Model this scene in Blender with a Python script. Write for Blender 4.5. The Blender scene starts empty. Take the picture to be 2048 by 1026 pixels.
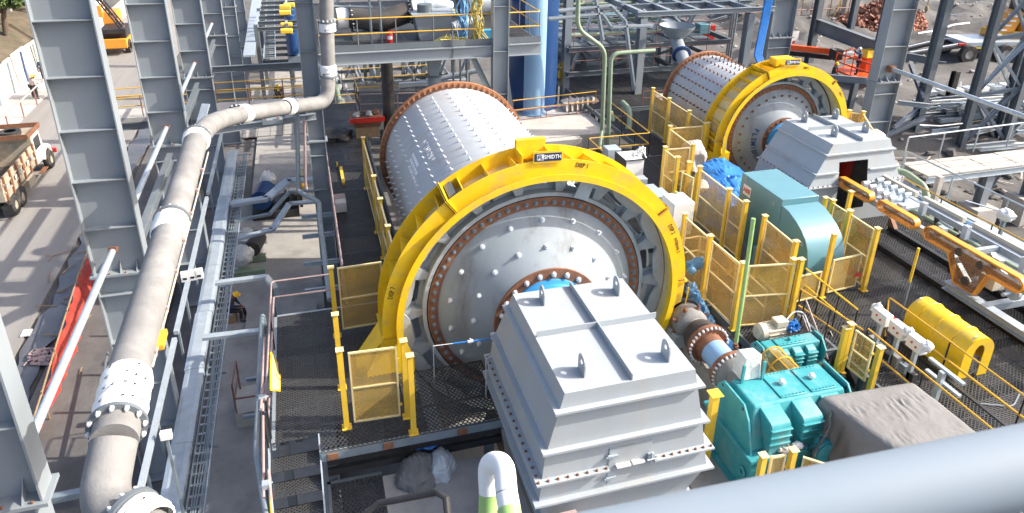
import bpy, bmesh, math, random
import numpy as np
from mathutils import Vector, Matrix, Quaternion, noise
random.seed(7)
S = bpy.context.scene
COL = S.collection
R_ = math.radians
PI = math.pi

# ------------------------------------------------------------------ camera (solved from the photograph's vanishing points)
CAM_H = 12.0
F_PX, PITCH, ROLL, HEAD = 1446.473, R_(23.48229), R_(0.946364), R_(16.44601)
CXP, CYP = 1024.0, 349.878
_h = Vector((math.sin(HEAD), math.cos(HEAD), 0))
_F = _h * math.cos(PITCH) + Vector((0, 0, -math.sin(PITCH)))
_r0 = Vector((math.cos(HEAD), -math.sin(HEAD), 0)); _u0 = _r0.cross(_F)
_R = _r0 * math.cos(ROLL) + _u0 * math.sin(ROLL)
_U = -_r0 * math.sin(ROLL) + _u0 * math.cos(ROLL)
CPOS = Vector((0, 0, CAM_H))
cam_d = bpy.data.cameras.new('camera'); cam = bpy.data.objects.new('camera', cam_d); COL.objects.link(cam)
m3 = Matrix((_R, _U, -_F)).transposed()
cam.matrix_world = Matrix.Translation(CPOS) @ m3.to_4x4()
cam_d.sensor_width = 36; cam_d.lens = F_PX / 2048 * 36
cam_d.shift_y = -(513 - CYP) / 2048
cam_d.clip_start = 0.05; cam_d.clip_end = 2000
cam_d.dof.use_dof = True; cam_d.dof.focus_distance = 18; cam_d.dof.aperture_fstop = 12
S.camera = cam

# ------------------------------------------------------------------ daylight
SUN_DIR = Vector((0.776, -0.19, 0.605)).normalized()          # towards the sun
w = bpy.data.worlds.new('World'); S.world = w; w.use_nodes = True
nt = w.node_tree; nt.nodes.clear()
sky = nt.nodes.new('ShaderNodeTexSky'); sky.sky_type = 'NISHITA'; sky.sun_disc = False
sky.sun_elevation = math.asin(SUN_DIR.z); sky.sun_rotation = math.atan2(SUN_DIR.x, SUN_DIR.y)
sky.air_density = 0.8; sky.dust_density = 4.5; sky.ozone_density = 0.4; sky.altitude = 200
bg = nt.nodes.new('ShaderNodeBackground'); bg.inputs['Strength'].default_value = 0.15
ow = nt.nodes.new('ShaderNodeOutputWorld')
nt.links.new(sky.outputs[0], bg.inputs[0]); nt.links.new(bg.outputs[0], ow.inputs[0])
sd = bpy.data.lights.new('sun', 'SUN'); sd.energy = 3.3; sd.angle = R_(0.5); sd.color = (1, 0.93, 0.82)
so = bpy.data.objects.new('sun', sd); COL.objects.link(so)
so.rotation_euler = SUN_DIR.to_track_quat('Z', 'Y').to_euler(); so.location = (30, -16, 40)
S.view_settings.view_transform = 'Standard'; S.view_settings.look = 'None'
S.view_settings.gamma = 1; S.view_settings.use_curve_mapping = False
S.view_settings.exposure = 1.3
S.cycles.max_bounces = 6; S.cycles.transparent_max_bounces = 16
S.cycles.use_denoising = True

# ------------------------------------------------------------------ a point of the place from where it is seen and one known coordinate
def P(px, py, z=None, x=None, y=None, d=None):
    r = _F + _R * ((px - CXP) / F_PX) - _U * ((py - CYP) / F_PX)
    if z is not None: t = (z - CAM_H) / r.z
    elif x is not None: t = x / r.x
    elif y is not None: t = y / r.y
    else: t = d
    return CPOS + r * t

# ------------------------------------------------------------------ materials
def _n(t, kind, **kw):
    n = t.nodes.new(kind)
    for k, v in kw.items(): setattr(n, k, v)
    return n
MATS = {}
def mat(name, col, rough=0.5, metal=0.0, var=0.12, scale=1.5, dirt=None, dirt_amt=0.35, dirt_scale=0.7, bump=0.0, bump_scale=30,
        alpha=1.0, spec=0.5, streak=False, tracks=False, vary_alpha=0.0):
    m = bpy.data.materials.new(name); m.use_nodes = True; t = m.node_tree
    b = t.nodes['Principled BSDF']
    tc = _n(t, 'ShaderNodeTexCoord')
    mp = _n(t, 'ShaderNodeMapping'); t.links.new(tc.outputs['Object'], mp.inputs[0])
    if streak: mp.inputs['Scale'].default_value = (1, 1, 0.16)
    if tracks: mp.inputs['Scale'].default_value = (1.6, 0.07, 1)
    nz = _n(t, 'ShaderNodeTexNoise'); nz.inputs['Scale'].default_value = scale; nz.inputs['Detail'].default_value = 6
    nz.inputs['Roughness'].default_value = 0.65
    t.links.new(mp.outputs[0], nz.inputs[0])
    rp = _n(t, 'ShaderNodeValToRGB')
    lo = [max(0, c * (1 - var)) for c in col]; hi = [min(1, c * (1 + var)) for c in col]
    rp.color_ramp.elements[0].position = 0.3; rp.color_ramp.elements[1].position = 0.7
    rp.color_ramp.elements[0].color = (*lo, 1); rp.color_ramp.elements[1].color = (*hi, 1)
    t.links.new(nz.outputs[0], rp.inputs[0]); out = rp.outputs[0]
    if dirt:
        n2 = _n(t, 'ShaderNodeTexNoise'); n2.inputs['Scale'].default_value = dirt_scale; n2.inputs['Detail'].default_value = 9
        n2.inputs['Roughness'].default_value = 0.72
        t.links.new(mp.outputs[0], n2.inputs[0])
        r2 = _n(t, 'ShaderNodeValToRGB'); r2.color_ramp.elements[0].position = 0.5 ; r2.color_ramp.elements[1].position = 0.72
        r2.color_ramp.elements[1].color = (dirt_amt,) * 3 + (1,)
        t.links.new(n2.outputs[0], r2.inputs[0])
        mx = _n(t, 'ShaderNodeMix', data_type='RGBA')
        mx.inputs['B'].default_value = (*dirt, 1)
        t.links.new(r2.outputs[0], mx.inputs['Factor']); t.links.new(out, mx.inputs['A']); out = mx.outputs['Result']
    t.links.new(out, b.inputs['Base Color'])
    b.inputs['Roughness'].default_value = rough; b.inputs['Metallic'].default_value = metal
    b.inputs['Specular IOR Level'].default_value = spec
    if bump:
        n3 = _n(t, 'ShaderNodeTexNoise'); n3.inputs['Scale'].default_value = bump_scale; n3.inputs['Detail'].default_value = 5
        t.links.new(tc.outputs['Object'], n3.inputs[0])
        bp = _n(t, 'ShaderNodeBump'); bp.inputs['Strength'].default_value = bump; bp.inputs['Distance'].default_value = 0.05
        t.links.new(n3.outputs[0], bp.inputs['Height']); t.links.new(bp.outputs[0], b.inputs['Normal'])
    b.inputs['Alpha'].default_value = alpha
    if vary_alpha:      # dust caught in the holes: the screen is clearer in some places than in others
        n4 = _n(t, 'ShaderNodeTexNoise'); n4.inputs['Scale'].default_value = 1.3; n4.inputs['Detail'].default_value = 4; t.links.new(tc.outputs['Object'], n4.inputs[0])
        mr = _n(t, 'ShaderNodeMapRange'); mr.inputs['From Min'].default_value = 0.3; mr.inputs['From Max'].default_value = 0.7; mr.inputs['To Min'].default_value = alpha - vary_alpha; mr.inputs['To Max'].default_value = alpha + vary_alpha
        t.links.new(n4.outputs[0], mr.inputs[0]); t.links.new(mr.outputs[0], b.inputs['Alpha'])
    MATS[name] = m
    return m
DUST = (0.33, 0.30, 0.26)
M = {}
M['steel'] = mat('grey_blue_paint', (0.22, 0.25, 0.275), 0.45, 0, 0.06, 0.8, (0.30, 0.29, 0.27), 0.35, 0.5, 0.03, 6)
M['steel_dk'] = mat('shop_primer', (0.115, 0.135, 0.15), 0.5, 0, 0.08, 1.2, (0.27, 0.25, 0.22), 0.35)
M['hood'] = mat('light_grey_paint', (0.33, 0.365, 0.39), 0.5, 0, 0.06, 0.9, (0.36, 0.32, 0.27), 0.5, 1.3, 0.12, 1.6, streak=True)
M['mill'] = mat('mill_paint', (0.38, 0.405, 0.425), 0.55, 0, 0.06, 0.9, (0.36, 0.31, 0.26), 0.6, 0.6, 0.02, 8)
M['head'] = mat('head_paint', (0.26, 0.30, 0.33), 0.6, 0, 0.06, 0.9, (0.11, 0.10, 0.09), 0.75, 1.3, 0.05, 6, streak=True)
M['cast'] = mat('cast_grey', (0.34, 0.375, 0.39), 0.55, 0, 0.1, 2, (0.14, 0.13, 0.12), 0.4, 1.5, 0.1, 25)
M['yellow'] = mat('yellow_paint', (0.80, 0.515, 0.01), 0.45, 0, 0.08, 1.4, (0.46, 0.33, 0.13), 0.75, 1.6, 0.05, 6)
M['yellow_dusty'] = mat('yellow_dusty', (0.66, 0.54, 0.27), 0.6, 0, 0.12, 1.5, (0.44, 0.38, 0.28), 0.7, 0.8)
M['yrail'] = mat('yellow_rail', (0.62, 0.36, 0.035), 0.45, 0, 0.1, 2, (0.30, 0.16, 0.06), 0.5, 2)
M['ypost'] = mat('yellow_post', (0.74, 0.475, 0.04), 0.42, 0, 0.08, 2, (0.38, 0.25, 0.10), 0.5, 1.5)
M['mesh'] = mat('perforated_yellow', (0.55, 0.36, 0.085), 0.5, 0, 0.12, 1.2, (0.38, 0.29, 0.16), 0.6, 0.9, alpha=0.42, vary_alpha=0.14)
M['omesh'] = mat('perforated_orange', (0.22, 0.11, 0.045), 0.55, 0, 0.15, 2, alpha=0.6, vary_alpha=0.12)
M['rust_lt'] = mat('orange_rust', (0.34, 0.155, 0.075), 0.7, 0, 0.25, 4, (0.2, 0.08, 0.04), 0.5, 2.5, 0.1, 40)
M['soil'] = mat('brown_soil', (0.10, 0.078, 0.052), 0.95, 0, 0.35, 0.9, (0.07, 0.08, 0.03), 0.7, 0.6, 0.6, 4)
M['rail_galv'] = mat('worn_railing', (0.235, 0.285, 0.33), 0.65, 0.0, 0.05, 4, (0.26, 0.28, 0.30), 0.4, 7)
M['orange'] = mat('orange_paint', (0.70, 0.285, 0.025), 0.45, 0, 0.06, 2, (0.4, 0.22, 0.1), 0.4)
M['rust'] = mat('rusty_flange', (0.21, 0.092, 0.048), 0.7, 0, 0.3, 4, (0.13, 0.06, 0.035), 0.6, 2.5, 0.1, 40)
M['rust_rail'] = mat('red_oxide_rail', (0.22, 0.10, 0.085), 0.55, 0, 0.2, 3, (0.33, 0.24, 0.2), 0.5, 2)
M['pinkrail'] = mat('dusty_oxide_rail', (0.34, 0.25, 0.24), 0.5, 0, 0.15, 2.5, (0.2, 0.1, 0.08), 0.4, 2)
M['teal'] = mat('teal_paint', (0.04, 0.285, 0.315), 0.42, 0, 0.14, 1.8, (0.22, 0.30, 0.29), 0.8, 1.8, 0.03, 10)
M['motorblue'] = mat('pale_teal_paint', (0.105, 0.245, 0.295), 0.38, 0, 0.05, 1, (0.25, 0.33, 0.34), 0.3)
M['blue'] = mat('bright_blue_paint', (0.05, 0.28, 0.56), 0.35, 0, 0.06, 2)
M['tankblue'] = mat('tank_blue', (0.24, 0.41, 0.62), 0.45, 0, 0.06, 1, (0.3, 0.42, 0.55), 0.4, 0.7)
M['navy'] = mat('navy_paint', (0.015, 0.05, 0.15), 0.3, 0, 0.1, 1)
M['galv'] = mat('galvanised', (0.40, 0.455, 0.50), 0.42, 0.35, 0.12, 3, (0.3, 0.33, 0.36), 0.5, 1.4)
M['galv_dk'] = mat('dull_galvanised', (0.215, 0.26, 0.29), 0.5, 0.25, 0.12, 3, (0.3, 0.3, 0.28), 0.4, 1.4)
M['chrome'] = mat('zinc_bolt', (0.72, 0.74, 0.76), 0.32, 0.25, 0.1, 6)
M['white'] = mat('white_paint', (0.74, 0.74, 0.72), 0.5, 0, 0.05, 2, (0.45, 0.42, 0.38), 0.4)
M['wrap'] = mat('white_wrap', (0.78, 0.78, 0.76), 0.55, 0, 0.06, 4, (0.5, 0.48, 0.45), 0.35, 3, 0.25, 14)
M['plastic'] = mat('clear_film', (0.62, 0.62, 0.60), 0.25, 0, 0.15, 4, bump=0.5, bump_scale=9)
M['black'] = mat('black_paint', (0.018, 0.018, 0.02), 0.45, 0, 0.2, 2, (0.10, 0.09, 0.08), 0.4)
M['rubber'] = mat('grey_rubber', (0.185, 0.183, 0.18), 0.75, 0, 0.18, 2.2, (0.30, 0.295, 0.28), 0.7, 1.3, 0.1, 30)
M['rubber_dk'] = mat('dark_rubber', (0.045, 0.043, 0.042), 0.65, 0, 0.2, 2, (0.2, 0.12, 0.08), 0.4, 1.2)
M['tyre'] = mat('tyre_rubber', (0.03, 0.029, 0.028), 0.8, 0, 0.2, 4, (0.2, 0.17, 0.14), 0.5, 2)
M['grate'] = mat('expanded_metal', (0.07, 0.07, 0.071), 0.42, 0.25, 0.15, 1.2, (0.20, 0.185, 0.17), 0.45, 0.6)
M['concrete'] = mat('concrete', (0.30, 0.285, 0.265), 0.85, 0, 0.16, 1.2, (0.165, 0.155, 0.145), 0.75, 0.5, 0.15, 20)
M['concrete_lt'] = mat('pale_concrete', (0.40, 0.375, 0.345), 0.85, 0, 0.14, 1.5, (0.22, 0.2, 0.18), 0.5, 0.5, 0.2, 15)
M['road'] = mat('dusty_road', (0.235, 0.222, 0.208), 0.9, 0, 0.12, 0.6, (0.16, 0.15, 0.142), 0.6, 0.35, 0.15, 10, tracks=True)
M['earth'] = mat('grey_earth', (0.105, 0.10, 0.096), 0.95, 0, 0.35, 0.35, (0.045, 0.043, 0.043), 0.85, 0.13, 0.9, 2.5)
M['mud'] = mat('wet_mud', (0.105, 0.105, 0.108), 0.3, 0, 0.35, 0.8, (0.13, 0.12, 0.11), 0.6, 0.6, 0.25, 6)
M['redmesh'] = mat('red_barrier_net', (0.42, 0.045, 0.03), 0.7, 0, 0.3, 5, (0.3, 0.12, 0.09), 0.5, 1, alpha=0.85, bump=0.3, bump_scale=12)
M['red'] = mat('red_paint', (0.55, 0.03, 0.02), 0.4, 0, 0.08, 2)
M['orangered'] = mat('orange_red_paint', (0.72, 0.10, 0.02), 0.42, 0, 0.08, 2)
M['tarp_grey'] = mat('grey_tarpaulin', (0.18, 0.176, 0.17), 0.8, 0, 0.08, 1.5, (0.22, 0.21, 0.2), 0.4, 1, 0.25, 9)
M['tarp_blue'] = mat('blue_tarpaulin', (0.03, 0.20, 0.58), 0.4, 0, 0.2, 2, (0.12, 0.32, 0.6), 0.5, 1.5, 0.3, 10)
M['tarp_lblue'] = mat('pale_blue_sheet', (0.16, 0.38, 0.62), 0.3, 0, 0.2, 4, (0.5, 0.58, 0.65), 0.6, 3, 0.3, 14)
M['sack'] = mat('woven_sack', (0.40, 0.43, 0.45), 0.7, 0, 0.15, 4, (0.25, 0.25, 0.25), 0.5, 2, 0.3, 14)
M['cloth_grey'] = mat('grey_cloth', (0.135, 0.132, 0.13), 0.8, 0, 0.2, 3, (0.22, 0.2, 0.18), 0.5, 2, 0.4, 12)
M['cloth_lt'] = mat('pale_cloth', (0.50, 0.46, 0.42), 0.8, 0, 0.15, 3, bump=0.3, bump_scale=9)
M['wood'] = mat('raw_timber', (0.30, 0.20, 0.11), 0.8, 0, 0.2, 3, (0.16, 0.1, 0.06), 0.5, 2)
M['timber_grey'] = mat('weathered_boards', (0.42, 0.39, 0.35), 0.85, 0, 0.2, 2, (0.25, 0.22, 0.2), 0.5, 1.5)
M['cream'] = mat('cream_paint', (0.55, 0.50, 0.40), 0.4, 0, 0.05, 2)
M['green'] = mat('pale_green_paint', (0.22, 0.285, 0.19), 0.45, 0, 0.1, 2, (0.33, 0.33, 0.28), 0.5, 1.5)
M['gpost'] = mat('bright_green_paint', (0.27, 0.44, 0.14), 0.45, 0, 0.1, 2, (0.55, 0.57, 0.47), 0.7, 1.5)
M['brick'] = mat('red_brick', (0.27, 0.12, 0.08), 0.85, 0, 0.35, 6)
M['skin'] = mat('skin', (0.22, 0.11, 0.07), 0.6)
M['navycloth'] = mat('navy_cloth', (0.025, 0.04, 0.085), 0.8, 0, 0.2, 8)
M['darkcloth'] = mat('dark_cloth', (0.02, 0.02, 0.024), 0.8, 0, 0.2, 8)
M['vest'] = mat('orange_vest', (0.80, 0.13, 0.05), 0.7, 0, 0.15, 10)
M['vestred'] = mat('red_vest', (0.45, 0.04, 0.03), 0.7, 0, 0.15, 10)
M['vestyel'] = mat('lime_vest', (0.45, 0.62, 0.06), 0.7, 0, 0.15, 10)
M['helmet'] = mat('yellow_helmet', (0.82, 0.50, 0.02), 0.35)
M['bark'] = mat('bark', (0.10, 0.07, 0.05), 0.9, 0, 0.3, 6)
M['leaf'] = mat('foliage', (0.075, 0.115, 0.03), 0.6, 0, 0.45, 1.2, (0.11, 0.13, 0.03), 0.6, 3)
M['ink'] = mat('black_marker', (0.03, 0.02, 0.015), 0.7)
M['signblue'] = mat('sign_navy', (0.012, 0.03, 0.10), 0.4)
M['textblue'] = mat('stencil_blue', (0.015, 0.06, 0.16), 0.5)
M['glass'] = mat('dark_glass', (0.02, 0.025, 0.03), 0.08)
M['cable'] = mat('bright_blue_cable', (0.02, 0.17, 0.52), 0.35, 0, 0.2, 3)
M['rope'] = mat('yellow_rope', (0.55, 0.46, 0.14), 0.8, 0, 0.3, 6)
M['truckpaint'] = mat('worn_truck_paint', (0.36, 0.315, 0.24), 0.7, 0, 0.3, 2, (0.34, 0.17, 0.07), 0.8, 1.8)
M['gold'] = mat('shaft_orange', (0.5, 0.2, 0.03), 0.4)

# ------------------------------------------------------------------ mesh builder
class MB:
    def __init__(s): s.v = []; s.f = []
    def add(s, vs, fs):
        o = len(s.v); s.v += [tuple(v) for v in vs]; s.f += [tuple(i + o for i in f) for f in fs]; return s
    def box(s, a, b):
        x0, y0, z0 = a; x1, y1, z1 = b
        return s.add([(x0,y0,z0),(x1,y0,z0),(x1,y1,z0),(x0,y1,z0),(x0,y0,z1),(x1,y0,z1),(x1,y1,z1),(x0,y1,z1)],
                     [(0,3,2,1),(4,5,6,7),(0,1,5,4),(1,2,6,5),(2,3,7,6),(3,0,4,7)])
    def hexa(s, lo, hi):      # four bottom corners, four top corners
        return s.add(list(lo) + list(hi), [(0,3,2,1),(4,5,6,7),(0,1,5,4),(1,2,6,5),(2,3,7,6),(3,0,4,7)])
    def frame(s, p0, p1, up=(0,0,1)):
        d = (Vector(p1) - Vector(p0)).normalized(); u = Vector(up)
        if abs(d.dot(u)) > 0.98: u = Vector((0,1,0)) if abs(d.y) < 0.9 else Vector((1,0,0))
        sd = d.cross(u).normalized(); return d, sd, sd.cross(d)
    def sweep(s, p0, p1, prof, up=(0,0,1), cap=True):   # prof: closed (side, up) polygon
        d, sd, u = s.frame(p0, p1, up); n = len(prof); vs = []
        for p in (Vector(p0), Vector(p1)):
            vs += [p + sd * a + u * b for a, b in prof]
        fs = [(i, (i+1) % n, n + (i+1) % n, n + i) for i in range(n)]
        if cap: fs += [tuple(range(n-1, -1, -1)), tuple(range(n, 2*n))]
        return s.add(vs, fs)
    def bar(s, p0, p1, wd, ht=None, up=(0,0,1)):
        ht = wd if ht is None else ht
        a, b = wd/2, ht/2
        return s.sweep(p0, p1, [(-a,-b),(a,-b),(a,b),(-a,b)], up)
    def ibeam(s, p0, p1, h, wd, t=0.02, up=(0,0,1)):
        a, b = wd/2, h/2
        s.sweep(p0, p1, [(-a,b-t),(a,b-t),(a,b),(-a,b)], up); s.sweep(p0, p1, [(-a,-b),(a,-b),(a,-b+t),(-a,-b+t)], up)
        return s.sweep(p0, p1, [(-t/2,-b+t),(t/2,-b+t),(t/2,b-t),(-t/2,b-t)], up)
    def channel(s, p0, p1, h, wd, t=0.012, up=(0,0,1), side=1):
        b = h/2; k = side
        pr = [(0,-b),(wd*k,-b),(wd*k,-b+t),(t*k,-b+t),(t*k,b-t),(wd*k,b-t),(wd*k,b),(0,b)]
        if k < 0: pr = pr[::-1]
        return s.sweep(p0, p1, pr, up)
    def angle(s, p0, p1, a=0.08, t=0.01, up=(0,0,1)):
        return s.sweep(p0, p1, [(0,0),(a,0),(a,t),(t,t),(t,a),(0,a)], up)
    def tube(s, p0, p1, r, n=12, r2=None, cap=True):
        d, sd, u = s.frame(p0, p1); r2 = r if r2 is None else r2; vs = []
        for p, q in ((Vector(p0), r), (Vector(p1), r2)):
            vs += [p + sd * (q * math.cos(2*PI*i/n)) + u * (q * math.sin(2*PI*i/n)) for i in range(n)]
        fs = [(i, (i+1) % n, n + (i+1) % n, n + i) for i in range(n)]
        if cap: fs += [tuple(range(n-1, -1, -1)), tuple(range(n, 2*n))]
        return s.add(vs, fs)
    def path(s, pts, r, n=10, closed=False, radii=None):
        pts = [Vector(p) for p in pts]; k = len(pts); vs = []
        d0 = (pts[1] - pts[0]).normalized()
        u = Vector((0,0,1)) if abs(d0.z) < 0.9 else Vector((0,1,0))
        for i, p in enumerate(pts):
            if closed: a, b = pts[i-1], pts[(i+1) % k]
            else: a, b = pts[max(i-1,0)], pts[min(i+1,k-1)]
            d = (b - a).normalized(); sd = d.cross(u)
            if sd.length < 1e-4: sd = d.cross(Vector((1,0.3,0)))
            sd.normalize(); u = sd.cross(d).normalized()
            rr = radii[i] if radii else r
            sc = 1.0
            if 0 < i < k-1 or closed:
                c = (p - a).normalized().dot((b - p).normalized()); sc = 1 / max(0.5, math.sqrt(max(0.01, (1 + c) / 2)))
            vs += [p + (sd * math.cos(2*PI*j/n) + u * math.sin(2*PI*j/n)) * rr * (sc if k < 12 else 1) for j in range(n)]
        fs = []
        for i in range(k if closed else k-1):
            for j in range(n):
                a = i*n + j; b = i*n + (j+1) % n; i2 = ((i+1) % k) * n
                fs.append((a, b, i2 + (j+1) % n, i2 + j))
        if not closed: fs += [tuple(range(n-1,-1,-1)), tuple(range((k-1)*n, k*n))]
        return s.add(vs, fs)
    def lathe(s, prof, o, ax=(0,-1,0), n=48, a0=0, a1=2*PI, ref=None):   # prof: (radius, along axis)
        o = Vector(o); ax = Vector(ax).normalized()
        if ref is None: ref = Vector((1,0,0)) if abs(ax.x) < 0.9 else Vector((0,1,0))
        e1 = (Vector(ref) - ax * ax.dot(Vector(ref))).normalized(); e2 = ax.cross(e1)
        full = abs(a1 - a0 - 2*PI) < 1e-6; k = n if full else n + 1; m = len(prof); vs = []
        for i in range(k):
            t = a0 + (a1 - a0) * i / n; dv = e1 * math.cos(t) + e2 * math.sin(t)
            vs += [o + ax * h + dv * r for r, h in prof]
        fs = []
        for i in range(n):
            i2 = (i + 1) % k
            for j in range(m - 1): fs.append((i*m + j, i*m + j + 1, i2*m + j + 1, i2*m + j))
        return s.add(vs, fs)
    def ring(s, r0, r1, y0, y1, cx, cz, n=64, a0=0, a1=2*PI):   # solid ring / arc about a Y axis, angles from +X towards +Z
        full = abs(a1 - a0 - 2*PI) < 1e-6; k = n if full else n + 1; vs = []
        for i in range(k):
            t = a0 + (a1 - a0) * i / n; c, q = math.cos(t), math.sin(t)
            vs += [(cx + r*c, y, cz + r*q) for r, y in ((r0,y0),(r1,y0),(r1,y1),(r0,y1))]
        fs = []
        for i in range(n):
            i2 = (i+1) % k
            for j in range(4): fs.append((i*4 + j, i2*4 + j, i2*4 + (j+1) % 4, i*4 + (j+1) % 4))
        if not full: fs += [(0,1,2,3), tuple(4*(k-1) + q for q in (3,2,1,0))]
        return s.add(vs, fs)
    def prism(s, poly, ax, d0, d1):     # polygon of 2-tuples extruded along axis index ax
        def v(p, d):
            return (d, p[0], p[1]) if ax == 0 else (p[0], d, p[1]) if ax == 1 else (p[0], p[1], d)
        n = len(poly); vs = [v(p, d0) for p in poly] + [v(p, d1) for p in poly]
        return s.add(vs, [tuple(range(n-1,-1,-1)), tuple(range(n, 2*n))] + [(i, (i+1) % n, n + (i+1) % n, n + i) for i in range(n)])
    def blob(s, c, r, seg=10, rings=7, rough=0.0, seed=0):
        c = Vector(c); rx, ry, rz = (r, r, r) if not hasattr(r, '__len__') else r; vs = []
        for i in range(rings + 1):
            a = PI * i / rings
            for j in range(seg):
                b = 2*PI*j/seg; d = Vector((math.sin(a)*math.cos(b), math.sin(a)*math.sin(b), math.cos(a)))
                sv = Vector((seed*3.7, seed*1.3, seed))
                q = 1 + rough * noise.noise(d * 2.1 + sv) * 2
                if rough > 0.12 and seg >= 16:
                    for fr, am in ((2.4, .38), (5.2, .26), (11, .15)): q += rough * am * (0.45 - abs(noise.noise(d * fr + sv * 1.7)) * 1.9)
                vs.append(c + Vector((d.x*rx, d.y*ry, d.z*rz)) * q)
        fs = [(i*seg + j, (i+1)*seg + j, (i+1)*seg + (j+1) % seg, i*seg + (j+1) % seg) for i in range(rings) for j in range(seg)]
        return s.add(vs, fs)
    def mesh(s, name, o=(0,0,0), smooth=32):
        me = bpy.data.meshes.new(name)
        ox, oy, oz = o
        me.from_pydata([(a-ox, b-oy, c-oz) for a, b, c in s.v], [], s.f)
        if smooth:
            bm = bmesh.new(); bm.from_mesh(me)
            bmesh.ops.remove_doubles(bm, verts=bm.verts, dist=1e-5) if len(s.v) < 60000 else None
            bmesh.ops.recalc_face_normals(bm, faces=bm.faces); bm.to_mesh(me); bm.free()
            me.polygons.foreach_set('use_smooth', [True] * len(me.polygons)); me.set_sharp_from_angle(angle=R_(smooth))
        return me

def tag(o, label=None, cat=None, group=None, kind=None):
    if label: o['label'] = label
    if cat: o['category'] = cat
    if group: o['group'] = group
    if kind: o['kind'] = kind
    return o
class Thing:
    def __init__(s, name, label, cat, o=(0,0,0), group=None):
        s.o = Vector(o); s.e = bpy.data.objects.new(name, None); COL.objects.link(s.e); s.e.location = s.o
        s.e.empty_display_size = 0.2; tag(s.e, label, cat, group)
    def part(s, name, mb, m, parent=None, label=None, smooth=32, kind=None, bevel=0):
        me = mb.mesh(name, s.o, smooth) if isinstance(mb, MB) else mb
        if isinstance(mb, MB): me.materials.append(M[m])
        ob = bpy.data.objects.new(name, me); COL.objects.link(ob); ob.parent = parent or s.e
        tag(ob, label, None, None, kind)
        if bevel:
            bv = ob.modifiers.new('bevel', 'BEVEL'); bv.width = bevel; bv.segments = 2; bv.limit_method = 'ANGLE'; bv.angle_limit = R_(40)
        return ob
    def inst(s, name, me, loc, d=None, parent=None, roll=0.0, scale=None, rot=None):   # a shared mesh whose +Z is turned to d
        ob = bpy.data.objects.new(name, me); COL.objects.link(ob); ob.parent = parent or s.e
        ob.location = Vector(loc) - s.o
        if rot is not None: ob.rotation_mode = 'QUATERNION'; ob.rotation_quaternion = rot
        elif d is not None:
            ob.rotation_mode = 'QUATERNION'; ob.rotation_quaternion = Vector(d).to_track_quat('Z', 'Y') @ Quaternion((0,0,1), roll)
        if scale: ob.scale = (scale,)*3 if not hasattr(scale, '__len__') else scale
        return ob
def single(name, mb, m, label, cat, o=None, group=None, smooth=32, bevel=0):
    if o is None:
        o = np.array(mb.v).mean(0); o[2] = min(v[2] for v in mb.v)
    me = mb.mesh(name, o, smooth); me.materials.append(M[m]); ob = bpy.data.objects.new(name, me); COL.objects.link(ob); ob.location = o
    if bevel:
        bv = ob.modifiers.new('bevel', 'BEVEL'); bv.width = bevel; bv.segments = 2; bv.limit_method = 'ANGLE'; bv.angle_limit = R_(40)
    return tag(ob, label, cat, group)
def struct(name, mb, m, kind='structure', smooth=0):
    me = mb.mesh(name, (0,0,0), smooth); me.materials.append(M[m]); ob = bpy.data.objects.new(name, me); COL.objects.link(ob)
    return tag(ob, None, None, None, kind)
def copy_thing(e, delta, label=None, rot=None):
    def rec(o, par):
        c = o.copy(); COL.objects.link(c)
        if par: c.parent = par
        for ch in o.children: rec(ch, c)
        return c
    r = rec(e, None); r.location = Vector(e.location) + Vector(delta)
    if label: r['label'] = label
    return r
def mesh_of(mb, m, name, smooth=32):
    me = mb.mesh(name, (0,0,0), smooth); me.materials.append(M[m]); return me
_txt = {}
def text_mesh(body, size, m, depth=0.004, bold=False):
    k = (body, size, m)
    if k in _txt: return _txt[k]
    c = bpy.data.curves.new('lettering', 'FONT'); c.body = body; c.size = size; c.align_x = 'CENTER'; c.align_y = 'CENTER'; c.extrude = depth
    c.offset = 0.004 * size / 0.2 if bold else 0
    c.resolution_u = 3
    o = bpy.data.objects.new('lettering', c); COL.objects.link(o)
    dg = bpy.context.evaluated_depsgraph_get(); me = bpy.data.meshes.new_from_object(o.evaluated_get(dg))
    bpy.data.objects.remove(o); bpy.data.curves.remove(c)
    me.materials.clear(); me.materials.append(M[m]); _txt[k] = me
    return me
def lettering(t, body, size, m, loc, right, up, name='lettering', bold=False, parent=None, squash=1.0):
    r = Vector(right).normalized(); u = Vector(up); u = (u - r * r.dot(u)).normalized(); n = r.cross(u)
    rot = Matrix((r, u, n)).transposed().to_quaternion()
    return t.inst(name, text_mesh(body, size, m, bold=bold), loc, rot=rot, parent=parent, scale=(squash, 1, 1))
# bolts: +Z is the way they stick out
def bolt_mesh(r, h, m, name, washer=True, n=8):
    b = MB()
    if washer: b.tube((0,0,-0.004), (0,0,h*0.22), r*1.55, n+2)
    b.tube((0,0,0), (0,0,h*0.6), r*1.15, 6); b.tube((0,0,h*0.6), (0,0,h), r*0.7, n)
    return mesh_of(b, m, name)
def arc_pts(c, e1, e2, r, a0, a1, n):
    c = Vector(c); e1 = Vector(e1); e2 = Vector(e2)
    return [c + e1 * (r * math.cos(a0 + (a1-a0)*i/n)) + e2 * (r * math.sin(a0 + (a1-a0)*i/n)) for i in range(n+1)]
def fillet(pts, r, n=5):
    pts = [Vector(p) for p in pts]; out = [pts[0]]
    for a, b, c in zip(pts, pts[1:], pts[2:]):
        d1 = (a - b); d2 = (c - b); q = min(r, d1.length*0.45, d2.length*0.45)
        p1 = b + d1.normalized()*q; p2 = b + d2.normalized()*q
        for i in range(n+1):
            t = i/n; out.append(p1*(1-t)**2 + b*2*t*(1-t) + p2*t*t)
    return out + [pts[-1]]
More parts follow.
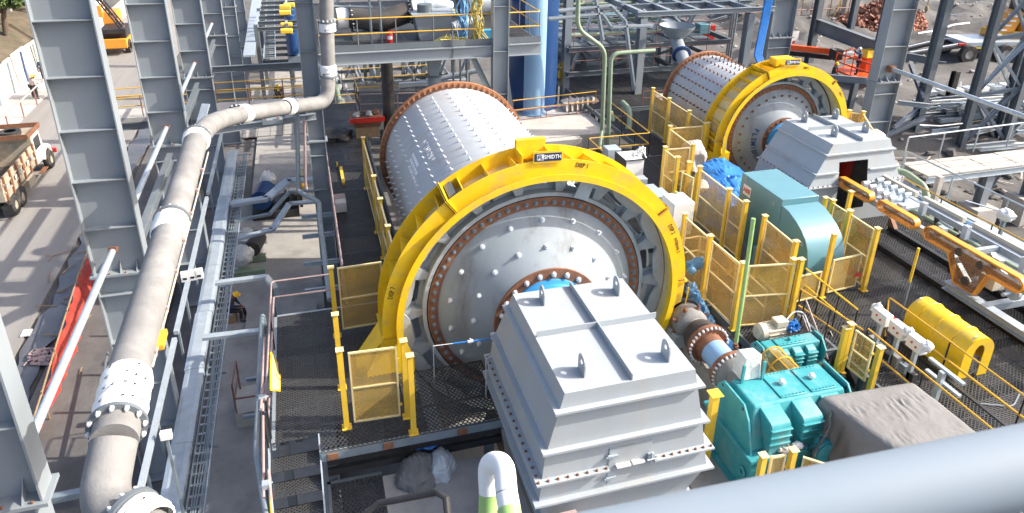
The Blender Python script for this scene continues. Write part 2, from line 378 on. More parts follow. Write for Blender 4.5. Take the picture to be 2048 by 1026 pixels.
# a draped sheet: height field over corner points, with folds
def sheet(c00, c10, c11, c01, nx=20, ny=14, amp=0.03, freq=3.0, seed=1, sag=0.0, up=(0,0,1), thick=0.012):
    c00, c10, c11, c01 = map(Vector, (c00, c10, c11, c01)); upv = Vector(up).normalized(); b = MB(); vs = []
    for k in (0, 1):
        for j in range(ny+1):
            for i in range(nx+1):
                u, v = i/nx, j/ny
                p = (c00*(1-u) + c10*u)*(1-v) + (c01*(1-u) + c11*u)*v
                d = noise.fractal(p*freq + Vector((seed*9.1, seed*4.2, 0)), 0.9, 2.1, 3) * amp + amp*0.7*(0.4 - abs(noise.noise(p*freq*2.3 + Vector((seed, 3, 1))))*2) + amp*0.3*(0.4 - abs(noise.noise(p*freq*6 + Vector((seed, 7, 2))))*2) - sag*4*u*(1-u)*4*v*(1-v)
                vs.append(p + upv*(d - k*thick))
    n1 = (nx+1)*(ny+1); fs = []
    for j in range(ny):
        for i in range(nx):
            a = j*(nx+1)+i; q = (a, a+1, a+nx+2, a+nx+1); fs.append(q); fs.append(tuple(n1+t for t in q[::-1]))
    edge = [i for i in range(nx+1)] + [(j)*(nx+1)+nx for j in range(1,ny+1)] + [ny*(nx+1)+i for i in range(nx-1,-1,-1)] + [j*(nx+1) for j in range(ny-1,0,-1)]
    for a, c in zip(edge, edge[1:]+edge[:1]): fs.append((a, n1+a, n1+c, c))
    return b.add(vs, fs)

# a cloth thrown over something: flat-ish top inside a rounded outline, then falling in pleats
def drape(rim, zbase, flare=0.25, crown=0.0, fold=0.12, k=5.0, seed=1, n=150, m=22, rr=0.14, wrinkle=0.02, thick=0.012, skip=None):
    rim = [Vector(p) for p in rim]; c = sum(rim, Vector())/len(rim); L = len(rim); per = []
    for i in range(L):
        a, b_, d = rim[i-1], rim[i], rim[(i+1) % L]; p1 = b_ + (a-b_).normalized()*rr; p2 = b_ + (d-b_).normalized()*rr
        for q in range(5): t = q/4; per.append(p1*(1-t)**2 + b_*2*t*(1-t) + p2*t*t)
    per.append(per[0]); ln = [0]
    for a, b_ in zip(per, per[1:]): ln.append(ln[-1] + (b_-a).length)
    def pt(u):
        s_ = u*ln[-1]; j = 0
        while j < len(per)-2 and ln[j+1] < s_: j += 1
        f = (s_-ln[j])/max(1e-6, ln[j+1]-ln[j]); return per[j].lerp(per[j+1], f), s_
    sv = Vector((seed*7.3, seed*2.9, seed*1.1)); b = MB(); vs = []; rows = [i/m for i in range(m+1)] + [1 + (j/m)**1.2 for j in range(1, m+1)]
    for s_ in rows:
        for i in range(n):
            p, sl = pt(i/n); o = Vector((p.x-c.x, p.y-c.y, 0)).normalized()
            if s_ <= 1:
                q = c.lerp(p, s_); q = q + Vector((0,0,crown*(1-s_*s_) + wrinkle*0.5*noise.noise(q*1.9+sv) + wrinkle*(0.4 - abs(noise.noise(Vector((q.x*8.5,q.y*2.6,seed))+sv))*1.6)*max(0, 0.35+noise.noise(Vector((q.x*0.7,q.y*3.1,seed*2.0)))*1.6) - 0.03*max(0, s_-0.93)/0.07))
            else:
                t = s_-1; F = 0.5 - abs(noise.noise(Vector((sl*k*0.35, t*0.55, 0)) + sv))*2.2 + 0.45*(0.5 - abs(noise.noise(Vector((sl*k, t*1.3, 4)) + sv))*2)
                q = p + o*(0.035*min(1, t*12) + flare*t**0.8 + fold*F*min(1, t*2.5)) + Vector((0,0,(zbase - p.z)*t - 0.03 + 0.03*noise.noise(q_ if False else p*3+sv)*t))
                q.z = max(q.z, zbase)
            vs.append(q)
    R = len(rows); fs = [(r*n+i, r*n+(i+1) % n, (r+1)*n+(i+1) % n, (r+1)*n+i) for r in range(R-1) for i in range(n)]
    return b.add(vs, fs)
# ================================================================== THE SETTING
def sst(a, b, x):
    t = min(1, max(0, (x-a)/(b-a))); return t*t*(3-2*t)
def ground_z(x, y):
    z = -4.55
    r = sst(21.9, 26.0, x)
    yard = -3.1 + 2.2 * sst(27.5, 33.0, y) + 4.5 * sst(62, 120, y)
    z = z*(1-r) + yard*r
    rough = noise.fractal(Vector((x*0.35, y*0.35, 0)), 1.0, 2.0, 4)
    amp = 0.03 + 0.22*r + 0.25*r*sst(48, 60, y) * (0.3 + 1.2*sst(0.0, 0.7, noise.noise(Vector((x*0.09, y*0.09, 3)))))
    amp += 0.22*r*sst(33, 28, y)
    if r > 0.5:
        z += r*sst(40, 50, y)*1.5*max(0, 0.55 - abs(noise.fractal(Vector((x*0.16, y*0.16, 7)), 0.9, 2.1, 5))*1.4)
    return z + rough*amp
def axis_steps(a, b, lo, hi, fine, coarse):
    v = [a]; x = a
    while x < b:
        x += fine if lo <= x < hi else coarse; v.append(x)
    return v
gx = axis_steps(-180, 260, -30, 75, 0.7, 14); gy = axis_steps(-30, 380, 5, 95, 0.7, 14)
b = MB(); nx = len(gx)
b.v = [(x, y, ground_z(x, y)) for y in gy for x in gx]
b.f = [(j*nx+i, j*nx+i+1, (j+1)*nx+i+1, (j+1)*nx+i) for j in range(len(gy)-1) for i in range(nx-1)]
struct('ground', b, 'earth', smooth=60)
b = MB(); b.box((-18.6, -6, -4.6), (-11.0, 150, -4.44)); struct('road', b, 'road')
b = MB(); b.box((-20.9, -6, -4.6), (-18.6, 150, -4.31)); struct('pavement', b, 'concrete_lt')
b = MB(); b.box((-9.7, -6, -4.6), (-6.1, 60, -4.42)); struct('gravel_path', b, 'earth')
b = MB(); b.box((-3.95, 9, -4.62), (-0.2, 36.5, -4.40)); b.box((-3.0, 9, -4.40), (2.3, 12.2, -4.30)); b.box((-3.4, 36.5, -4.62), (3, 62, -4.43)); struct('workshop_floor', b, 'concrete')
# wet ditch beside the road
b = MB(); vs = []; n = 60
for i in range(n+1):
    y = 8 + i*0.75; wv = 0.35*noise.noise(Vector((y*0.4, 0, 0))); 
    vs += [(-10.75 + 1.1*wv + 0.3*noise.noise(Vector((y*1.3,2,0))), y, -4.425), (-9.85 + 0.5*noise.noise(Vector((y*0.7, 4, 0))), y, -4.405)]
b.add(vs, [(2*i, 2*i+1, 2*i+3, 2*i+2) for i in range(n)]); struct('wet_ditch', b, 'mud')
# slabs below deck level
b = MB(); b.box((0.78, 9.0, -1.3), (3.75, 12.75, -1.0)); struct('lower_slab', b, 'concrete')
b = MB(); b.box((7.5, 3, -1.4), (13.0, 12.9, -1.0)); struct('drive_foundation', b, 'concrete')
b = MB(); b.box((9.0, 31.2, -1.2), (14.3, 36.2, -0.35)); struct('plinth_slab', b, 'concrete_lt')
b = MB(); b.box((9.35, 11.5, -4.5), (10.75, 15.6, -0.25)); b.box((9.2, 14.5, -4.5), (9.36, 17.4, -0.4)); b.box((2.6, 12.9, -4.5), (3.9, 27, -2.2)); b.box((6.6, 16.6, -4.5), (8.9, 27, -2.2)); struct('mill_foundation', b, 'concrete')
b = MB(); b.box((15.8, 20, -4.5), (22.6, 32, -2.0)); struct('rear_mill_foundation', b, 'concrete')

# ------------------------------------------------------------------ expanded-metal decking: real strands, panel by panel
def lattice(lx, ly, cw, ch, ht=0.022, t=0.019):
    nxx = max(1, round(lx/cw)); nyy = max(1, round(ly/ch)) * 2; cw = lx/nxx; rh = ly/nyy
    vs, fs = [], []
    def strand(x0, y0, x1, y1):
        dx, dy = x1-x0, y1-y0; L = math.hypot(dx, dy); px, py = -dy/L*t/2, dx/L*t/2; o = len(vs)
        vs.extend([(x0-px,y0-py,0),(x1-px,y1-py,0),(x1+px,y1+py,0),(x0+px,y0+py,0),(x0-px,y0-py,-ht),(x1-px,y1-py,-ht),(x1+px,y1+py,-ht),(x0+px,y0+py,-ht)])
        fs.extend([(o,o+1,o+2,o+3),(o,o+4,o+5,o+1),(o+3,o+2,o+6,o+7)])
    fl = 0.22   # flat share of each cell, which makes the holes six-sided
    for j in range(nyy):
        for i in range(nxx + 1):
            off = 0.5 if j % 2 else 0
            xa = (i + off)*cw; y0 = j*rh; y1 = y0 + rh*(1-fl); y2 = y0 + rh
            for q in (-0.5, 0.5):
                xb = xa + q*cw
                if -1e-6 <= xa <= lx+1e-6 and -1e-6 <= xb <= lx+1e-6: strand(xa, y0, xb, y1)
            for xb in (xa - 0.5*cw,) if i else ():
                if 0 <= xb <= lx: strand(xb, y1, xb, y2)
    for a, c in (((0,0),(lx,0)),((0,ly),(lx,ly)),((0,0),(0,ly)),((lx,0),(lx,ly))): strand(*a, *c)
    me = bpy.data.meshes.new('grating_panel'); me.from_pydata(vs, [], fs); me.materials.append(M['grate']); return me
_lat = {}
def panels(t, x0, y0, x1, y1, px=2.0, py=1.0, cw=0.115, ch=0.085, z=0.0, name='grating_panel'):
    nx = max(1, round((x1-x0)/px)); ny = max(1, round((y1-y0)/py)); lx, ly = (x1-x0)/nx, (y1-y0)/ny
    k = (round(lx,3), round(ly,3), cw, ch)
    if k not in _lat: _lat[k] = lattice(lx-0.012, ly-0.012, cw, ch)
    for j in range(ny):
        for i in range(nx):
            t.inst(name, _lat[k], (x0+i*lx+0.006, y0+j*ly+0.006, z + 0.002*((i*7+j*3) % 3 - 1)))
def joists(t, x0, y0, x1, y1, z=0.0, step=1.5, edge=('w','e','s','n'), m='steel_dk', h=0.22):
    n = max(1, round((y1-y0)/step))
    for i in range(1, n):
        y = y0 + (y1-y0)*i/n; b = MB(); b.ibeam((x0+0.1,y,z-0.03-h/2), (x1-0.1,y,z-0.03-h/2), h-0.02, 0.12, 0.012); t.part('joist', b, 'black')
    for e in edge:
        if e == 'w': a, c, s = (x0+0.002,y0,z-h/2+0.012), (x0+0.002,y1,z-h/2+0.012), 1
        if e == 'e': a, c, s = (x1-0.002,y1,z-h/2+0.012), (x1-0.002,y0,z-h/2+0.012), 1
        if e == 's': a, c, s = (x1,y0+0.002,z-h/2+0.012), (x0,y0+0.002,z-h/2+0.012), 1
        if e == 'n': a, c, s = (x0,y1-0.002,z-h/2+0.012), (x1,y1-0.002,z-h/2+0.012), 1
        b = MB(); b.channel(a, c, h, 0.08, 0.012, side=-s if e in 'we' and False else s); t.part('edge_channel', b, m)
def legs(t, pts, z, m='steel_dk', w=0.2, zb=-4.5):
    for x, y in pts:
        b = MB(); b.ibeam((x,y,zb), (x,y,z-0.25), w, w, 0.014, up=(0,1,0)); t.part('support_leg', b, m)

t = Thing('grating_deck', 'dark expanded metal walkway and landing along the left side of the front mill', 'walkway deck', (0, 16, 0))
panels(t, -1.55, 13.35, -0.5, 18.45, 1.05, 1.0); panels(t, -0.5, 13.65, 1.45, 18.45, 2, 1); panels(t, 0.45, 18.5, 2.45, 37.9, 2, 1)
joists(t, -1.55, 13.35, 1.45, 18.45, edge=('w','n'), m='steel'); joists(t, 0.45, 18.5, 2.45, 37.9, edge=('w','e'))
legs(t, [(-1.3,18.2),(0.6,18.7),(0.6,23),(0.6,28),(2.3,23),(2.3,28),(0.6,33),(-1.3,13.6)], 0)
t = Thing('front_deck', 'dark hexagon grating platform below the yellow gate, front edge beam rusty at the joints', 'platform', (1.6, 13.5, 0))
panels(t, -0.5, 12.75, 3.68, 13.65, 1.4, 0.9, 0.105, 0.15); panels(t, 1.5, 13.67, 3.68, 15.0, 1.1, 1.33, 0.105, 0.15)
b = MB(); b.channel((3.68,12.74,-0.12), (-0.5,12.74,-0.12), 0.22, 0.09, 0.014); t.part('edge_channel', b, 'galv_dk')
for x in (-0.36, 0.85, 2.55):
    b = MB(); b.box((x, 12.70, -0.19), (x+0.22, 12.737, -0.03)); t.part('splice_patch', b, 'rust')
for z in (-0.45, -0.75):
    b = MB(); b.box((-0.4, 12.9, z-0.09), (3.65, 13.02, z+0.09)); t.part('cross_beam', b, 'black')
legs(t, [(-0.3,13.1),(3.4,13.1)], 0)
joists(t, -0.5, 12.9, 3.68, 15.0, edge=())
t = Thing('lower_deck', 'dark grating strip a step below the front platform, beside the concrete slab', 'platform', (0.15, 11.4, -1))
panels(t, -0.45, 9.3, 0.78, 12.9, 1.23, 1.2, 0.105, 0.15, z=-1.0); joists(t, -0.45, 9.3, 0.78, 12.9, -1.0, edge=('w','n')); legs(t, [(-0.3,9.5),(-0.3,12.7)], -1)
# stair down to the front
t = Thing('grating_stair', 'steel stair with grating treads going down beside the left handrail', 'stairs', (-1.05, 13.2, -1))
tread = lattice(1.0, 0.42, 0.115, 0.085)
for i in range(7):
    y = 12.75 - i*0.5; z = -0.24 - i*0.24
    t.inst('tread', tread, (-1.54, y-0.02, z))
    b = MB(); b.box((-1.53, y+0.385, z-0.2), (-0.53, y+0.41, z)); t.part('riser_plate', b, 'black')
for x in (-1.6, -0.52):
    b = MB(); b.bar((x,13.35,-0.02), (x,9.6,-1.82), 0.03, 0.26); t.part('stringer', b, 'galv')

t = Thing('side_deck', 'dark grating walkway between the front mill and the rear mill', 'walkway deck', (12, 25, 0))
panels(t, 10.6, 15.7, 13.0, 21.6, 1.2, 1.05); panels(t, 10.9, 21.6, 15.8, 27.0, 1.63, 1.08); panels(t, 14.35, 27.0, 15.8, 33.55, 1.45, 1.1)
joists(t, 10.6, 15.7, 13.0, 21.6, edge=('w','s')); joists(t, 10.9, 21.6, 15.8, 27.0, edge=('n','w')); joists(t, 14.35, 27.0, 15.8, 33.55, edge=('w',))
legs(t, [(10.8,16),(11.1,22),(11.1,26.8),(14.5,33),(14.5,27.2),(15.6,31)], 0)
t = Thing('service_deck', 'wide grating floor with two black rails on the right side', 'platform', (17, 13, 0))
panels(t, 10.85, 12.95, 13.05, 15.68, 1.1, 1.36, 0.12, 0.1); panels(t, 13.05, 4.4, 21.6, 16.8, 1.42, 1.38, 0.12, 0.1); panels(t, 15.9, 16.8, 21.6, 19.6, 1.42, 1.38, 0.12, 0.1)
joists(t, 13.05, 4.4, 21.6, 16.8, edge=('w','e','s')); joists(t, 15.9, 16.8, 21.6, 19.6, edge=('n',)); joists(t, 10.85, 12.95, 13.05, 15.68, edge=('s','w'))
for y in (7, 12, 17): legs(t, [(13.2,y),(17.2,y),(21.4,y)], 0)
t = Thing('rear_deck', 'sunlit grating floor between the blue tank and the rear structure', 'platform', (17, 40, 0))
panels(t, 14.3, 33.6, 22, 46, 1.54, 1.55, 0.12, 0.1); joists(t, 14.3, 33.6, 22, 46, edge=('w','s'), step=3); legs(t, [(14.5,34),(18,34),(21.8,34),(14.5,40),(14.5,45),(21.8,45)], 0)
t = Thing('bridge_deck', 'pale concrete footbridge with yellow railings behind the left columns', 'footbridge', (-2, 38.6, 0))
b = MB(); b.box((-9.8, 37.95, -0.25), (0.44, 39.5, 0)); t.part('slab', b, 'concrete_lt')
b = MB(); b.ibeam((-9.8,38.0,-0.45), (0.44,38.0,-0.45), 0.35, 0.2); b.ibeam((-9.8,39.4,-0.45), (0.44,39.4,-0.45), 0.35, 0.2); t.part('girder', b, 'steel_dk')
legs(t, [(-9.6,38.7),(-6.2,38.7),(0.3,38.7)], -0.4)

# ------------------------------------------------------------------ handrails
def handrail(name, label, pts, m='yrail', mp='black', h=1.1, r=0.024, step=1.5, group=None, toe=False, mid=True, slope=False):
    pts = [Vector(p) for p in pts]; t = Thing(name, label, 'handrail', pts[0], group)
    up = Vector((0,0,h))
    b = MB(); b.path(fillet([p+up for p in pts], 0.12, 3) if len(pts) > 2 else [p+up for p in pts], r, 8); t.part('top_rail', b, m)
    if mid: b = MB(); b.path([p+up*0.53 for p in pts], r*0.9, 8); t.part('mid_rail', b, m)
    for k, (a, c) in enumerate(zip(pts, pts[1:])):
        L = (c-a).length; n = max(1, round(L/step))
        for i in range(n+1):
            if i == 0 and k > 0: continue
            p = a + (c-a)*(i/n); b = MB(); b.tube(p - Vector((0,0,0.05)), p+up*0.985, r*0.92, 8); t.part('post', b, mp)
        if toe:
            b = MB(); d, sd, _u = b.frame(a, c); b.bar(a + Vector((0,0,0.06)), c + Vector((0,0,0.06)), 0.008, 0.11); t.part('toe_board', b, 'black')
    return t

handrail('handrail', 'yellow near railing of the footbridge behind the left columns', [(-9.7,38.02,0),(0.4,38.02,0)], step=1.6, mp='rust_rail', r=0.03)
handrail('handrail', 'yellow far railing of the footbridge behind the left columns', [(-9.7,39.45,0),(0.4,39.45,0)], step=1.6, mp='rust_rail', r=0.03)
# ------------------------------------------------------------------ plated steel columns
def column(label, x0, x1, yc, zb, zt, splice, dz=1.27, fw=0.43, m='steel', group=None, zs0=None, narrow=0.0, name='steel_column', low=None, gus=True):
    t = Thing(name, label, 'steel column', ((x0+x1)/2, yc, zb), group)
    tf = 0.03
    def shaft(xa, xb, za, zc):
        for x in (xa, xb-tf): b = MB(); b.box((x, yc-fw/2, za), (x+tf, yc+fw/2, zc)); t.part('flange', b, m)
        b = MB(); b.box((xa+tf, yc-0.012, za), (xb-tf, yc+0.012, zc)); t.part('web', b, m)
    def stiff(z, xa, xb):
        for s in (-1, 1):
            b = MB(); y0, y1 = (yc-fw/2+0.02, yc-0.012) if s < 0 else (yc+0.012, yc+fw/2-0.02)
            b.box((xa+tf, y0, z), (xb-tf, y1, z+0.018)); t.part('stiffener', b, m)
    if splice is not None:
        shaft(x0+narrow, x1-narrow, zb, splice-0.03); shaft(x0, x1, splice+0.03, zt)
        b = MB(); b.box((x0-0.07, yc-fw/2-0.06, splice-0.03), (x1+0.07, yc+fw/2+0.06, splice+0.03)); t.part('splice_plate', b, m)
        if gus:
            for i in range(3):
                x = x0 + (x1-x0)*(0.2+0.3*i)
                b = MB(); b.prism([(yc-fw/2-0.03, splice+0.03),(yc-0.012, splice+0.03),(yc-0.012, splice+0.30)], 0, x-0.008, x+0.008); t.part('gusset', b, m)
                b = MB(); b.tube((x+0.12, yc-fw/2-0.01, splice-0.07), (x+0.12, yc-fw/2-0.01, splice+0.07), 0.018, 6); t.part('bolt', b, 'rust')
        z = splice + dz
        while z < zt - 0.2: stiff(z, x0, x1); z += dz
        z = splice - 0.62
        while z > zb + 0.4: stiff(z, x0+narrow, x1-narrow); z -= 1.45
    else:
        shaft(x0, x1, zb, zt); z = (zs0 if zs0 is not None else zb + dz)
        while z < zt - 0.2: stiff(z, x0, x1); z += dz
    b = MB(); b.box((x0-0.1, yc-fw/2-0.08, zb-0.05), (x1+0.1, yc+fw/2+0.08, zb-0.002)); t.part('base_plate', b, m)
    return t
names = ['nearest plated column cut by the left picture edge', 'tall plated column beside the dump truck, white-edged and half sunlit', 'second plated column behind the long grey pipe', 'third plated column in shade behind the bend of the grey pipe',
         'fourth plated column above the yellow footbridge rails', 'fifth plated column further along the left row', 'farthest plated column of the left row']
for k, lb in enumerate(names):
    y = 8.8 + 9.2*k
    if k == 0: column(lb, -5.15, -3.95, 8.8, -4.45, 15, 4.0, group='plated columns in the left row', narrow=0.1)
    else: column(lb, -5.6, -4.35, y if k > 1 else 18.0, -4.45, 15.5, 2.3, group='plated columns in the left row')
for k, (ya, yb) in enumerate(((9.0, 17.85), (18.2, 27.05), (27.35, 36.25), (36.6, 45.4))):
    t = Thing('tie_pipe', ['pale round tie running from the tall column towards the camera', 'pale round tie between the second and the tall plated column', 'pale round tie between the third and second plated columns', 'pale round tie behind the third plated column'][k], 'tie pipe', (-5, yb, 3.05), 'round ties of the left column row')
    b = MB(); b.tube((-5,ya+0.25,3.05), (-5,yb-0.25,3.05), 0.083, 14); t.part('pipe', b, 'galv')
    for y in (yb-0.14, ya+0.14):
        b = MB(); b.box((-5.1, y-0.1, 3.045-0.012), (-4.9, y+0.12, 3.045+0.02)); b.box((-5.09, y-0.06, 2.95), (-4.91, y-0.04, 3.15)); t.part('end_bracket', b, 'rust')
for k, (ya, yb) in enumerate(((9.2, 17.85), (18.15, 27.0), (27.4, 36.1))):
    b = MB(); b.bar((-4.08,ya,0.1), (-4.08,yb,0.1), 0.12); single('tie_tube', b, 'galv', ['pale square tie tube at the bottom left beside the cable trunk', 'pale square tie tube right of the long grey pipe', 'far pale square tie tube near the pipe bend'][k], 'tie tube', group='square ties beside the cable trunk')
# beams of the left row
for k, y in enumerate((18.0, 27.2, 36.4)):
    b = MB(); b.ibeam((-5, y+0.4, 2.0), (-5, y+8.7, 2.0), 0.3, 0.2); single('row_beam', b, 'steel_dk', ['beam between the tall and second columns', 'beam between the second and third columns', 'beam between the third and fourth columns'][k], 'steel beam', group='beams of the left row')
b = MB(); b.ibeam((-4.3, 36.4, 2.6), (0.0, 36.4, 2.6), 0.3, 0.2); single('cross_beam', b, 'steel_dk', 'cross beam above the footbridge between two column rows', 'steel beam')
b = MB(); b.ibeam((-5.0, 12.9, -1.0), (-3.0, 12.9, -1.0), 0.2, 0.3); 
# two columns carrying the upper platform
column('slim column right of the hanging grey pipe bend', -0.16, 0.47, 27.2, -4.45, 13, 2.0, 1.75, 0.42, name='steel_column', gus=False, group='columns of the upper platform')
column('slim column in front of the blue tank', 7.13, 7.76, 27.2, -4.45, 13, None, 1.75, 0.42, zs0=1.6, name='steel_column', group='columns of the upper platform')
# ================================================================== MILLS
def mill(label, cx, cz, y0, y1, rs, rf, rg, front=True, sx=1.0, first=15.49):
    """y0 discharge flange face, y1 feed flange, rs shell radius, rf flange radius, rg gear outer radius"""
    t = Thing('grinding_mill', label, 'mill', (cx, (y0+y1)/2, cz))
    k = rs / 2.72
    b = MB(); b.lathe([(rs, y0+0.35), (rs, y1)], (cx,0,cz), (0,1,0), 96); t.part('shell', b, 'mill', smooth=50)
    for yy in (y0 + (y1-y0)*0.36, y0 + (y1-y0)*0.7):
        b = MB(); b.lathe([(rs, yy-0.02), (rs+0.012, yy-0.015), (rs+0.012, yy+0.015), (rs, yy+0.02)], (cx,0,cz), (0,1,0), 96); t.part('weld_seam', b, 'mill', smooth=50)
    b = MB(); b.ring(rs-0.02, rf, y1-0.02, y1+0.16, cx, cz, 96); t.part('feed_flange', b, 'rust_lt')
    b = MB(); b.lathe([(rs*0.98, y1+0.16), (rs*0.45, y1+0.9), (rs*0.4, y1+1.6)], (cx,0,cz), (0,1,0), 48); t.part('feed_head', b, 'head')
    fb = bolt_mesh(0.052*k, 0.12*k, 'rust_lt', 'flange_bolt')
    n = 76 if front else 64
    for i in range(n):
        a = 2*PI*i/n
        if math.sin(a) < -0.35: continue
        rr = (rs + rf)/2 + 0.01
        t.inst('flange_bolt', fb, (cx+rr*math.cos(a), y1-0.02, cz+rr*math.sin(a)), (0,-1,0))
    # discharge flange and head
    ri = rf*0.925
    b = MB(); b.lathe([(rf+0.02, y0+0.4), (rf+0.02, y0+0.05), (rf, y0+0.02), (rf, y0+0.06), ], (cx,0,cz), (0,1,0), 96); t.part('joint_ring', b, 'black', smooth=50)
    b = MB(); b.ring(ri*0.985, rf, y0, y0+0.12, cx, cz, 96); t.part('head_flange', b, 'rust')
    hr = 1.42*k if front else 0.95
    yi = y0 - (0.92*k if front else 0.6)
    b = MB(); b.lathe([(ri*0.99, y0+0.03), (ri*0.97, y0-0.01), (hr, yi)], (cx,0,cz), (0,1,0), 96); t.part('discharge_head', b, 'head', smooth=20)
    b = MB(); b.lathe([(hr+0.01, yi+0.005), (hr, yi-0.035), (hr*0.79, yi-0.035)], (cx,0,cz), (0,1,0), 64); t.part('trunnion_flange', b, 'rust')
    b = MB(); b.lathe([(hr*0.80, yi-0.02), (hr*0.80, yi-0.10), (hr*0.74, yi-0.14), (hr*0.70, yi-1.6)], (cx,0,cz), (0,1,0), 64); t.part('trunnion', b, 'blue')
    hb = bolt_mesh(0.04*k, 0.075*k, 'galv_dk' if front else 'rust_lt', 'flange_bolt'); n = 72
    for i in range(n):
        a = 2*PI*(i+0.5)/n; rr = rf*0.955
        t.inst('head_flange_bolt', hb, (cx+rr*math.cos(a), y0, cz+rr*math.sin(a)), (0,-1,0))
    wb = bolt_mesh(0.045*k, 0.11*k, 'chrome' if front else 'rust', 'head_bolt'); n = 22
    for i in range(n):
        a = 2*PI*(i+0.25)/n; rr = hr*0.895
        t.inst('trunnion_bolt', wb, (cx+rr*math.cos(a), yi-0.035, cz+rr*math.sin(a)), (0,-1,0))
    rings = ((0.635, 16, 0.0), (0.82, 18, 0.17)) if front else ((0.80, 30, 0.1),)
    for q, n, ph in rings:
        for i in range(n):
            a = 2*PI*i/n + ph; rr = rf*q; f = (rr-hr)/(ri*0.97-hr); y = yi + (y0-0.01-yi)*f
            t.inst('head_bolt', wb, (cx+rr*math.cos(a), y, cz+rr*math.sin(a)), (math.cos(a)*0.7, -1, math.sin(a)*0.7))
    # gear: hub, web with windows, ribs, scalloped shield, rim
    gp = y0 + 0.12
    b = MB(); b.ring(rf+0.03, rf+0.13, y0-0.0, gp+0.5, cx, cz, 96); t.part('gear_hub', b, 'cast')
    b = MB(); b.ring(rg-0.16, rg, gp-0.1, gp+0.62, cx, cz, 96); t.part('gear_rim', b, 'cast')
    ns = 18; r0, r1 = rf+0.12, rg-0.15; b = MB(); div = 16
    rad = [r0, r0+(r1-r0)*0.2, r0+(r1-r0)*0.30, r0+(r1-r0)*0.60, r0+(r1-r0)*0.70, r1]
    for s_ in range(ns):
        for d in range(div):
            for q in range(5):
                mid = abs(d + 0.5 - div/2) / (div/2)
                hole = (q in (1,2,3) and mid < 0.50) or (q == 2 and mid < 0.60)
                if hole: continue
                a0 = 2*PI*(s_ + d/div)/ns; a1 = 2*PI*(s_ + (d+1)/div)/ns; vs = []
                for yy in (gp+0.16, gp+0.22):
                    vs += [(cx+r*math.cos(a), yy, cz+r*math.sin(a)) for r, a in ((rad[q],a0),(rad[q+1],a0),(rad[q+1],a1),(rad[q],a1))]
                b.hexa(vs[:4], vs[4:])
    t.part('gear_web', b, 'cast', smooth=20)
    for s_ in range(ns):
        a = 2*PI*s_/ns; e = Vector((math.cos(a), 0, math.sin(a))); q = Vector((-math.sin(a), 0, math.cos(a))); c = Vector((cx, 0, cz)); b = MB()
        lo = [c + e*r0 + q*s2*0.09*k + Vector((0,gp-0.02,0)) for s2 in (-1, 1)]; hi = [c + e*r1 + q*s2*0.22*k + Vector((0,gp-0.06,0)) for s2 in (-1, 1)]
        lo2 = [p + Vector((0,0.2,0)) for p in lo]; hi2 = [p + Vector((0,0.24,0)) for p in hi]
        b.add(lo + hi + lo2 + hi2, [(0,1,3,2),(4,6,7,5),(0,2,6,4),(1,5,7,3),(0,4,5,1),(2,3,7,6)]); t.part('gear_rib', b, 'cast')
    b = MB(); vs = []; n = 240
    for i in range(n):
        a = 2*PI*i/n; w_ = abs(math.sin(a*ns/2 + 0.4)); ri2 = rg - 0.10 - 0.24*k*(1 - (1-w_)**2)
        for r, y in ((ri2, gp-0.16), (rg-0.01, gp-0.16), (rg-0.01, gp-0.10), (ri2, gp-0.10)): vs.append((cx+r*math.cos(a), y, cz+r*math.sin(a)))
    fs = []
    for i in range(n):
        i2 = (i+1) % n
        for j in range(4): fs.append((i*4+j, i2*4+j, i2*4+(j+1)%4, i*4+(j+1)%4))
    b.add(vs, fs); t.part('scalloped_shield', b, 'cast', smooth=40)
    b = MB(); b.ring(rg-0.06, rg+0.05, gp-0.13, gp-0.09, cx, cz, 96); t.part('seal_ring', b, 'black')
    return t
MX, MZ = 5.32, 1.35
m1 = mill('large pale grey mill drum in front, seen end on under a yellow ring guard', MX, MZ, 15.49, 26.0, 2.72, 2.93, 3.70)
sb = bolt_mesh(0.026, 0.115, 'chrome', 'liner_bolt')
for i in range(16):
    a = R_(-8 + i*13.1)
    for j in range(18):
        y = 16.75 + j*0.505
        q = Vector((math.cos(a), 0, math.sin(a)))
        m1.inst('liner_bolt', sb, (MX + 2.715*q.x, y, MZ + 2.715*q.z), q)
# stencilled marks and the lifting bracket on the shell
def on_shell(cx, cz, r, a, y): return Vector((cx + r*math.cos(a), y, cz + r*math.sin(a)))
def shell_text(t, cx, cz, r, body, size, m, a, y):
    # letters one by one, wrapped round the drum, reading along the axis
    for i, ch in enumerate(body):
        if ch == ' ': continue
        yy = y - i*size*0.72; p = on_shell(cx, cz, r+0.004, a, yy)
        lettering(t, ch, size, m, p, (0,-1,0), (-math.sin(a), 0, math.cos(a)), 'stencil_letter')
ang = R_(142)
shell_text(m1, MX, MZ, 2.725, 'FLSMIDTH', 0.30, 'white', R_(131), 22.3)
for k_, (aa, y0, y1) in enumerate(((150, 22.0, 20.6), (146.5, 22.3, 20.9), (143, 22.4, 21.3))):
    for q in range(5):
        ya = y0 - q*(y0-y1)/5; p = [on_shell(MX, MZ, 2.727, R_(aa+d), yy) for d, yy in ((-1.1,ya),(1.1,ya),(1.1,ya-0.21),(-1.1,ya-0.21))]
        p2 = [on_shell(MX, MZ, 2.720, R_(aa+d), yy) for d, yy in ((-1.1,ya),(1.1,ya),(1.1,ya-0.21),(-1.1,ya-0.21))]
        b = MB(); b.hexa(p2, p); m1.part('stencil_patch', b, 'white', smooth=0)
p = [P(862,332,y=18.4), P(900,302,y=18.6)]
a = R_(139); q = Vector((math.cos(a),0,math.sin(a))); tg = Vector((-math.sin(a),0,math.cos(a)))
c = on_shell(MX, MZ, 2.725, a, 18.35)
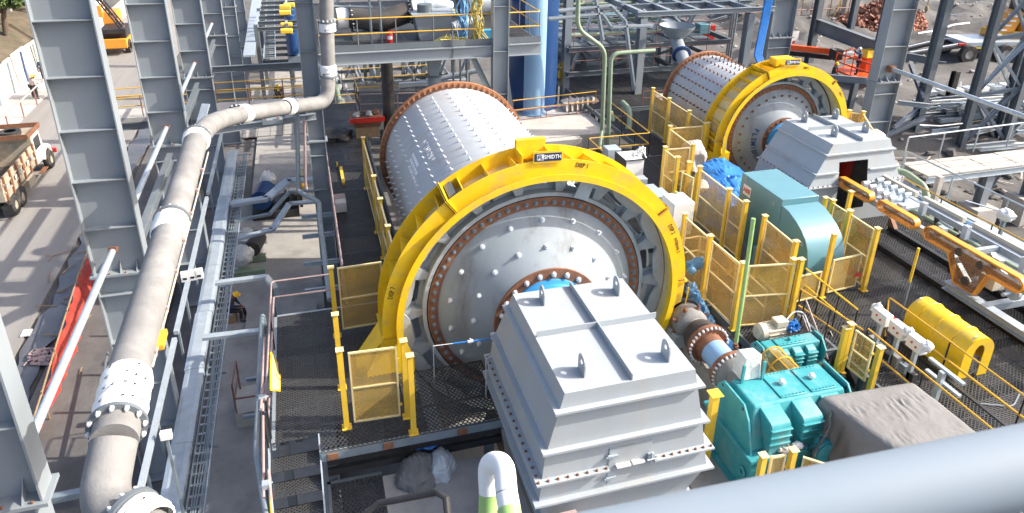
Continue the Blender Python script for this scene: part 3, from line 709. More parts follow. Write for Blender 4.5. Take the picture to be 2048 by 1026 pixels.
b = MB(); b.bar(c - tg*0.05 + Vector((0,-0.25,0)) + q*0.05 + tg*(-0.35), c + q*0.05 + Vector((0,0.2,0)) + tg*0.35, 0.06, 0.10, up=q); 
b.add([c+q*0.1+tg*-0.2, c+q*0.1+tg*0.2, c+q*0.28+tg*0.12, c+q*0.28-tg*0.12, c+q*0.1+tg*-0.2+Vector((0,0.05,0)), c+q*0.1+tg*0.2+Vector((0,0.05,0)), c+q*0.28+tg*0.12+Vector((0,0.05,0)), c+q*0.28-tg*0.12+Vector((0,0.05,0))], [(0,1,2,3),(4,7,6,5),(0,4,5,1),(1,5,6,2),(2,6,7,3),(3,7,4,0)])
m1.part('lifting_bracket', b, 'rust', smooth=0)
# plate bridging the gear near the top
a = R_(70)
b = MB(); c = Vector((MX,0,MZ)); e = Vector((math.cos(a),0,math.sin(a))); tg = Vector((-math.sin(a),0,math.cos(a)))
b.hexa([c+e*r+tg*s+Vector((0,15.40,0)) for r, s in ((3.02,-0.2),(3.6,-0.2),(3.6,0.16),(3.02,0.2))], [c+e*r+tg*s+Vector((0,15.36,0)) for r, s in ((3.02,-0.2),(3.6,-0.2),(3.6,0.16),(3.02,0.2))])
m1.part('joint_plate', b, 'galv', smooth=0)

def guard(label, cx, cz, yf, yb, ro, ri, a0, a1, feet, splits):
    t = Thing('ring_guard', label, 'gear guard', (cx, (yf+yb)/2, cz))
    for yy, th in ((yf, 0.02), (yb, -0.02)):
        b = MB(); b.ring(ri+ (0.08 if yy == yf else 0.0), ro, min(yy, yy+th), max(yy, yy+th), cx, cz, 110, a0, a1); t.part('front_plate' if yy == yf else 'back_plate', b, 'yellow', smooth=20)
    b = MB(); b.ring(ri+0.08, ri+0.10, yf+0.02, yb-0.02, cx, cz, 110, a0, a1); t.part('drum_plate', b, 'yellow_dusty', smooth=20)
    b = MB(); b.ring(ri, ri+0.025, yf-0.2, yf-0.0, cx, cz, 110, a0, a1); b.ring(ri+0.025, ri+0.17, yf-0.2, yf-0.185, cx, cz, 110, a0, a1); t.part('inner_lip', b, 'yellow', smooth=20)
    n = 20
    for i in range(n+1):
        a = a0 + (a1-a0)*(i+0.35)/(n+1); e = Vector((math.cos(a),0,math.sin(a))); tg = Vector((-math.sin(a),0,math.cos(a))); c = Vector((cx,0,cz)); b = MB()
        p = [c+e*r+Vector((0,y,0)) for r, y in ((ri+0.1,yf+0.02),(ro-0.01,yf+0.02),(ro-0.12,yb-0.02),(ri+0.1,yb-0.02))]
        b.hexa([q-tg*0.008 for q in p], [q+tg*0.008 for q in p]); t.part('rib', b, 'yellow', smooth=0)
        if i % 4 == 2:
            a2 = a + (a1-a0)*0.5/(n+1); e = Vector((math.cos(a2),0,math.sin(a2))); c2 = c + e*(ri+0.1) + Vector((0,(yf+yb)/2,0)); tg2 = Vector((-math.sin(a2),0,math.cos(a2)))
            b = MB(); b.path(arc_pts(c2 + e*0.02, tg2, e, 0.09, 0, PI, 8), 0.018, 6); t.part('lifting_eye', b, 'yellow')
    bm_ = bolt_mesh(0.018, 0.03, 'rust', 'split_bolt', n=6)
    for a in splits:
        e = Vector((math.cos(a),0,math.sin(a))); tg = Vector((-math.sin(a),0,math.cos(a))); c = Vector((cx,0,cz))
        for s in (-1, 1):
            b = MB(); p = [c+e*r+Vector((0,y,0))+tg*(s*0.02) for r, y in ((ri+0.1,yf-0.06),(ro+0.05,yf-0.06),(ro+0.05,yb+0.03),(ri+0.1,yb+0.03))]
            b.hexa([q-tg*0.007 for q in p], [q+tg*0.007 for q in p]); t.part('split_flange', b, 'yellow', smooth=0)
        for i in range(6):
            rr = ri + 0.14 + i*(ro-ri-0.12)/6; t.inst('split_bolt', bm_, c+e*rr+Vector((0,yf-0.03,0))+tg*0.03, tg); t.inst('split_bolt', bm_, c+e*(ro+0.02)+Vector((0,yf+0.1+i*0.13,0))+tg*0.03, tg)
    return t
g1 = guard('big yellow ring guard over the gear of the front mill', MX, MZ, 15.06, 16.08, 4.13, 3.64, R_(-22), R_(186), None, (R_(36), R_(126.5), R_(183), R_(2)))
# feet of the front guard
b = MB(); b.prism([(1.20, 1.0), (1.72, 1.0), (1.95, 0.3), (1.95, -0.6), (0.75, -0.05), (0.75, 0.1)], 1, 15.10, 15.13); g1.part('foot_plate', b, 'yellow', smooth=0)
b = MB(); b.hexa([(0.45,15.55,-0.1),(1.4,15.55,-0.1),(1.4,16.06,-0.1),(0.45,16.06,-0.1)], [(1.2,15.14,0.98),(1.66,15.14,0.98),(1.66,16.06,0.98),(1.2,16.06,0.98)]); g1.part('foot', b, 'yellow', smooth=0)
b = MB(); b.hexa([(8.7,15.2,-0.45),(10.45,15.2,-0.45),(10.45,16.05,-0.45),(8.7,16.05,-0.45)], [(9.0,15.1,0.1),(9.62,15.1,0.35),(9.7,16.05,0.35),(9.0,16.05,0.1)]); g1.part('pinion_cover', b, 'yellow', smooth=0)
b = MB(); b.ring(3.66, 4.4, 15.02, 15.08, MX, MZ, 24, R_(-34), R_(-16)); g1.part('lower_cheek', b, 'yellow', smooth=0)
b = MB(); b.path(arc_pts((MX, 15.0, MZ), (1,0,0), (0,0,1), 4.24, R_(-14), R_(-1), 8), 0.02, 6); g1.part('grab_bar', b, 'yellow')
# crown box and sign on the front guard
p0 = P(1040, 283, y=15.6); p1 = P(1099, 283, y=15.6)
b = MB(); b.hexa([(p0.x,15.9,5.2),(p1.x,15.9,5.2),(p1.x,16.06,5.2),(p0.x,16.06,5.2)], [(p0.x,15.9,5.70),(p1.x,15.9,5.70),(p1.x,16.06,5.70),(p0.x,16.06,5.70)]); b.box((p0.x, 15.4, 5.2), (p0.x+0.03, 15.9, 5.5)); b.box((p1.x-0.03, 15.4, 5.2), (p1.x, 15.9, 5.5)); g1.part('crown_box', b, 'yellow', smooth=0)
def sign(t, px0, py0, px1, py1, yy, tilt, sz):
    a, c = P(px0, py0, y=yy), P(px1, py1, y=yy); m_ = (a+c)/2; r = Vector((math.cos(tilt),0,math.sin(tilt))); u = Vector((-math.sin(tilt),0,math.cos(tilt)))
    wd = abs((c-a).dot(r)); ht = wd*0.30
    def plate(w_, h_, y0, y1, m, nm):
        b = MB(); q = [m_ + r*sx*w_/2 + u*sz2*h_/2 for sx, sz2 in ((-1,-1),(1,-1),(1,1),(-1,1))]
        b.hexa([Vector((v.x,y0,v.z)) for v in q], [Vector((v.x,y1,v.z)) for v in q]); return t.part(nm, b, m, smooth=0)
    plate(wd*1.12, ht*1.5, yy+0.0, yy-0.012, 'yellow', 'sign_backing')
    sp = plate(wd, ht, yy-0.014, yy-0.022, 'signblue', 'name_sign')
    b = MB(); q = [m_ - r*wd*0.29 + r*sx*wd*0.13 + u*sz2*ht*0.36 for sx, sz2 in ((-1,-1),(1,-1),(1,1),(-1,1))]
    b.hexa([Vector((v.x,yy-0.023,v.z)) for v in q], [Vector((v.x,yy-0.025,v.z)) for v in q]); t.part('sign_field', b, 'white', smooth=0)
    lettering(t, 'FL', ht*0.72, 'signblue', m_ - r*wd*0.29 + Vector((0,-0.028-(m_.y-yy),0)), r, u, 'sign_letters', True)
    lettering(t, 'SMIDTH', ht*0.66, 'white', m_ + r*wd*0.165 + Vector((0,-0.027,0)), r, u, 'sign_letters', True, squash=0.9)
sign(g1, 1069, 317, 1123, 310, 15.03, R_(-2), 0)
def ring_text(t, cx, cz, r, yy, body, size, a, m='ink', squash=0.75):
    e = Vector((math.cos(a),0,math.sin(a))); tg = Vector((math.sin(a),0,-math.cos(a)))
    lettering(t, body, size, m, Vector((cx,yy,cz)) + e*r, tg, e, 'hand_lettering', squash=squash)
ring_text(g1, MX, MZ, 3.99, 15.055, 'DISP 1', 0.17, R_(77))
ring_text(g1, MX, MZ, 3.97, 15.055, 'DISP 2', 0.16, R_(27)); ring_text(g1, MX, MZ, 3.97, 15.055, 'INTERNAL 2', 0.12, R_(19))
ring_text(g1, MX, MZ, 3.99, 15.055, 'DISP 7', 0.17, R_(165))
# grey clamp on the guard
a = R_(127); e = Vector((math.cos(a),0,math.sin(a))); tg = Vector((-math.sin(a),0,math.cos(a))); c = Vector((MX,15.8,MZ)) + e*3.95 - tg*0.2
b = MB(); b.hexa([c+e*0.0+tg*s+Vector((0,y,0)) for s, y in ((-0.1,-0.45),(0.1,-0.45),(0.1,0.25),(-0.1,0.25))], [c+e*0.07+tg*s+Vector((0,y,0)) for s, y in ((-0.1,-0.45),(0.1,-0.45),(0.1,0.25),(-0.1,0.25))]); g1.part('clamp_plate', b, 'galv_dk', smooth=0)

# ------------------------------------------------------------------ the rear mill
NX, NZ = 19.1, 1.35
m2 = mill('smaller pale grey mill drum at the rear right, stencilled head', NX, NZ, 25.0, 30.9, 2.03, 2.2, 2.82, front=False)
sb2 = bolt_mesh(0.03, 0.13, 'rust', 'liner_bolt')
for i in range(13):
    a = R_(30 + i*12.6)
    for j in range(15):
        y = 26.0 + j*0.335; q = Vector((math.cos(a), 0, math.sin(a))); m2.inst('liner_bolt', sb2, (NX + 2.02*q.x, y, NZ + 2.02*q.z), q)
for i, ch in enumerate('FLSMIDTH'):
    a = R_(160 + i*9.0); r = 1.28; f = (r-0.95)/(1.97-0.95); y = 25.0 - 0.6 + 0.59*f
    e = Vector((math.cos(a),0,math.sin(a))); lettering(m2, ch, 0.27, 'textblue', Vector((NX,y-0.03,NZ)) + e*r, (-math.sin(a),0,math.cos(a)), -e - Vector((0,0.58,0)), 'stencil_letter', True)
g2 = guard('smaller yellow ring guard over the gear of the rear mill', NX, NZ, 24.4, 25.5, 3.22, 2.8, R_(-16), R_(190), None, (R_(48), R_(112), R_(176)))
sign(g2, 1571, 127, 1600, 122, 24.37, R_(-1), 0)
ring_text(g2, NX, NZ, 3.10, 24.395, 'DISP 1', 0.14, R_(79)); ring_text(g2, NX, NZ, 3.10, 24.395, 'DISP 2', 0.14, R_(35))
b = MB(); b.box((18.6,24.9,4.4), (19.45,25.4,4.7)); g2.part('crown_box', b, 'yellow')
b = MB(); b.box((15.95,24.45,-0.1), (16.7,25.45,0.95)); g2.part('foot', b, 'yellow')

# ------------------------------------------------------------------ discharge hoods
def hood(label, top, prof, ledges, zbot, door, lug_y, doorway=False, ledge_out=0.12):
    """top: (x0,x1,y0,y1,z); prof: list of (z,x0,x1,y0,y1) going down"""
    x0, x1, y0, y1, zt = top; t = Thing('discharge_hood', label, 'hood', ((x0+x1)/2, (y0+y1)/2, zbot))
    rows = [(zt, x0, x1, y0, y1)] + prof
    b = MB(); vs = []
    for z, a, c, d, e in rows: vs += [(a,d,z),(c,d,z),(c,e,z),(a,e,z)]
    fs = [(0,1,2,3)] + [tuple(4*(len(rows)-1)+i for i in (3,2,1,0))]
    def at_z(z):
        for r0, r1 in zip(rows, rows[1:]):
            if r1[0] <= z <= r0[0]:
                f = (z-r0[0])/(r1[0]-r0[0]); return [r0[i] + (r1[i]-r0[i])*f for i in range(1,5)]
    for k in range(len(rows)-1):
        for i in range(4):
            if doorway and i == 0: continue
            fs.append((4*k+i, 4*k+4+i, 4*k+4+(i+1)%4, 4*k+(i+1)%4))
    if doorway:   # front wall with an opening
        dx0, dx1, dz0, dz1 = doorway
        zs = sorted({r[0] for r in rows} | {dz0, dz1}, reverse=True)
        for za, zb in zip(zs, zs[1:]):
            A, B = at_z(za), at_z(zb)
            def quad(xa0, xa1, xb0, xb1):
                o = len(vs); vs.extend([(xa0,A[2],za),(xa1,A[2],za),(xb1,B[2],zb),(xb0,B[2],zb)]); fs.append((o,o+3,o+2,o+1))
            if dz0 - 1e-6 <= zb and za <= dz1 + 1e-6: quad(A[0],dx0,B[0],dx0); quad(dx1,A[1],dx1,B[1])
            else: quad(A[0],A[1],B[0],B[1])
    b.add(vs, fs); t.part('body', b, 'hood', smooth=0, bevel=0.0)
    for z, bolts in ledges:
        a, c, d, e = at_z(z); o = ledge_out + (0.03 if bolts else 0); th = 0.05 if not bolts else 0.04
        gaps = [(a-o, c+o)]
        if doorway and doorway[2] < z < doorway[3]: gaps = [(a-o, doorway[0]-0.05), (doorway[1]+0.05, c+o)]
        elif door and abs(z - door[4]) < 0.02: gaps = [(a-o, door[0]), (door[1], c+o)]
        for ga, gc in gaps: bb = MB(); bb.box((ga, d-o, z-th/2), (gc, d+0.02, z+th/2)); t.part('ledge', bb, 'hood', smooth=0)
        bb = MB(); bb.box((a-o, d+0.021, z-th/2), (a+0.02, e+o*0.2, z+th/2)); t.part('ledge', bb, 'hood', smooth=0)
        bb = MB(); bb.box((c-0.02, d+0.021, z-th/2), (c+o, e+o*0.2, z+th/2)); t.part('ledge', bb, 'hood', smooth=0)
        if bolts:
            lb = bolt_mesh(0.02, 0.045, 'rust', 'ledge_bolt', n=6)
            for ga, gc in gaps:
                n = max(2, int((gc-ga)/0.19))
                for i in range(n+1): t.inst('ledge_bolt', lb, (ga+0.05+(gc-ga-0.1)*i/n, d-o*0.55, z+th/2), (0,0,1)); t.inst('ledge_bolt', lb, (ga+0.05+(gc-ga-0.1)*i/n, d-o*0.55, z-th/2), (0,0,-1))
            n = int((e-d)/0.22)
            for i in range(n): t.inst('ledge_bolt', lb, (a-o*0.6, d+0.1+i*(e-d)/n, z+th/2), (0,0,1))
    # stiffener cross on the roof
    xm, ym = (x0+x1)/2 + 0.02, (y0+y1)/2 + 0.05
    for p0, p1 in (((xm,y0+0.02,zt), (xm,y1-0.02,zt)), ((x0+0.03,ym,zt), (xm-0.012,ym,zt)), ((xm+0.012,ym,zt), (x1+0.03,ym,zt))):
        bb = MB(); bb.bar(Vector(p0)+Vector((0,0,0.072)), Vector(p1)+Vector((0,0,0.072)), 0.022, 0.14); t.part('roof_stiffener', bb, 'hood', smooth=0)
    for lx, ly in lug_y:
        poly = [(-0.17,0.003),(0.17,0.003)] + [(0.17*math.cos(a), 0.25+0.17*math.sin(a)) for a in [PI*i/10 for i in range(11)]]
        bb = MB(); n = len(poly); hole = [(0.055*math.cos(2*PI*i/12), 0.26+0.055*math.sin(2*PI*i/12)) for i in range(12)]
        # lug as a fan of quads round its hole
        outer = []
        for i in range(12):
            an = 2*PI*i/12; dx, dz = math.cos(an), math.sin(an); best = 9
            for (ax_, az_), (bx_, bz_) in zip(poly, poly[1:]+poly[:1]):
                ex, ez = bx_-ax_, bz_-az_; den = dx*ez - dz*ex
                if abs(den) < 1e-9: continue
                s_ = ((ax_)*ez - (az_-0.26)*ex)/den; u_ = ((ax_)*dz - (az_-0.26)*dx)/den
                if s_ > 0 and -1e-6 <= u_ <= 1+1e-6: best = min(best, s_)
            outer.append((dx*best, 0.26+dz*best))
        # corners kept by snapping the two lowest directions
        outer[8] = (-0.17, 0.003); outer[10] = (0.17, 0.003)
        vs2 = []
        for xx in (-0.014, 0.014):
            vs2 += [(lx+xx, ly+q[0], zt+q[1]) for q in outer] + [(lx+xx, ly+q[0], zt+q[1]) for q in hole]
        f2 = []
        for i in range(12):
            j = (i+1) % 12
            f2 += [(i, j, 12+j, 12+i), (24+j, 24+i, 36+i, 36+j), (i, 24+i, 24+j, j), (12+j, 36+j, 36+i, 12+i)]
        bb.add(vs2, f2); t.part('lifting_lug', bb, 'hood', smooth=0)
    return t, at_z
top1 = (3.99, 6.67, 9.86, 13.3, 3.04)
h1, hz1 = hood('large grey discharge hood with four lifting lugs in front of the mill', top1,
    [(1.6, 3.64, 7.0, 9.82, 13.7), (0.5, 3.55, 7.22, 9.80, 13.9), (-0.2, 3.75, 6.95, 9.95, 13.9), (-4.4, 4.3, 6.5, 10.4, 13.5)],
    ((2.68, 0), (1.78, 0), (1.08, 1), (0.52, 0), (-0.35, 0)), -4.4, (4.95, 5.92, 0, 0, 1.08),
    [(P(1084,604,z=3.04).x, P(1084,604,z=3.04).y), (P(1232,585,z=3.04).x, P(1232,585,z=3.04).y), (P(1163,745,z=3.04).x, P(1163,745,z=3.04).y), (P(1330,715,z=3.04).x, P(1330,715,z=3.04).y)])
# inspection door on the front
b = MB(); b.box((4.97, 9.79, 0.62), (5.88, 9.815, 1.52)); door = h1.part('inspection_door', b, 'hood', smooth=0)
b = MB(); b.box((5.12,9.70,1.06), (5.42,9.80,1.10)); b.box((5.46,9.70,1.07), (5.72,9.80,1.11)); h1.part('door_stop', b, 'white', parent=door, smooth=0)
for z, x in ((1.34,4.98), (0.78,4.98)):
    b = MB(); b.box((x-0.05,9.74,z-0.02), (x+0.16,9.80,z+0.03)); b.tube((x-0.08,9.76,z), (x-0.02,9.76,z), 0.02, 8); h1.part('hinge', b, 'galv', parent=door)
b = MB(); b.tube((5.86,9.72,0.98), (5.86,9.72,1.28), 0.022, 8); b.tube((5.76,9.70,1.12), (6.0,9.70,1.12), 0.018, 8); b.box((5.80,9.72,1.02), (5.93,9.80,1.22)); h1.part('latch', b, 'galv', parent=door)
top2 = (17.7, 20.15, 19.8, 22.6, 2.95)
h2, hz2 = hood('smaller grey discharge hood with an open dark doorway by the rear mill', top2,
    [(1.5, 16.74, 20.65, 19.48, 22.5), (0.6, 16.5, 20.8, 19.42, 22.5), (-1.6, 16.5, 20.8, 19.42, 22.5)], ((2.6, 0), (1.95, 0), (1.5, 1), (0.9, 0)), -1.6, None,
    [(18.25, 22.2), (19.7, 22.25), (18.3, 20.55), (19.75, 20.65)], doorway=(17.98, 19.22, 0.5, 2.3), ledge_out=0.09)
b = MB(); b.lathe([(0.95,0.1),(1.0,0),(0.86,-0.12),(0.72,0.1),(0.55,0.1),(0.5,0.6)], (18.85, 20.9, 1.45), (0,1,0), 40); h2.part('inner_trommel', b, 'red')
# ================================================================== DRIVE TRAIN OF THE FRONT MILL
t = Thing('drive_shaft', 'blue and rusty drive shaft with bolted coupling drums leaving the mill guard', 'drive shaft', (9.55, 13.6, 0.3))
AX = (9.55, 0, 0.3)
def lat(t, nm, prof, m, n=40, ax=AX, parent=None): b = MB(); b.lathe(prof, ax, (0,1,0), n); return t.part(nm, b, m, smooth=35, parent=parent)
lat(t, 'seal_disc', [(0.2,15.2),(0.52,15.2),(0.52,15.06),(0.2,15.06)], 'black')
lat(t, 'bearing_housing', [(0.44,15.06),(0.47,15.0),(0.47,14.55),(0.40,14.48),(0.33,14.46),(0.33,14.3)], 'rubber')
lat(t, 'coupling_drum', [(0.3,14.3),(0.41,14.3),(0.45,14.22),(0.50,14.05),(0.52,13.8)], 'rubber_dk'); lat(t, 'coupling_flange', [(0.3,13.8),(0.58,13.8),(0.58,13.68),(0.3,13.68)], 'rust')
lat(t, 'shaft_tube', [(0.38,13.68),(0.36,13.4)], 'rust'); lat(t, 'painted_tube', [(0.362,13.4),(0.362,12.84)], 'tankblue'); lat(t, 'shaft_tube', [(0.36,12.84),(0.40,12.62)], 'rust')
lat(t, 'coupling_flange', [(0.3,12.66),(0.57,12.66),(0.57,12.54),(0.3,12.54)], 'rust'); lat(t, 'coupling_drum', [(0.52,12.54),(0.50,12.3),(0.46,12.24),(0.43,12.2),(0.43,11.9)], 'rubber')
cb = bolt_mesh(0.032, 0.07, 'chrome', 'coupling_bolt', washer=False)
for yy in (13.68, 12.54):
    for i in range(28):
        a = 2*PI*i/28; t.inst('coupling_bolt', cb, (9.55+0.545*math.cos(a), yy, 0.3+0.545*math.sin(a)), (0,-1,0))
hb_ = bolt_mesh(0.045, 0.14, 'rust', 'housing_bolt')
for i in range(8):
    a = 2*PI*(i+0.5)/8; t.inst('housing_bolt', hb_, (9.55+0.46*math.cos(a), 14.7, 0.3+0.46*math.sin(a)), (math.cos(a),0,math.sin(a)))
b = MB(); b.box((9.0,14.45,-0.3), (10.1,15.05,0.1)); t.part('pedestal', b, 'cast')
t = Thing('shim_plates', 'blue steel blocks with a bolt on the concrete beside the drive shaft', 'steel blocks', (10.4, 13.8, -0.25))
b = MB(); b.box((10.2,13.3,-0.25), (10.6,14.3,-0.1)); b.box((10.28,13.9,-0.1), (10.34,14.5,0.12)); t.part('block', b, 'blue', bevel=0.01); b = MB(); b.tube((10.45,13.75,-0.1), (10.45,13.75,0.12), 0.05, 8); b.tube((10.45,13.75,0.02), (10.45,13.75,0.07), 0.09, 6); t.part('bolt', b, 'rust')

def gearbox(label, x0, x1, y0, y1, zb, zs, zt, yt0, yt1, bulges, covers, plates, m='teal', o=None):
    t = Thing('gearbox', label, 'gearbox', ((x0+x1)/2, (y0+y1)/2, zb))
    b = MB(); b.box((x0,y0,zb), (x1,y1,zs)); t.part('lower_case', b, m, bevel=0.03)
    b = MB(); b.box((x0-0.08,y0-0.07,zs), (x1+0.08,y1+0.07,zs+0.09)); t.part('split_flange', b, m, bevel=0.015)
    b = MB(); b.box((x0-0.12,y0-0.12,zb-0.08), (x1+0.12,y1+0.12,zb)); t.part('foot_flange', b, m)
    z1 = zs + 0.09; dx = (x1-x0)*0.06
    b = MB(); b.hexa([(x0+0.04,y0+0.2,z1),(x1-0.04,y0+0.2,z1),(x1-0.04,y1-0.05,z1),(x0+0.04,y1-0.05,z1)], [(x0+dx*1.6,yt0,zt),(x1-dx,yt0,zt),(x1-dx,yt1,zt),(x0+dx*1.6,yt1,zt)]); t.part('upper_case', b, m, bevel=0.04, smooth=0)
    for xe in (x0+0.02, x1-0.06):    # lifting end plates
        ym = (yt0+yt1)/2; hw = (yt1-yt0)/2
        b = MB(); b.prism([(y0+0.1,z1),(y1-0.02,z1),(ym+hw+0.12,zt-0.12),(ym+hw-0.05,zt+0.07),(ym-hw+0.05,zt+0.07),(ym-hw-0.2,zt-0.2)], 0, xe, xe+0.045); t.part('end_plate', b, m, smooth=0)
        for yy in (ym-hw+0.05, ym+hw-0.05):
            b = MB(); b.tube((xe-0.003,yy,zt-0.06), (xe+0.048,yy,zt-0.06), 0.04, 12); t.part('painted_hole', b, 'black')  # solid black plug paints in the dark of an open hole
    for bx, bw in bulges:
        b = MB(); pr = [(y0+0.02,z1),(y0+0.02,z1+(zt-z1)*0.55)] + [(y0+0.02+0.12*(1-math.cos(q)), z1+(zt-z1)*0.55+(zt-z1)*0.3*math.sin(q)) for q in (0.5,1.0,1.5)] + [(yt0+0.1,zt-0.02),(yt0+0.1,z1)]
        b.prism(pr, 0, bx-bw/2, bx+bw/2); t.part('bearing_bulge', b, m, smooth=40, bevel=0.02)
        for q in range(3):
            z = z1 + (zt-z1)*(0.28+0.2*q); b = MB(); b.box((bx-bw/2-0.015,y0-0.015,z), (bx+bw/2+0.015,y0+0.16,z+0.035)); t.part('cooling_fin', b, m, bevel=0.008)
    for cx, cz, r in covers:
        b = MB(); b.tube((cx,y0+0.05,cz), (cx,y0-0.10,cz), r, 36); b.tube((cx,y0-0.10,cz), (cx,y0-0.15,cz), r*0.86, 36); c = t.part('bearing_cover', b, m, bevel=0.012)
        gb = bolt_mesh(0.022, 0.03, m, 'cover_bolt', washer=False, n=6)
        for i in range(10): a = 2*PI*i/10; t.inst('cover_bolt', gb, (cx+r*0.93*math.cos(a), y0-0.10, cz+r*0.93*math.sin(a)), (0,-1,0), parent=c)
    for px0, px1, cap in plates:
        b = MB(); b.box((px0,yt0+0.06,zt), (px1,yt1-0.06,zt+0.03)); p = t.part('inspection_plate', b, m, bevel=0.01)
        gb = bolt_mesh(0.014, 0.02, m, 'plate_bolt', washer=False, n=6)
        for i in range(7):
            for yy in (yt0+0.10, yt1-0.10): t.inst('plate_bolt', gb, (px0+0.05+(px1-px0-0.1)*i/6, yy, zt+0.03), (0,0,1), parent=p)
        if cap: b = MB(); b.blob(((px0+px1)/2-0.05,(yt0+yt1)/2,zt+0.10), 0.08, 10, 6, 0.15, 4); t.part('bagged_breather', b, 'wrap', parent=p)
    return t
gb1 = gearbox('big teal gearbox beside the hood', 8.55, 11.35, 10.05, 11.95, -0.95, -0.02, 1.0, 10.62, 11.55, ((9.2,0.5),(10.02,0.52),(10.75,0.48)), ((9.72,-0.2,0.40),(10.42,-0.12,0.30)), ((9.55,10.22,1),(10.36,11.02,1)))
for x in (8.75, 9.6, 10.4, 11.2):
    b = MB(); b.tube((x,9.97,-0.1), (x,9.97,0.14), 0.035, 8); gb1.part('split_bolt', b, 'teal')
b = MB(); b.box((8.60,10.9,0.45), (8.615,11.1,0.62)); b.box((8.60,10.92,0.28), (8.615,11.05,0.40)); gb1.part('sticker', b, 'white', smooth=0)
b = MB(); b.path(arc_pts((8.50,10.25,-0.45), (0,1,0), (0,0,1), 0.09, 0, 2*PI, 10), 0.03, 8); gb1.part('lifting_eye', b, 'teal')
gb2 = gearbox('small teal gearbox behind the yellow coupling cage', 10.5, 12.35, 12.5, 13.25, -0.85, -0.05, 0.62, 12.72, 13.12, ((11.1,0.28),(11.5,0.26),(11.9,0.26)), ((11.0,-0.25,0.22),(11.6,-0.25,0.20)), ((11.0,11.85,0),))
b = MB(); b.blob((11.42,12.92,0.70), 0.05, 8, 6); gb2.part('breather', b, 'teal')
t = Thing('inching_motor', 'small cream electric motor lying behind the small teal gearbox', 'electric motor', (11.4, 13.75, 0))
b = MB(); b.lathe([(0.02,-0.42),(0.17,-0.42),(0.24,-0.34),(0.25,-0.2)], (11.45,13.75,0.38), (1,0,0), 28); t.part('fan_cowl', b, 'cream')
b = MB(); b.lathe([(0.22,-0.2),(0.22,0.4),(0.12,0.44),(0.02,0.44)], (11.45,13.75,0.38), (1,0,0), 28); t.part('frame', b, 'cream')
for i in range(14):
    a = 2*PI*i/14; b = MB(); e = Vector((0,math.cos(a),math.sin(a))); c = Vector((11.45,13.75,0.38)); b.bar(c+e*0.235+Vector((-0.15,0,0)), c+e*0.235+Vector((0.38,0,0)), 0.012, 0.03, up=e); t.part('fin', b, 'cream')
b = MB(); b.box((11.5,13.55,0.55), (11.85,13.85,0.74)); t.part('terminal_box', b, 'cream', bevel=0.015)
b = MB(); b.box((11.2,13.55,-0.6), (11.8,13.95,0.16)); t.part('bracket', b, 'black')
b = MB()
for i in range(16):
    pp = [Vector((12.05+random.uniform(-.22,.22), 13.6+random.uniform(-.18,.18), 0.5+random.uniform(-.08,.14))) for _ in range(4)]; b.path(fillet(pp,0.1,3), 0.022, 6)
single('hose_bundle', b, 'cable', 'tangle of dark blue hose behind the small teal gearbox', 'hose')
t = Thing('coupling_cage', 'yellow mesh cage over the coupling between the two teal gearboxes', 'coupling guard', (10.72, 12.1, 0.2))
for yy in (11.75, 12.2, 12.62):
    b = MB(); b.path(arc_pts((10.72,yy,0.42), (1,0,0), (0,0,1), 0.36, -0.6, PI+0.6, 16), 0.022, 6); t.part('hoop', b, 'yrail')
for a in (-0.5, 0.5, 1.2, 1.95, 2.7, PI+0.5): b = MB(); e = Vector((math.cos(a),0,math.sin(a))); c = Vector((10.72,0,0.42))+e*0.36; b.bar(c+Vector((0,11.75,0)), c+Vector((0,12.62,0)), 0.035, 0.012, up=e); t.part('strip', b, 'yrail')
b = MB(); b.lathe([(0.345,11.76),(0.345,12.6)], (10.72,0,0.42), (0,1,0), 30, a0=-0.6, a1=PI+0.6, ref=(1,0,0)) if False else b.lathe([(0.345,11.76),(0.345,12.6)], (10.72,0,0.42), (0,1,0), 30); t.part('mesh_skin', b, 'mesh')
t = Thing('wrapped_instrument', 'white plastic-wrapped cabinet in a teal bracket on the big gearbox', 'wrapped box', (9.25, 11.6, 1.0))
b = MB(); b.hexa([(9.0,11.42,1.0),(9.5,11.42,1.0),(9.5,11.85,1.0),(9.0,11.85,1.0)], [(9.03,11.45,1.62),(9.46,11.45,1.66),(9.47,11.82,1.6),(9.04,11.82,1.63)]); bx = t.part('wrapped_cabinet', b, 'plastic', bevel=0.03)
for x in (8.98, 9.52): b = MB(); b.box((x-0.03,11.36,0.9), (x+0.03,11.41,1.5)); t.part('bracket', b, 'teal')
t = Thing('waste_rags', 'crumpled rags lying on the front ledge of the big teal gearbox', 'rags', (9.5, 10.0, 0.1))
for i, (dx, r) in enumerate(((0,.11),(.15,.10),(.3,.12),(-.1,.07),(.4,.09))): b = MB(); b.blob((9.35+dx, 10.02+0.03*(i%2), 0.16+0.03*(i%3)), (r, r*.8, r*.7), 12, 8, 0.25, i); t.part('rag', b, ('cloth_lt','rubber','wrap')[i%3], smooth=50)

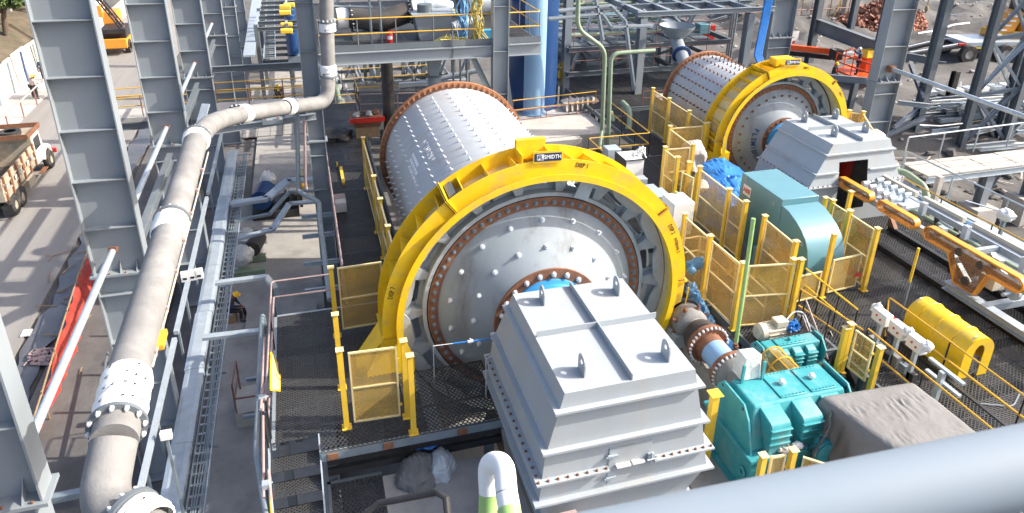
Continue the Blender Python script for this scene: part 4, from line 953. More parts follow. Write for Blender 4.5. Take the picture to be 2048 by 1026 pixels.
# tarpaulin over the main motor
b = drape([(10.45,10.5,1.02),(11.0,8.45,1.0),(12.98,8.45,1.02),(12.82,10.32,1.08)], -0.98, flare=0.34, crown=0.05, fold=0.2, k=4.2, seed=3, n=220, m=34, rr=0.12, wrinkle=0.028)
single('tarpaulin_cover', b, 'tarp_grey', 'grey tarpaulin draped over a big machine beside the teal gearbox', 'tarpaulin', smooth=80)
b = MB()
sh = sheet((10.0,9.7,0.75),(10.5,10.1,0.95),(9.7,9.7,-0.9),(9.2,9.45,-0.9), nx=18, ny=18, amp=0.14, freq=2.6, seed=14, up=(-0.4,-1,0.2)); b.add(sh.v, sh.f)
sh = sheet((8.9,9.6,-0.15),(9.25,9.55,-0.2),(9.35,9.3,-0.95),(8.8,9.3,-0.95), nx=12, ny=12, amp=0.12, freq=3, seed=5, up=(0,-1,0.2)); b.add(sh.v, sh.f)
single('tarpaulin_tail', b, 'cloth_grey', 'dark loose tarpaulin tail hanging in front of the big teal gearbox', 'tarpaulin', smooth=60)

# ================================================================== YELLOW SAFETY FENCES
def fence(name, label, runs, posts=None, h=2.05, z0=0.0, group='yellow mesh safety fences', mid=True, hp=2.17, mm='mesh', pw=0.12):
    """runs: list of (p, q[, zlo, zhi]); a post at every end unless posts are given"""
    o = runs[0][0]; t = Thing(name, label, 'safety fence', (o[0], o[1], z0), group)
    pp = []
    for r in runs:
        p, q = Vector((*r[0], z0)), Vector((*r[1], z0)); zl, zh = (r[2], r[3]) if len(r) > 2 else (0.1, h)
        for e in (r[0], r[1]):
            if posts is None and all((Vector(e)-Vector(x)).length > 0.2 for x in pp): pp.append(e)
        d = (q-p).normalized(); a = p + d*0.10; c = q - d*0.10
        U = Vector((0,0,1)); sd = d.cross(U)
        b = MB(); b.bar(a+U*(zh-0.02), c+U*(zh-0.02), 0.05, 0.04); b.bar(a+U*(zl+0.02), c+U*(zl+0.02), 0.05, 0.04)
        b.bar(a+d*0.02+U*(zl+0.04), a+d*0.02+U*(zh-0.04), 0.05, 0.04, up=d); b.bar(c-d*0.02+U*(zl+0.04), c-d*0.02+U*(zh-0.04), 0.05, 0.04, up=d)
        pn = t.part('panel_frame', b, 'yellow_dusty' , smooth=0)
        zs = [zl+0.04, (zl+zh)/2-0.02, (zl+zh)/2+0.02, zh-0.04] if mid else [zl+0.04, zh-0.04]
        if mid: b = MB(); b.bar(a+d*0.045+U*(zl+zh)/2, c-d*0.045+U*(zl+zh)/2, 0.05, 0.035); t.part('mid_bar', b, 'yellow_dusty', parent=pn, smooth=0)
        for k in range(0, len(zs), 2):
            b = MB(); b.bar(a+d*0.045+U*(zs[k]+zs[k+1])/2, c-d*0.045+U*(zs[k]+zs[k+1])/2, 0.004, zs[k+1]-zs[k]); t.part('mesh_screen', b, mm, parent=pn, smooth=0)
        for zz in (zl+0.3, zh-0.35):
            b = MB(); b.box((c.x-0.02,c.y-0.02,zz+z0), (c.x+0.05,c.y+0.03,zz+z0+0.05)); t.part('bracket', b, 'ypost', parent=pn, smooth=0)
    for e in (posts if posts is not None else pp):
        hh = e[2] if len(e) > 2 else hp
        b = MB(); b.box((e[0]-pw/2,e[1]-pw/2,z0), (e[0]+pw/2,e[1]+pw/2,z0+hh-0.012)); ps = t.part('post', b, 'ypost', smooth=0)
        b = MB(); b.box((e[0]-pw*0.72,e[1]-pw*0.72,z0+hh-0.011), (e[0]+pw*0.72,e[1]+pw*0.72,z0+hh)); t.part('post_cap', b, 'yellow_dusty', parent=ps, smooth=0)
        b = MB(); b.box((e[0]-pw*0.9,e[1]-pw*0.9,z0-0.002), (e[0]+pw*0.9,e[1]+pw*0.9,z0+0.012)); t.part('base_plate', b, 'ypost', parent=ps, smooth=0)
    return t
fence('safety_fence', 'long yellow fence along the shaded left side of the front mill', [((1.86,26.6),(1.86,22.8)), ((1.86,22.8),(1.86,20.95)), ((1.86,20.95),(1.86,19.05)), ((1.86,19.05),(1.86,17.3))])
fence('safety_fence', 'yellow cross panel between the left walkway and the ring guard foot', [((0.18,17.15),(1.55,17.2))], posts=[(0.12,17.05),(0.1,14.85)])
fence('safety_gate', 'yellow mesh gate between two posts at the front platform', [((0.18,13.44),(1.44,13.38))], posts=[(0.11,13.44),(1.5,13.42),(1.56,12.86)])
b = MB(); b.path([(1.38,13.33,1.45),(1.30,13.28,1.45),(1.30,13.28,1.75),(1.38,13.33,1.75)], 0.012, 6); single('gate_handle', b, 'yellow_dusty', 'small bent handle on the front gate panel', 'handle') if False else None
fence('safety_fence', 'yellow fence right of the ring guard turning the corner by the drive shaft', [((10.76,17.6),(10.78,16.1)), ((10.78,16.1),(10.84,14.55)), ((10.9,14.5),(12.42,14.28)), ], posts=[(10.76,17.6),(10.78,16.12),(10.85,14.52),(12.5,14.28),(12.3,14.34)])
fence('safety_fence', 'yellow fence in front of the pale teal motor hood', [((13.12,20.85),(13.1,18.88)), ((13.1,18.88),(13.1,17.9)), ((13.08,16.85),(13.0,15.2))])
fence('safety_fence', 'yellow fence behind the motor hood, orange in tone, facing the rail floor', [((15.9,17.35),(15.9,16.5)), ((15.9,16.5),(15.88,15.3))], posts=[(15.78,17.5),(15.9,17.3),(15.9,16.5),(15.88,15.28),(16.92,17.7)])
fence('safety_fence', 'low yellow panels with a tall post at the stair head by the motor hood', [((13.05,15.1),(14.2,15.2),0.1,1.0), ((14.45,15.3),(15.75,15.42),0.1,1.25)], posts=[(14.36,15.3)], mid=False)
fence('safety_fence', 'tall yellow fence along the drum of the rear mill', [((15.85,30.1),(15.85,28.45)), ((15.85,28.45),(15.85,26.6)), ((15.85,26.6),(15.85,25.0))])
fence('safety_fence', 'stepped yellow fence from the rear mill guard towards the walkway', [((15.7,24.95),(14.1,25.0)), ((14.05,24.95),(14.0,22.9)), ((13.95,22.85),(12.8,22.9)), ((12.76,22.9),(12.78,21.85))])
fence('safety_fence', 'short low yellow panel by the grey cables in front of the rear mill', [((12.9,21.8),(13.1,21.0),0.05,1.6)], posts=[(13.1,20.95,1.9),(13.3,21.9,1.9)], mid=False)
fence('safety_fence', 'yellow panel behind the hood of the rear mill by the big column', [((23.3,25.5),(23.8,25.2)), ((23.8,25.2),(22.4,22.8))], z0=-0.2)
fence('safety_fence', 'small yellow gate panel beside the tarpaulin', [((12.55,12.1),(12.62,11.32),0.25,1.4)], posts=[(12.53,12.15,1.5),(12.4,12.15,1.4),(12.66,11.26,1.4)], mid=True)
fence('safety_fence', 'low yellow panels between two posts in front of the dark tarpaulin tail', [((8.12,9.15),(8.66,9.12),0.4,2.1), ((8.78,9.05),(9.5,8.4),0.4,2.1)], posts=[(8.04,9.15,2.2),(8.72,9.12,2.2)], z0=-1.0, mid=False)
b = MB(); b.box((7.98,10.95,-1), (8.14,11.11,1.18)); b.box((7.92,10.89,1.18), (8.2,11.17,1.2)); single('guard_post', b, 'ypost', 'lone yellow post squeezed between the hood and the teal gearbox', 'post', smooth=0)
b = MB(); c0 = P(1507,437,x=10.35); c1 = P(1472,684,x=10.35); b.tube(c1, c0, 0.055, 12); single('green_pole', b, 'gpost', 'tall thin light green pole standing at the corner of the drive fence', 'pole')
b = MB(); c0 = P(1353,383,x=11.7); b.tube((11.7, c0.y, 0), (11.7, c0.y, c0.z), 0.05, 10); single('green_pole', b, 'gpost', 'short light green pole behind the white cabinets by the ring guard', 'pole')
# yellow/galvanised marker post on the rail floor
t = Thing('marker_post', 'half yellow half galvanised pole standing behind the yellow cover', 'post', (16.04,13.9,0))
b = MB(); b.tube((16.04,13.9,0), (16.04,13.9,1.1), 0.045, 10); t.part('lower_pole', b, 'galv_dk'); b = MB(); b.tube((16.04,13.9,1.1), (16.04,13.9,2.2), 0.04, 10); t.part('upper_pole', b, 'ypost')

# ================================================================== PALE TEAL MOTOR HOOD
t = Thing('main_motor', 'pale teal motor with a stepped sheet metal hood behind the yellow fence', 'electric motor', (14.6, 17.5, 0))
X0, X1 = 13.92, 15.28
b = MB(); b.box((X0,17.25,0.35), (X1,19.5,2.4)); t.part('upper_hood', b, 'motorblue', bevel=0.02)
pr = [(17.24,0.5),(17.24,2.2)] + [(16.9,2.17),(16.5,2.02),(16.2,1.86),(15.95,1.66),(15.78,1.40),(15.68,1.1),(15.62,0.7),(15.6,0.15),(16.2,0.15)]
b = MB(); b.prism(pr, 0, X0+0.02, X1-0.02); t.part('front_hood', b, 'motorblue', smooth=40, bevel=0.015)
b = MB(); b.box((X0-0.12,15.95,0.1), (X0+0.2,16.6,0.75)); t.part('junction_box', b, 'motorblue', bevel=0.015)
b = MB(); b.box((X0+0.1,15.8,-0.1), (X1-0.1,19.4,0.34)); t.part('bed', b, 'motorblue')
b = MB(); b.box((X0-0.012,18.86,1.72), (X0-0.003,19.3,2.08)); pl = t.part('name_plate', b, 'white', smooth=0)
lettering(t, 'ABB', 0.22, 'red', (X0-0.016,19.08,1.90), (0,-1,0), (0,0,1), 'name_letters', True, parent=pl)
for yy, zz in ((19.2,2.25),(17.6,2.1),(17.45,1.35),(17.0,1.2),(16.0,1.5)):
    b = MB(); b.path(arc_pts((X0-0.02,yy,zz), (0,1,0), (0,0,1), 0.05, 0, 2*PI, 8), 0.012, 6); t.part('latch', b, 'galv')
b = MB(); b.box((X0-0.008,16.1,0.95), (X0-0.002,19.45,0.985)); t.part('seam', b, 'motorblue')
t = Thing('cooling_fan_unit', 'teal motor block with valves half hidden behind the fence', 'machine', (13.55, 16.8, 0))
b = MB(); b.box((13.35,16.4,0.02), (13.75,17.5,0.75)); b.lathe([(0.02,-0.4),(0.2,-0.4),(0.22,0.3),(0.02,0.3)], (13.52,16.95,0.95), (0,1,0), 20); t.part('casing', b, 'motorblue', bevel=0.02)
b = MB(); sh = sheet((15.25,16.05,0.95),(15.7,15.25,0.55),(15.5,15.4,0.45),(15.2,16.1,0.35), 10, 8, 0.03, 3, 3, up=(1,0,0)); b.add(sh.v, sh.f); single('red_cloth', b, 'red', 'red cloth pennant hanging off the end of the pale teal motor hood', 'cloth', smooth=60)
# tarps and wrapped things by the rear mill pinion
b = drape([(13.8,19.9,0.95),(14.9,19.8,1.1),(15.6,21.6,1.35),(15.3,23.0,1.5),(14.3,22.8,1.35),(13.65,21.4,0.9)], 0.0, flare=0.3, crown=0.2, fold=0.28, k=4, seed=5, n=180, m=26, rr=0.2, wrinkle=0.12)
single('blue_tarpaulin', b, 'tarp_blue', 'bright blue tarpaulin bundled over the drive of the rear mill', 'tarpaulin', smooth=80)
b = drape([(14.35,23.7,1.45),(15.0,23.6,1.5),(15.15,24.3,1.7),(14.5,24.5,1.65)], 0.7, flare=0.12, crown=0.15, fold=0.16, k=6, seed=9, n=120, m=18, rr=0.15, wrinkle=0.10)
single('pale_cloth', b, 'cloth_lt', 'pale cloth thrown over a machine in front of the rear ring guard', 'cloth', smooth=80)
b = MB(); b.box((14.45,23.7,0),(15.0,24.4,1.4)); single('covered_machine', b, 'cast', 'grey machine body under the pale cloth', 'machine')
t = Thing('lube_unit', 'dark pump with a wrapped hood between the yellow fence posts', 'pump', (13.7,21.9,0))
b = MB(); b.lathe([(0.02,0),(0.4,0),(0.42,0.6),(0.02,0.62)], (13.7,21.5,0.7), (0,1,0), 20); t.part('body', b, 'cast'); b = MB(); b.box((13.4,21.4,0), (14,22.3,0.4)); t.part('base', b, 'teal'); b = MB(); b.blob((13.7,21.6,1.0), (0.3,0.4,0.25), 14, 10, 0.2, 3); t.part('wrap', b, 'wrap', smooth=60)
# blue sheets tied to the front fence
b = MB(); b.blob((10.55,16.3,1.15), (0.32,0.10,0.19), 26, 18, 0.22, 6); b.blob((10.3,16.1,1.08), (0.12,0.1,0.13), 14, 10, 0.2, 2); single('blue_sheet', b, 'tarp_lblue', 'pale blue plastic sheet tied round the fence by the ring guard', 'plastic sheet', smooth=60)
b = MB()
for q in range(5): b.blob((10.05+0.09*q, 15.6-0.13*q, 0.75-0.2*q), (0.15,0.13,0.22), 18, 12, 0.3, q)
single('blue_sheet', b, 'tarp_lblue', 'crumpled pale blue plastic hanging down beside the drive shaft', 'plastic sheet', smooth=60)

# ================================================================== ELECTRICAL CABINETS BESIDE THE RING GUARD
def cabinet(label, c, sx, sy, sz, m='white', group='cabinets between the two mills', tilt=0.0, wrap=False, leg=True):
    t = Thing('cabinet', label, 'cabinet', c, group); x, y, z = c
    b = MB(); b.box((x-sx/2,y-sy/2,z), (x+sx/2,y+sy/2,z+sz)); t.part('case', b, m, bevel=0.012)
    b = MB(); b.box((x-sx/2-0.02,y-sy/2+0.03,z+0.04), (x-sx/2-0.002,y+sy/2-0.03,z+sz-0.05)); d = t.part('door', b, 'galv_dk' if m != 'white' else 'white', bevel=0.005)
    b = MB(); b.box((x-sx/2-0.035,y-0.03,z+sz*0.45), (x-sx/2-0.021,y+0.0,z+sz*0.6)); t.part('handle', b, 'black', parent=d)
    if leg and z > 0.1:
        for dy in (-sy*0.4, sy*0.4): b = MB(); b.box((x-0.03,y+dy-0.03,0), (x+0.03,y+dy+0.03,z)); t.part('stand_leg', b, 'galv_dk')
    return t
cabinet('grey lidded cabinet nearest the railing between the mills', (11.25,24.3,1.0), 0.55,0.55,0.75, 'galv'); cabinet('tall white cabinet with black edges and loose cables', (11.55,23.3,0.45), 0.75,0.95,1.3)
b = MB(); b.box((11.15,22.81,0.45),(11.19,23.79,1.78)); b.box((11.15,22.78,1.755),(11.95,22.82,1.79)); single('cabinet_trim', b, 'black', 'black edge frame leaning on the tall white cabinet', 'frame', smooth=0)
b = MB()
for i in range(12): q = [Vector((11.85+random.uniform(-.25,.3), 23.2+random.uniform(-.4,.4), z)) for z in (1.78,1.95+random.uniform(0,.2),1.5,0.9)]; b.path(fillet(q,0.15,3), 0.022, 5)
single('cable_tangle', b, 'white', 'loose white cables hanging over the tall white cabinet', 'cables')
cabinet('small galvanised junction box, upper of the pair by the ring guard', (11.45,22.0,1.0), 0.34,0.34,0.42, 'galv'); cabinet('small galvanised junction box, lower of the pair by the ring guard', (11.5,21.3,0.95), 0.34,0.34,0.42, 'galv')
cabinet('broad grey cabinet with wrapped front beside the ring guard', (11.3,20.4,0.6), 0.65,0.7,0.95, 'galv'); cabinet('large white cabinet beside the short green pole', (11.6,19.5,0.5), 0.75,0.85,1.2)

# ================================================================== RAIL FLOOR: RAILS, TROLLEY, COVER, RAILINGS
for k, x in enumerate((18.25, 19.62)):
    b = MB(); b.ibeam((x,3.5,0.1), (x,18.45,0.1), 0.2, 0.15, 0.03); single('trolley_rail', b, 'black', ['black rail on the grating nearer the yellow cover', 'black rail on the grating under the trolley side'][k], 'rail', smooth=0)
    b = MB(); b.prism([(18.1,0.2),(18.45,0.2),(18.45,0.48),(18.36,0.48)], 0, x-0.08, x+0.08); single('rail_stop', b, 'rust', ['rusty stop block at the end of the nearer rail', 'rusty stop block at the end of the farther rail'][k], 'stop block', smooth=0, group='rail stop blocks')
t = Thing('trommel_trolley', 'pale grey trolley on rails with orange roller guards, seen at the right edge', 'trolley', (19, 13, 0.2))
for x in (18.35, 19.75): b = MB(); b.box((x-0.09,8.2,1.32), (x+0.09,19.3,1.52)); t.part('long_beam', b, 'galv', bevel=0.008)
for y in (9.3, 11.0, 12.7, 14.4): b = MB(); b.box((18.45,y-0.07,1.33), (19.65,y+0.07,1.50)); t.part('cross_beam', b, 'galv')
for x in (18.0, 19.9): b = MB(); b.ibeam((x,6.5,0.46), (x,14.35,0.46), 0.26, 0.3, 0.02); t.part('base_beam', b, 'galv')
for y in (7.6, 9.4, 11.2, 13.0, 14.2): b = MB(); b.box((18.16,y-0.1,0.36), (19.74,y+0.1,0.58)); t.part('base_cross_beam', b, 'galv')
for x in (18.35, 19.75):
    b = MB(); b.bar((x,14.9,1.32), (x,13.9,0.58), 0.16, 0.2); t.part('sloping_leg', b, 'galv'); b = MB(); b.box((x-0.09,9.0,0.58), (x+0.09,9.2,1.32)); t.part('upright_leg', b, 'galv')
for x in (18.25, 19.62):
    for y in (8.5, 13.6): b = MB(); b.tube((x-0.06,y,0.31), (x+0.06,y,0.31), 0.13, 20); t.part('wheel', b, 'rubber_dk')
b = MB(); b.box((18.1,11.1,0.2), (18.4,11.25,0.45)); t.part('rail_clamp', b, 'orange')
def stadium(y0, y1, z0, z1, belly=None, n=8):
    r = (z1-z0)/2; zc = (z0+z1)/2; pts = [(y0-r + r*math.sin(0) + 0, 0)]
    pts = [(max(y0,y1)-r + r*math.cos(a), zc + r*math.sin(a)) for a in [-PI/2 + PI*i/n for i in range(n+1)]] + [(min(y0,y1)+r + r*math.cos(a), zc + r*math.sin(a)) for a in [PI/2 + PI*i/n for i in range(n+1)]]
    if belly: pts += belly
    return pts
def roller_guard(x, pts, label):
    n = len(pts); b = MB(); w_ = 0.03; yc = sum(p[0] for p in pts)/n; zc = sum(p[1] for p in pts)/n
    cen = [Vector((x, p[0], p[1])) for p in pts]
    b = MB(); vs = []
    for i, p in enumerate(cen):
        q0, q1 = cen[i-1], cen[(i+1) % n]; d = (q1-q0).normalized(); nn = Vector((0, d.z, -d.y)); 
        vs += [p + Vector((-0.11,0,0)), p + Vector((0.11,0,0)), p - nn*0.05 + Vector((0.11,0,0)), p - nn*0.05 + Vector((-0.11,0,0))]
    fs = []
    for i in range(n):
        j = (i+1) % n
        for k in range(4): fs.append((4*i+k, 4*j+k, 4*j+(k+1)%4, 4*i+(k+1)%4))
    b.add(vs, fs); g = t.part('roller_guard', b, 'orange', label=label, smooth=40)
    b = MB(); b.add([(x-0.085, p[0], p[1]) for p in pts] + [(x-0.080, p[0], p[1]) for p in pts], [tuple(range(n)), tuple(range(2*n-1, n-1, -1))]); t.part('guard_mesh', b, 'omesh', parent=g, smooth=0)
    return g
for x, s in ((18.12, 0),):
    roller_guard(x, stadium(17.95, 19.65, 1.42, 1.80), 'orange guard at the far end of the trolley' if not s else None)
    roller_guard(x, stadium(15.95, 17.65, 1.42, 1.80), 'middle orange guard' if not s else None)
    roller_guard(x, stadium(12.2, 15.6, 1.42, 1.80, [(12.9,1.42),(13.5,0.72),(14.1,0.72),(14.55,1.42)][::1]) if False else
        [(15.6-0.19+0.19*math.cos(a), 1.61+0.19*math.sin(a)) for a in [PI/2 - PI*i/8 for i in range(9)]][:9] + [(14.6,1.42),(14.15,0.62),(13.5,0.62),(13.25,1.42)] + [(12.39+0.19*math.cos(a), 1.61+0.19*math.sin(a)) for a in [-PI/2 - PI*i/8 for i in range(9)]], 'long orange guard with a hanging triangular part' if not s else None)
for y in (13.9,):
    for x in (18.05,): b = MB(); b.tube((x-0.02,13.85,0.85), (x+0.05,13.85,0.85), 0.13, 20); b.tube((x-0.02,13.55,1.55), (x+0.05,13.55,1.55), 0.12, 20); b.tube((x-0.02,14.3,1.58), (x+0.05,14.3,1.58), 0.12, 20); t.part('sprocket', b, 'rubber_dk')
rw = mesh_of(MB().tube((-0.13,0,0),(0.13,0,0),0.085,14), 'galv', 'roller')
for k in range(5):
    for s in (-0.22, 0.22): t.inst('roller', rw, (18.95+s*1.3, 18.95-0.32*k, 1.72+0.06*(s>0))); b = MB(); b.box((18.9+s*1.3-0.03,18.9-0.32*k,1.5), (18.9+s*1.3+0.09,19.0-0.32*k,1.66)); t.part('roller_bracket', b, 'galv')
b = MB(); b.box((18.5,17.2,1.46), (19.6,19.2,1.52)); t.part('roller_bed', b, 'galv')
for y in (17.0, 15.3, 13.3, 11.6):
    b = MB(); b.box((18.42,y,1.52), (18.62,y+0.22,1.78)); t.part('stop_block', b, 'galv', bevel=0.006)
    b = MB(); b.box((18.95,y-0.35,1.5), (19.12,y-0.18,1.95)); t.part('upright_block', b, 'galv', bevel=0.006)
b = MB(); b.tube((18.4,12.9,0.9), (19.2,12.9,0.9), 0.06, 12); b.tube((18.75,12.9,0.9), (18.85,12.9,0.9), 0.22, 20); t.part('drive_axle', b, 'galv')
b = MB(); b.box((18.5,13.3,0.75), (18.95,13.8,1.1)); b.blob((18.75,13.55,1.1), (0.2,0.25,0.1), 12, 6); t.part('drive_motor', b, 'cream')

for y0_, y1_ in ((17.95,19.65),(15.95,17.65),(12.2,15.6)):
    b = MB(); b.box((19.9,y0_,1.45),(20.06,y1_,1.66)); t.part('side_strip', b, 'cream', bevel=0.02)
# half-round yellow cover standing on the grating
t = Thing('tunnel_cover', 'half-round yellow sheet metal cover with three hoops standing on the grating', 'machine cover', (15.75, 12.1, 0))
xc, r, zc = 15.66, 0.47, 0.74; ya, yb = 11.1, 13.0
b = MB(); prof = [(xc-r, 0.02)] + [(xc - r*math.cos(a), zc + r*math.sin(a)) for a in [PI*i/20 for i in range(21)]] + [(xc+r, 0.35)]
inn = [(xc - (r-0.02)*math.cos(a), zc + (r-0.02)*math.sin(a)) for a in [PI - PI*i/20 for i in range(21)]]
b.prism(prof + [(xc+r-0.02,0.35)] + inn + [(xc-r+0.02,0.02)], 1, ya, yb); t.part('shell', b, 'yellow', smooth=40)
for y in (11.55, 12.1, 12.65): b = MB(); b.path(arc_pts((xc,y,zc), (1,0,0), (0,0,1), r+0.012, 0, PI, 20), 0.02, 6); t.part('hoop', b, 'yellow')
for y in (11.15, 12.95): b = MB(); b.path(arc_pts((xc-0.2,y,zc+r*0.9), (1,0,0.45), (0,0,1), 0.08, 0.1, PI-0.1, 8), 0.012, 6); t.part('lifting_eye', b, 'galv')
op = [(xc-0.16,0.02),(xc-0.16,zc)] + [(xc - 0.16*math.cos(a), zc+0.02 + 0.24*math.sin(a)) for a in [PI*i/10 for i in range(11)]] + [(xc+0.16,zc),(xc+0.16,0.02)]
b = MB(); outer = [(xc-r,0.02)] + [(xc - r*math.cos(a), zc + r*math.sin(a)) for a in [PI*i/20 for i in range(21)]] + [(xc+r,0.02)]
b.prism(outer + op[::-1], 1, ya-0.02, ya-0.001); t.part('end_plate', b, 'yellow', smooth=0)
b = MB(); b.prism(outer, 1, yb+0.001, yb+0.02); t.part('end_plate', b, 'yellow', smooth=0)
b = MB(); b.box((15.1,13.3,0.0),(15.3,13.5,0.35)); single('red_box', b, 'red', 'small red box behind the yellow cover by the marker post', 'box', bevel=0.02)

handrail('handrail', 'yellow railing between the tarpaulin and the white control boxes', [(13.25,5.0,0),(13.25,12.3,0)], step=1.8, group='yellow railings of the service floor')
handrail('handrail', 'yellow railing along the near side of the yellow cover', [(14.87,5.0,0),(14.87,13.4,0),(14.55,12.9,-0.9)], step=1.9, group='yellow railings of the service floor')
handrail('handrail', 'bright yellow stair railing beside the low panels', [(13.6,15.3,0),(13.6,13.1,0)], step=0.8, group='yellow railings of the service floor', m='yellow')
handrail('handrail', 'yellow railing running down from the drive fence corner', [(12.75,14.35,0),(13.2,12.4,-0.1)], step=0.9, group='yellow railings of the service floor')
handrail('handrail', 'dusty pink rails of the small stair beside the small teal gearbox', [(12.55,13.9,0),(12.4,12.5,-0.95)], m='pinkrail', step=0.8)
handrail('handrail', 'pale railing by the walkway between the ring guard and motor fence', [(10.9,17.85,0),(11.6,17.9,0),(11.75,17.6,0),(11.75,14.5,0)], m='yellow_dusty', mp='yellow_dusty', step=1.5)
t = Thing('short_stair', 'short steel stair with white stringer going down beside the small gearbox', 'stairs', (13, 12.6, -0.5))
for i in range(4): t.inst('tread', lattice(0.75, 0.26, 0.12, 0.09), (12.6, 13.35-0.3*i, -0.2-0.2*i))
for x in (12.58, 13.38): b = MB(); b.bar((x,13.7,0), (x,12.35,-0.92), 0.03, 0.2); t.part('stringer', b, 'white' if x < 13 else 'black')
handrail('handrail', 'yellow railing along the far right edge of the rail floor', [(21.55,3.5,0),(21.55,20.4,0)], step=2.1)
b = MB(); b.box((13.35,5,-1.0),(14.8,13.2,-0.92)); struct('lower_channel_floor', b, 'concrete_lt')
b = MB(); b.channel((14.95,4.5,-0.13), (14.95,13.4,-0.13), 0.3, 0.1); single('trench_beam', b, 'black', 'black channel beam along the trench under the yellow railing', 'steel beam', smooth=0)
for k, (x, y) in enumerate(((14.3,8.2),(14.1,9.1))): b = MB(); b.box((x,y,-0.92),(x+0.4,y+0.3,-0.55)); single('yellow_block', b, 'yellow', ['yellow steel block in the trench under the railing, nearer', 'yellow steel block in the trench under the railing, farther'][k], 'steel block', bevel=0.02)
# push-button stations
t0 = None
for k, (x, y, lb) in enumerate(((13.9,12.55,'white control station with a torn plastic hood, first of three'), (13.9,11.95,'white control station in the middle of three'), (13.9,11.35,'white control station with ragged wrapping, nearest of three'))):
    t = Thing('control_station', lb, 'control box', (x,y,0), 'white control stations on posts')
    b = MB(); b.box((x-0.05,y-0.05,-0.9), (x+0.05,y+0.05,1.1)); t.part('post', b, 'galv')
    b = MB(); b.box((x-0.14,y-0.24,1.02), (x+0.1,y+0.24,1.36)); bx = t.part('box', b, 'white', bevel=0.02)
    for q in (-0.08, 0.06): b = MB(); b.tube((x-0.141,y+q,1.2+q*0.4), (x-0.165,y+q,1.2+q*0.4), 0.028, 10); t.part('push_button', b, 'red', parent=bx)
    b = MB(); b.blob((x+0.02,y-0.24+0.5*(k==0),1.28), (0.14,0.12,0.14), 14, 10, 0.3, k); t.part('wrapping', b, 'wrap', parent=bx, smooth=60)
t = Thing('bracket_post', 'galvanised post with empty cross brackets beside the tarpaulin', 'post', (13.75,10.4,0))
b = MB(); b.box((13.69,10.34,-0.9), (13.81,10.46,1.1)); t.part('post', b, 'galv')
for z in (1.1, 0.75): b = MB(); b.bar((13.85,10.9,z), (13.85,9.9,z), 0.1, 0.06); t.part('cross_bracket', b, 'galv')

# loose hoses and cables about the drive
rnd = random.Random(12)
def hose(label, pts, r=0.02, m='rubber_dk', cat='hose'):
    b = MB(); b.path(fillet([Vector(p) for p in pts], 0.18, 4), r, 6); single('hose', b, m, label, cat, smooth=50)
hose('black hose looping off the right end of the big teal gearbox', [(11.4,11.3,0.2),(11.75,11.5,0.45),(11.9,11.0,0.1),(11.7,10.7,-0.4),(12.1,10.9,-0.9)])
hose('thin black hose dropping beside the small gate panel', [(11.9,12.4,0.3),(12.15,12.1,0.2),(12.05,11.6,-0.3),(12.3,11.4,-0.9)])
hose('white cable running from the cream motor to the stair railing', [(11.85,13.7,0.62),(12.2,13.85,0.8),(12.5,13.8,0.75),(12.55,13.4,0.3),(12.6,13.0,-0.6)], 0.018, 'white', 'cable')
hose('grey cable snaking over the dark grating between the mills', [(12.9,23.0,0.03),(13.3,23.4,0.03),(13.1,22.2,0.03),(13.5,21.0,0.03),(13.2,20.0,0.03)], 0.018, 'galv', 'cable')
hose('pale hose lying on the grating in front of the yellow cover', [(15.0,10.2,0.03),(15.7,9.9,0.03),(16.4,10.3,0.03),(16.9,9.7,0.03)], 0.02, 'steel', 'hose')
hose('thin cable hanging under the white control stations', [(13.9,12.4,1.0),(14.0,12.1,0.3),(13.95,11.7,0.2),(13.9,11.4,1.0)], 0.014, 'black', 'cable')
t = Thing('cable_box_rack', 'small dark electrical boxes and glands under the white control stations', 'junction boxes', (13.95,11.8,0.1))
for k in range(6): b = MB(); y = 11.2+0.28*k; b.box((13.85,y,0.1+0.05*(k%2)),(14.02,y+0.2,0.34+0.05*(k%3))); t.part('gland_box', b, ('black','galv_dk','rubber')[k%3], bevel=0.01)
for k, (x, y) in enumerate(((10.95,12.2),(8.2,12.3),(11.9,9.7))): b = MB(); b.blob((x,y,-0.93),(0.25,0.2,0.12),24,14,0.2,k+11); single('rag', b, ('cloth_grey','cloth_lt','cloth_grey')[k], ['dark rag on the slab behind the big teal gearbox','pale rag on the slab by the hood corner','dark rag near the tarpaulin edge'][k], 'rag', smooth=70)
# ================================================================== LONG GREY SLURRY PIPE
t = Thing('slurry_pipe', 'long thick grey pipe hanging from above, bending and running towards the camera', 'pipe', (-2.65, 14, 5.7))
def pipe_run(t, pts, r, m='rubber', n=24, nm='pipe_length', label=None):
    b = MB(); b.path(pts, r, n); return t.part(nm, b, m, label=label, smooth=50)
PR = 0.262
pv = [P(652,-60,y=26.7), P(654,60,y=26.7), P(657,140,y=26.6)]
p3 = P(640,196,y=26.3); p4 = P(575,215,y=25.4); p5 = P(485,228,y=23.2); p6 = P(440,240,y=21.2); p7 = P(398,275,y=18.4)
q0 = Vector((-2.70, 17.6, 5.72)); q1 = Vector((-2.64, 9.0, 5.74)); q2 = P(228,885,d=8.35); q3 = P(207,975,d=8.1); q4 = P(215,1000,d=7.9); q5 = P(420,1150,d=7.2)
pipe_run(t, [pv[0], pv[1], pv[2]], PR*0.95)
pipe_run(t, fillet([pv[2], P(655,205,y=26.4), p4], 1.6, 12), PR*1.0, label='lower bend of the hanging pipe')
pipe_run(t, [p4, p5], PR*0.98)
pipe_run(t, fillet([p5, P(420,245,y=20.4), q0], 1.6, 12), PR, label='upper bend turning towards the camera')
pipe_run(t, [q0, q1], PR)
pipe_run(t, [q1, q2], PR)
pipe_run(t, fillet([q2, P(203,1010,d=7.95), q5], 0.62, 12), PR*0.97, label='ribbed end elbow')
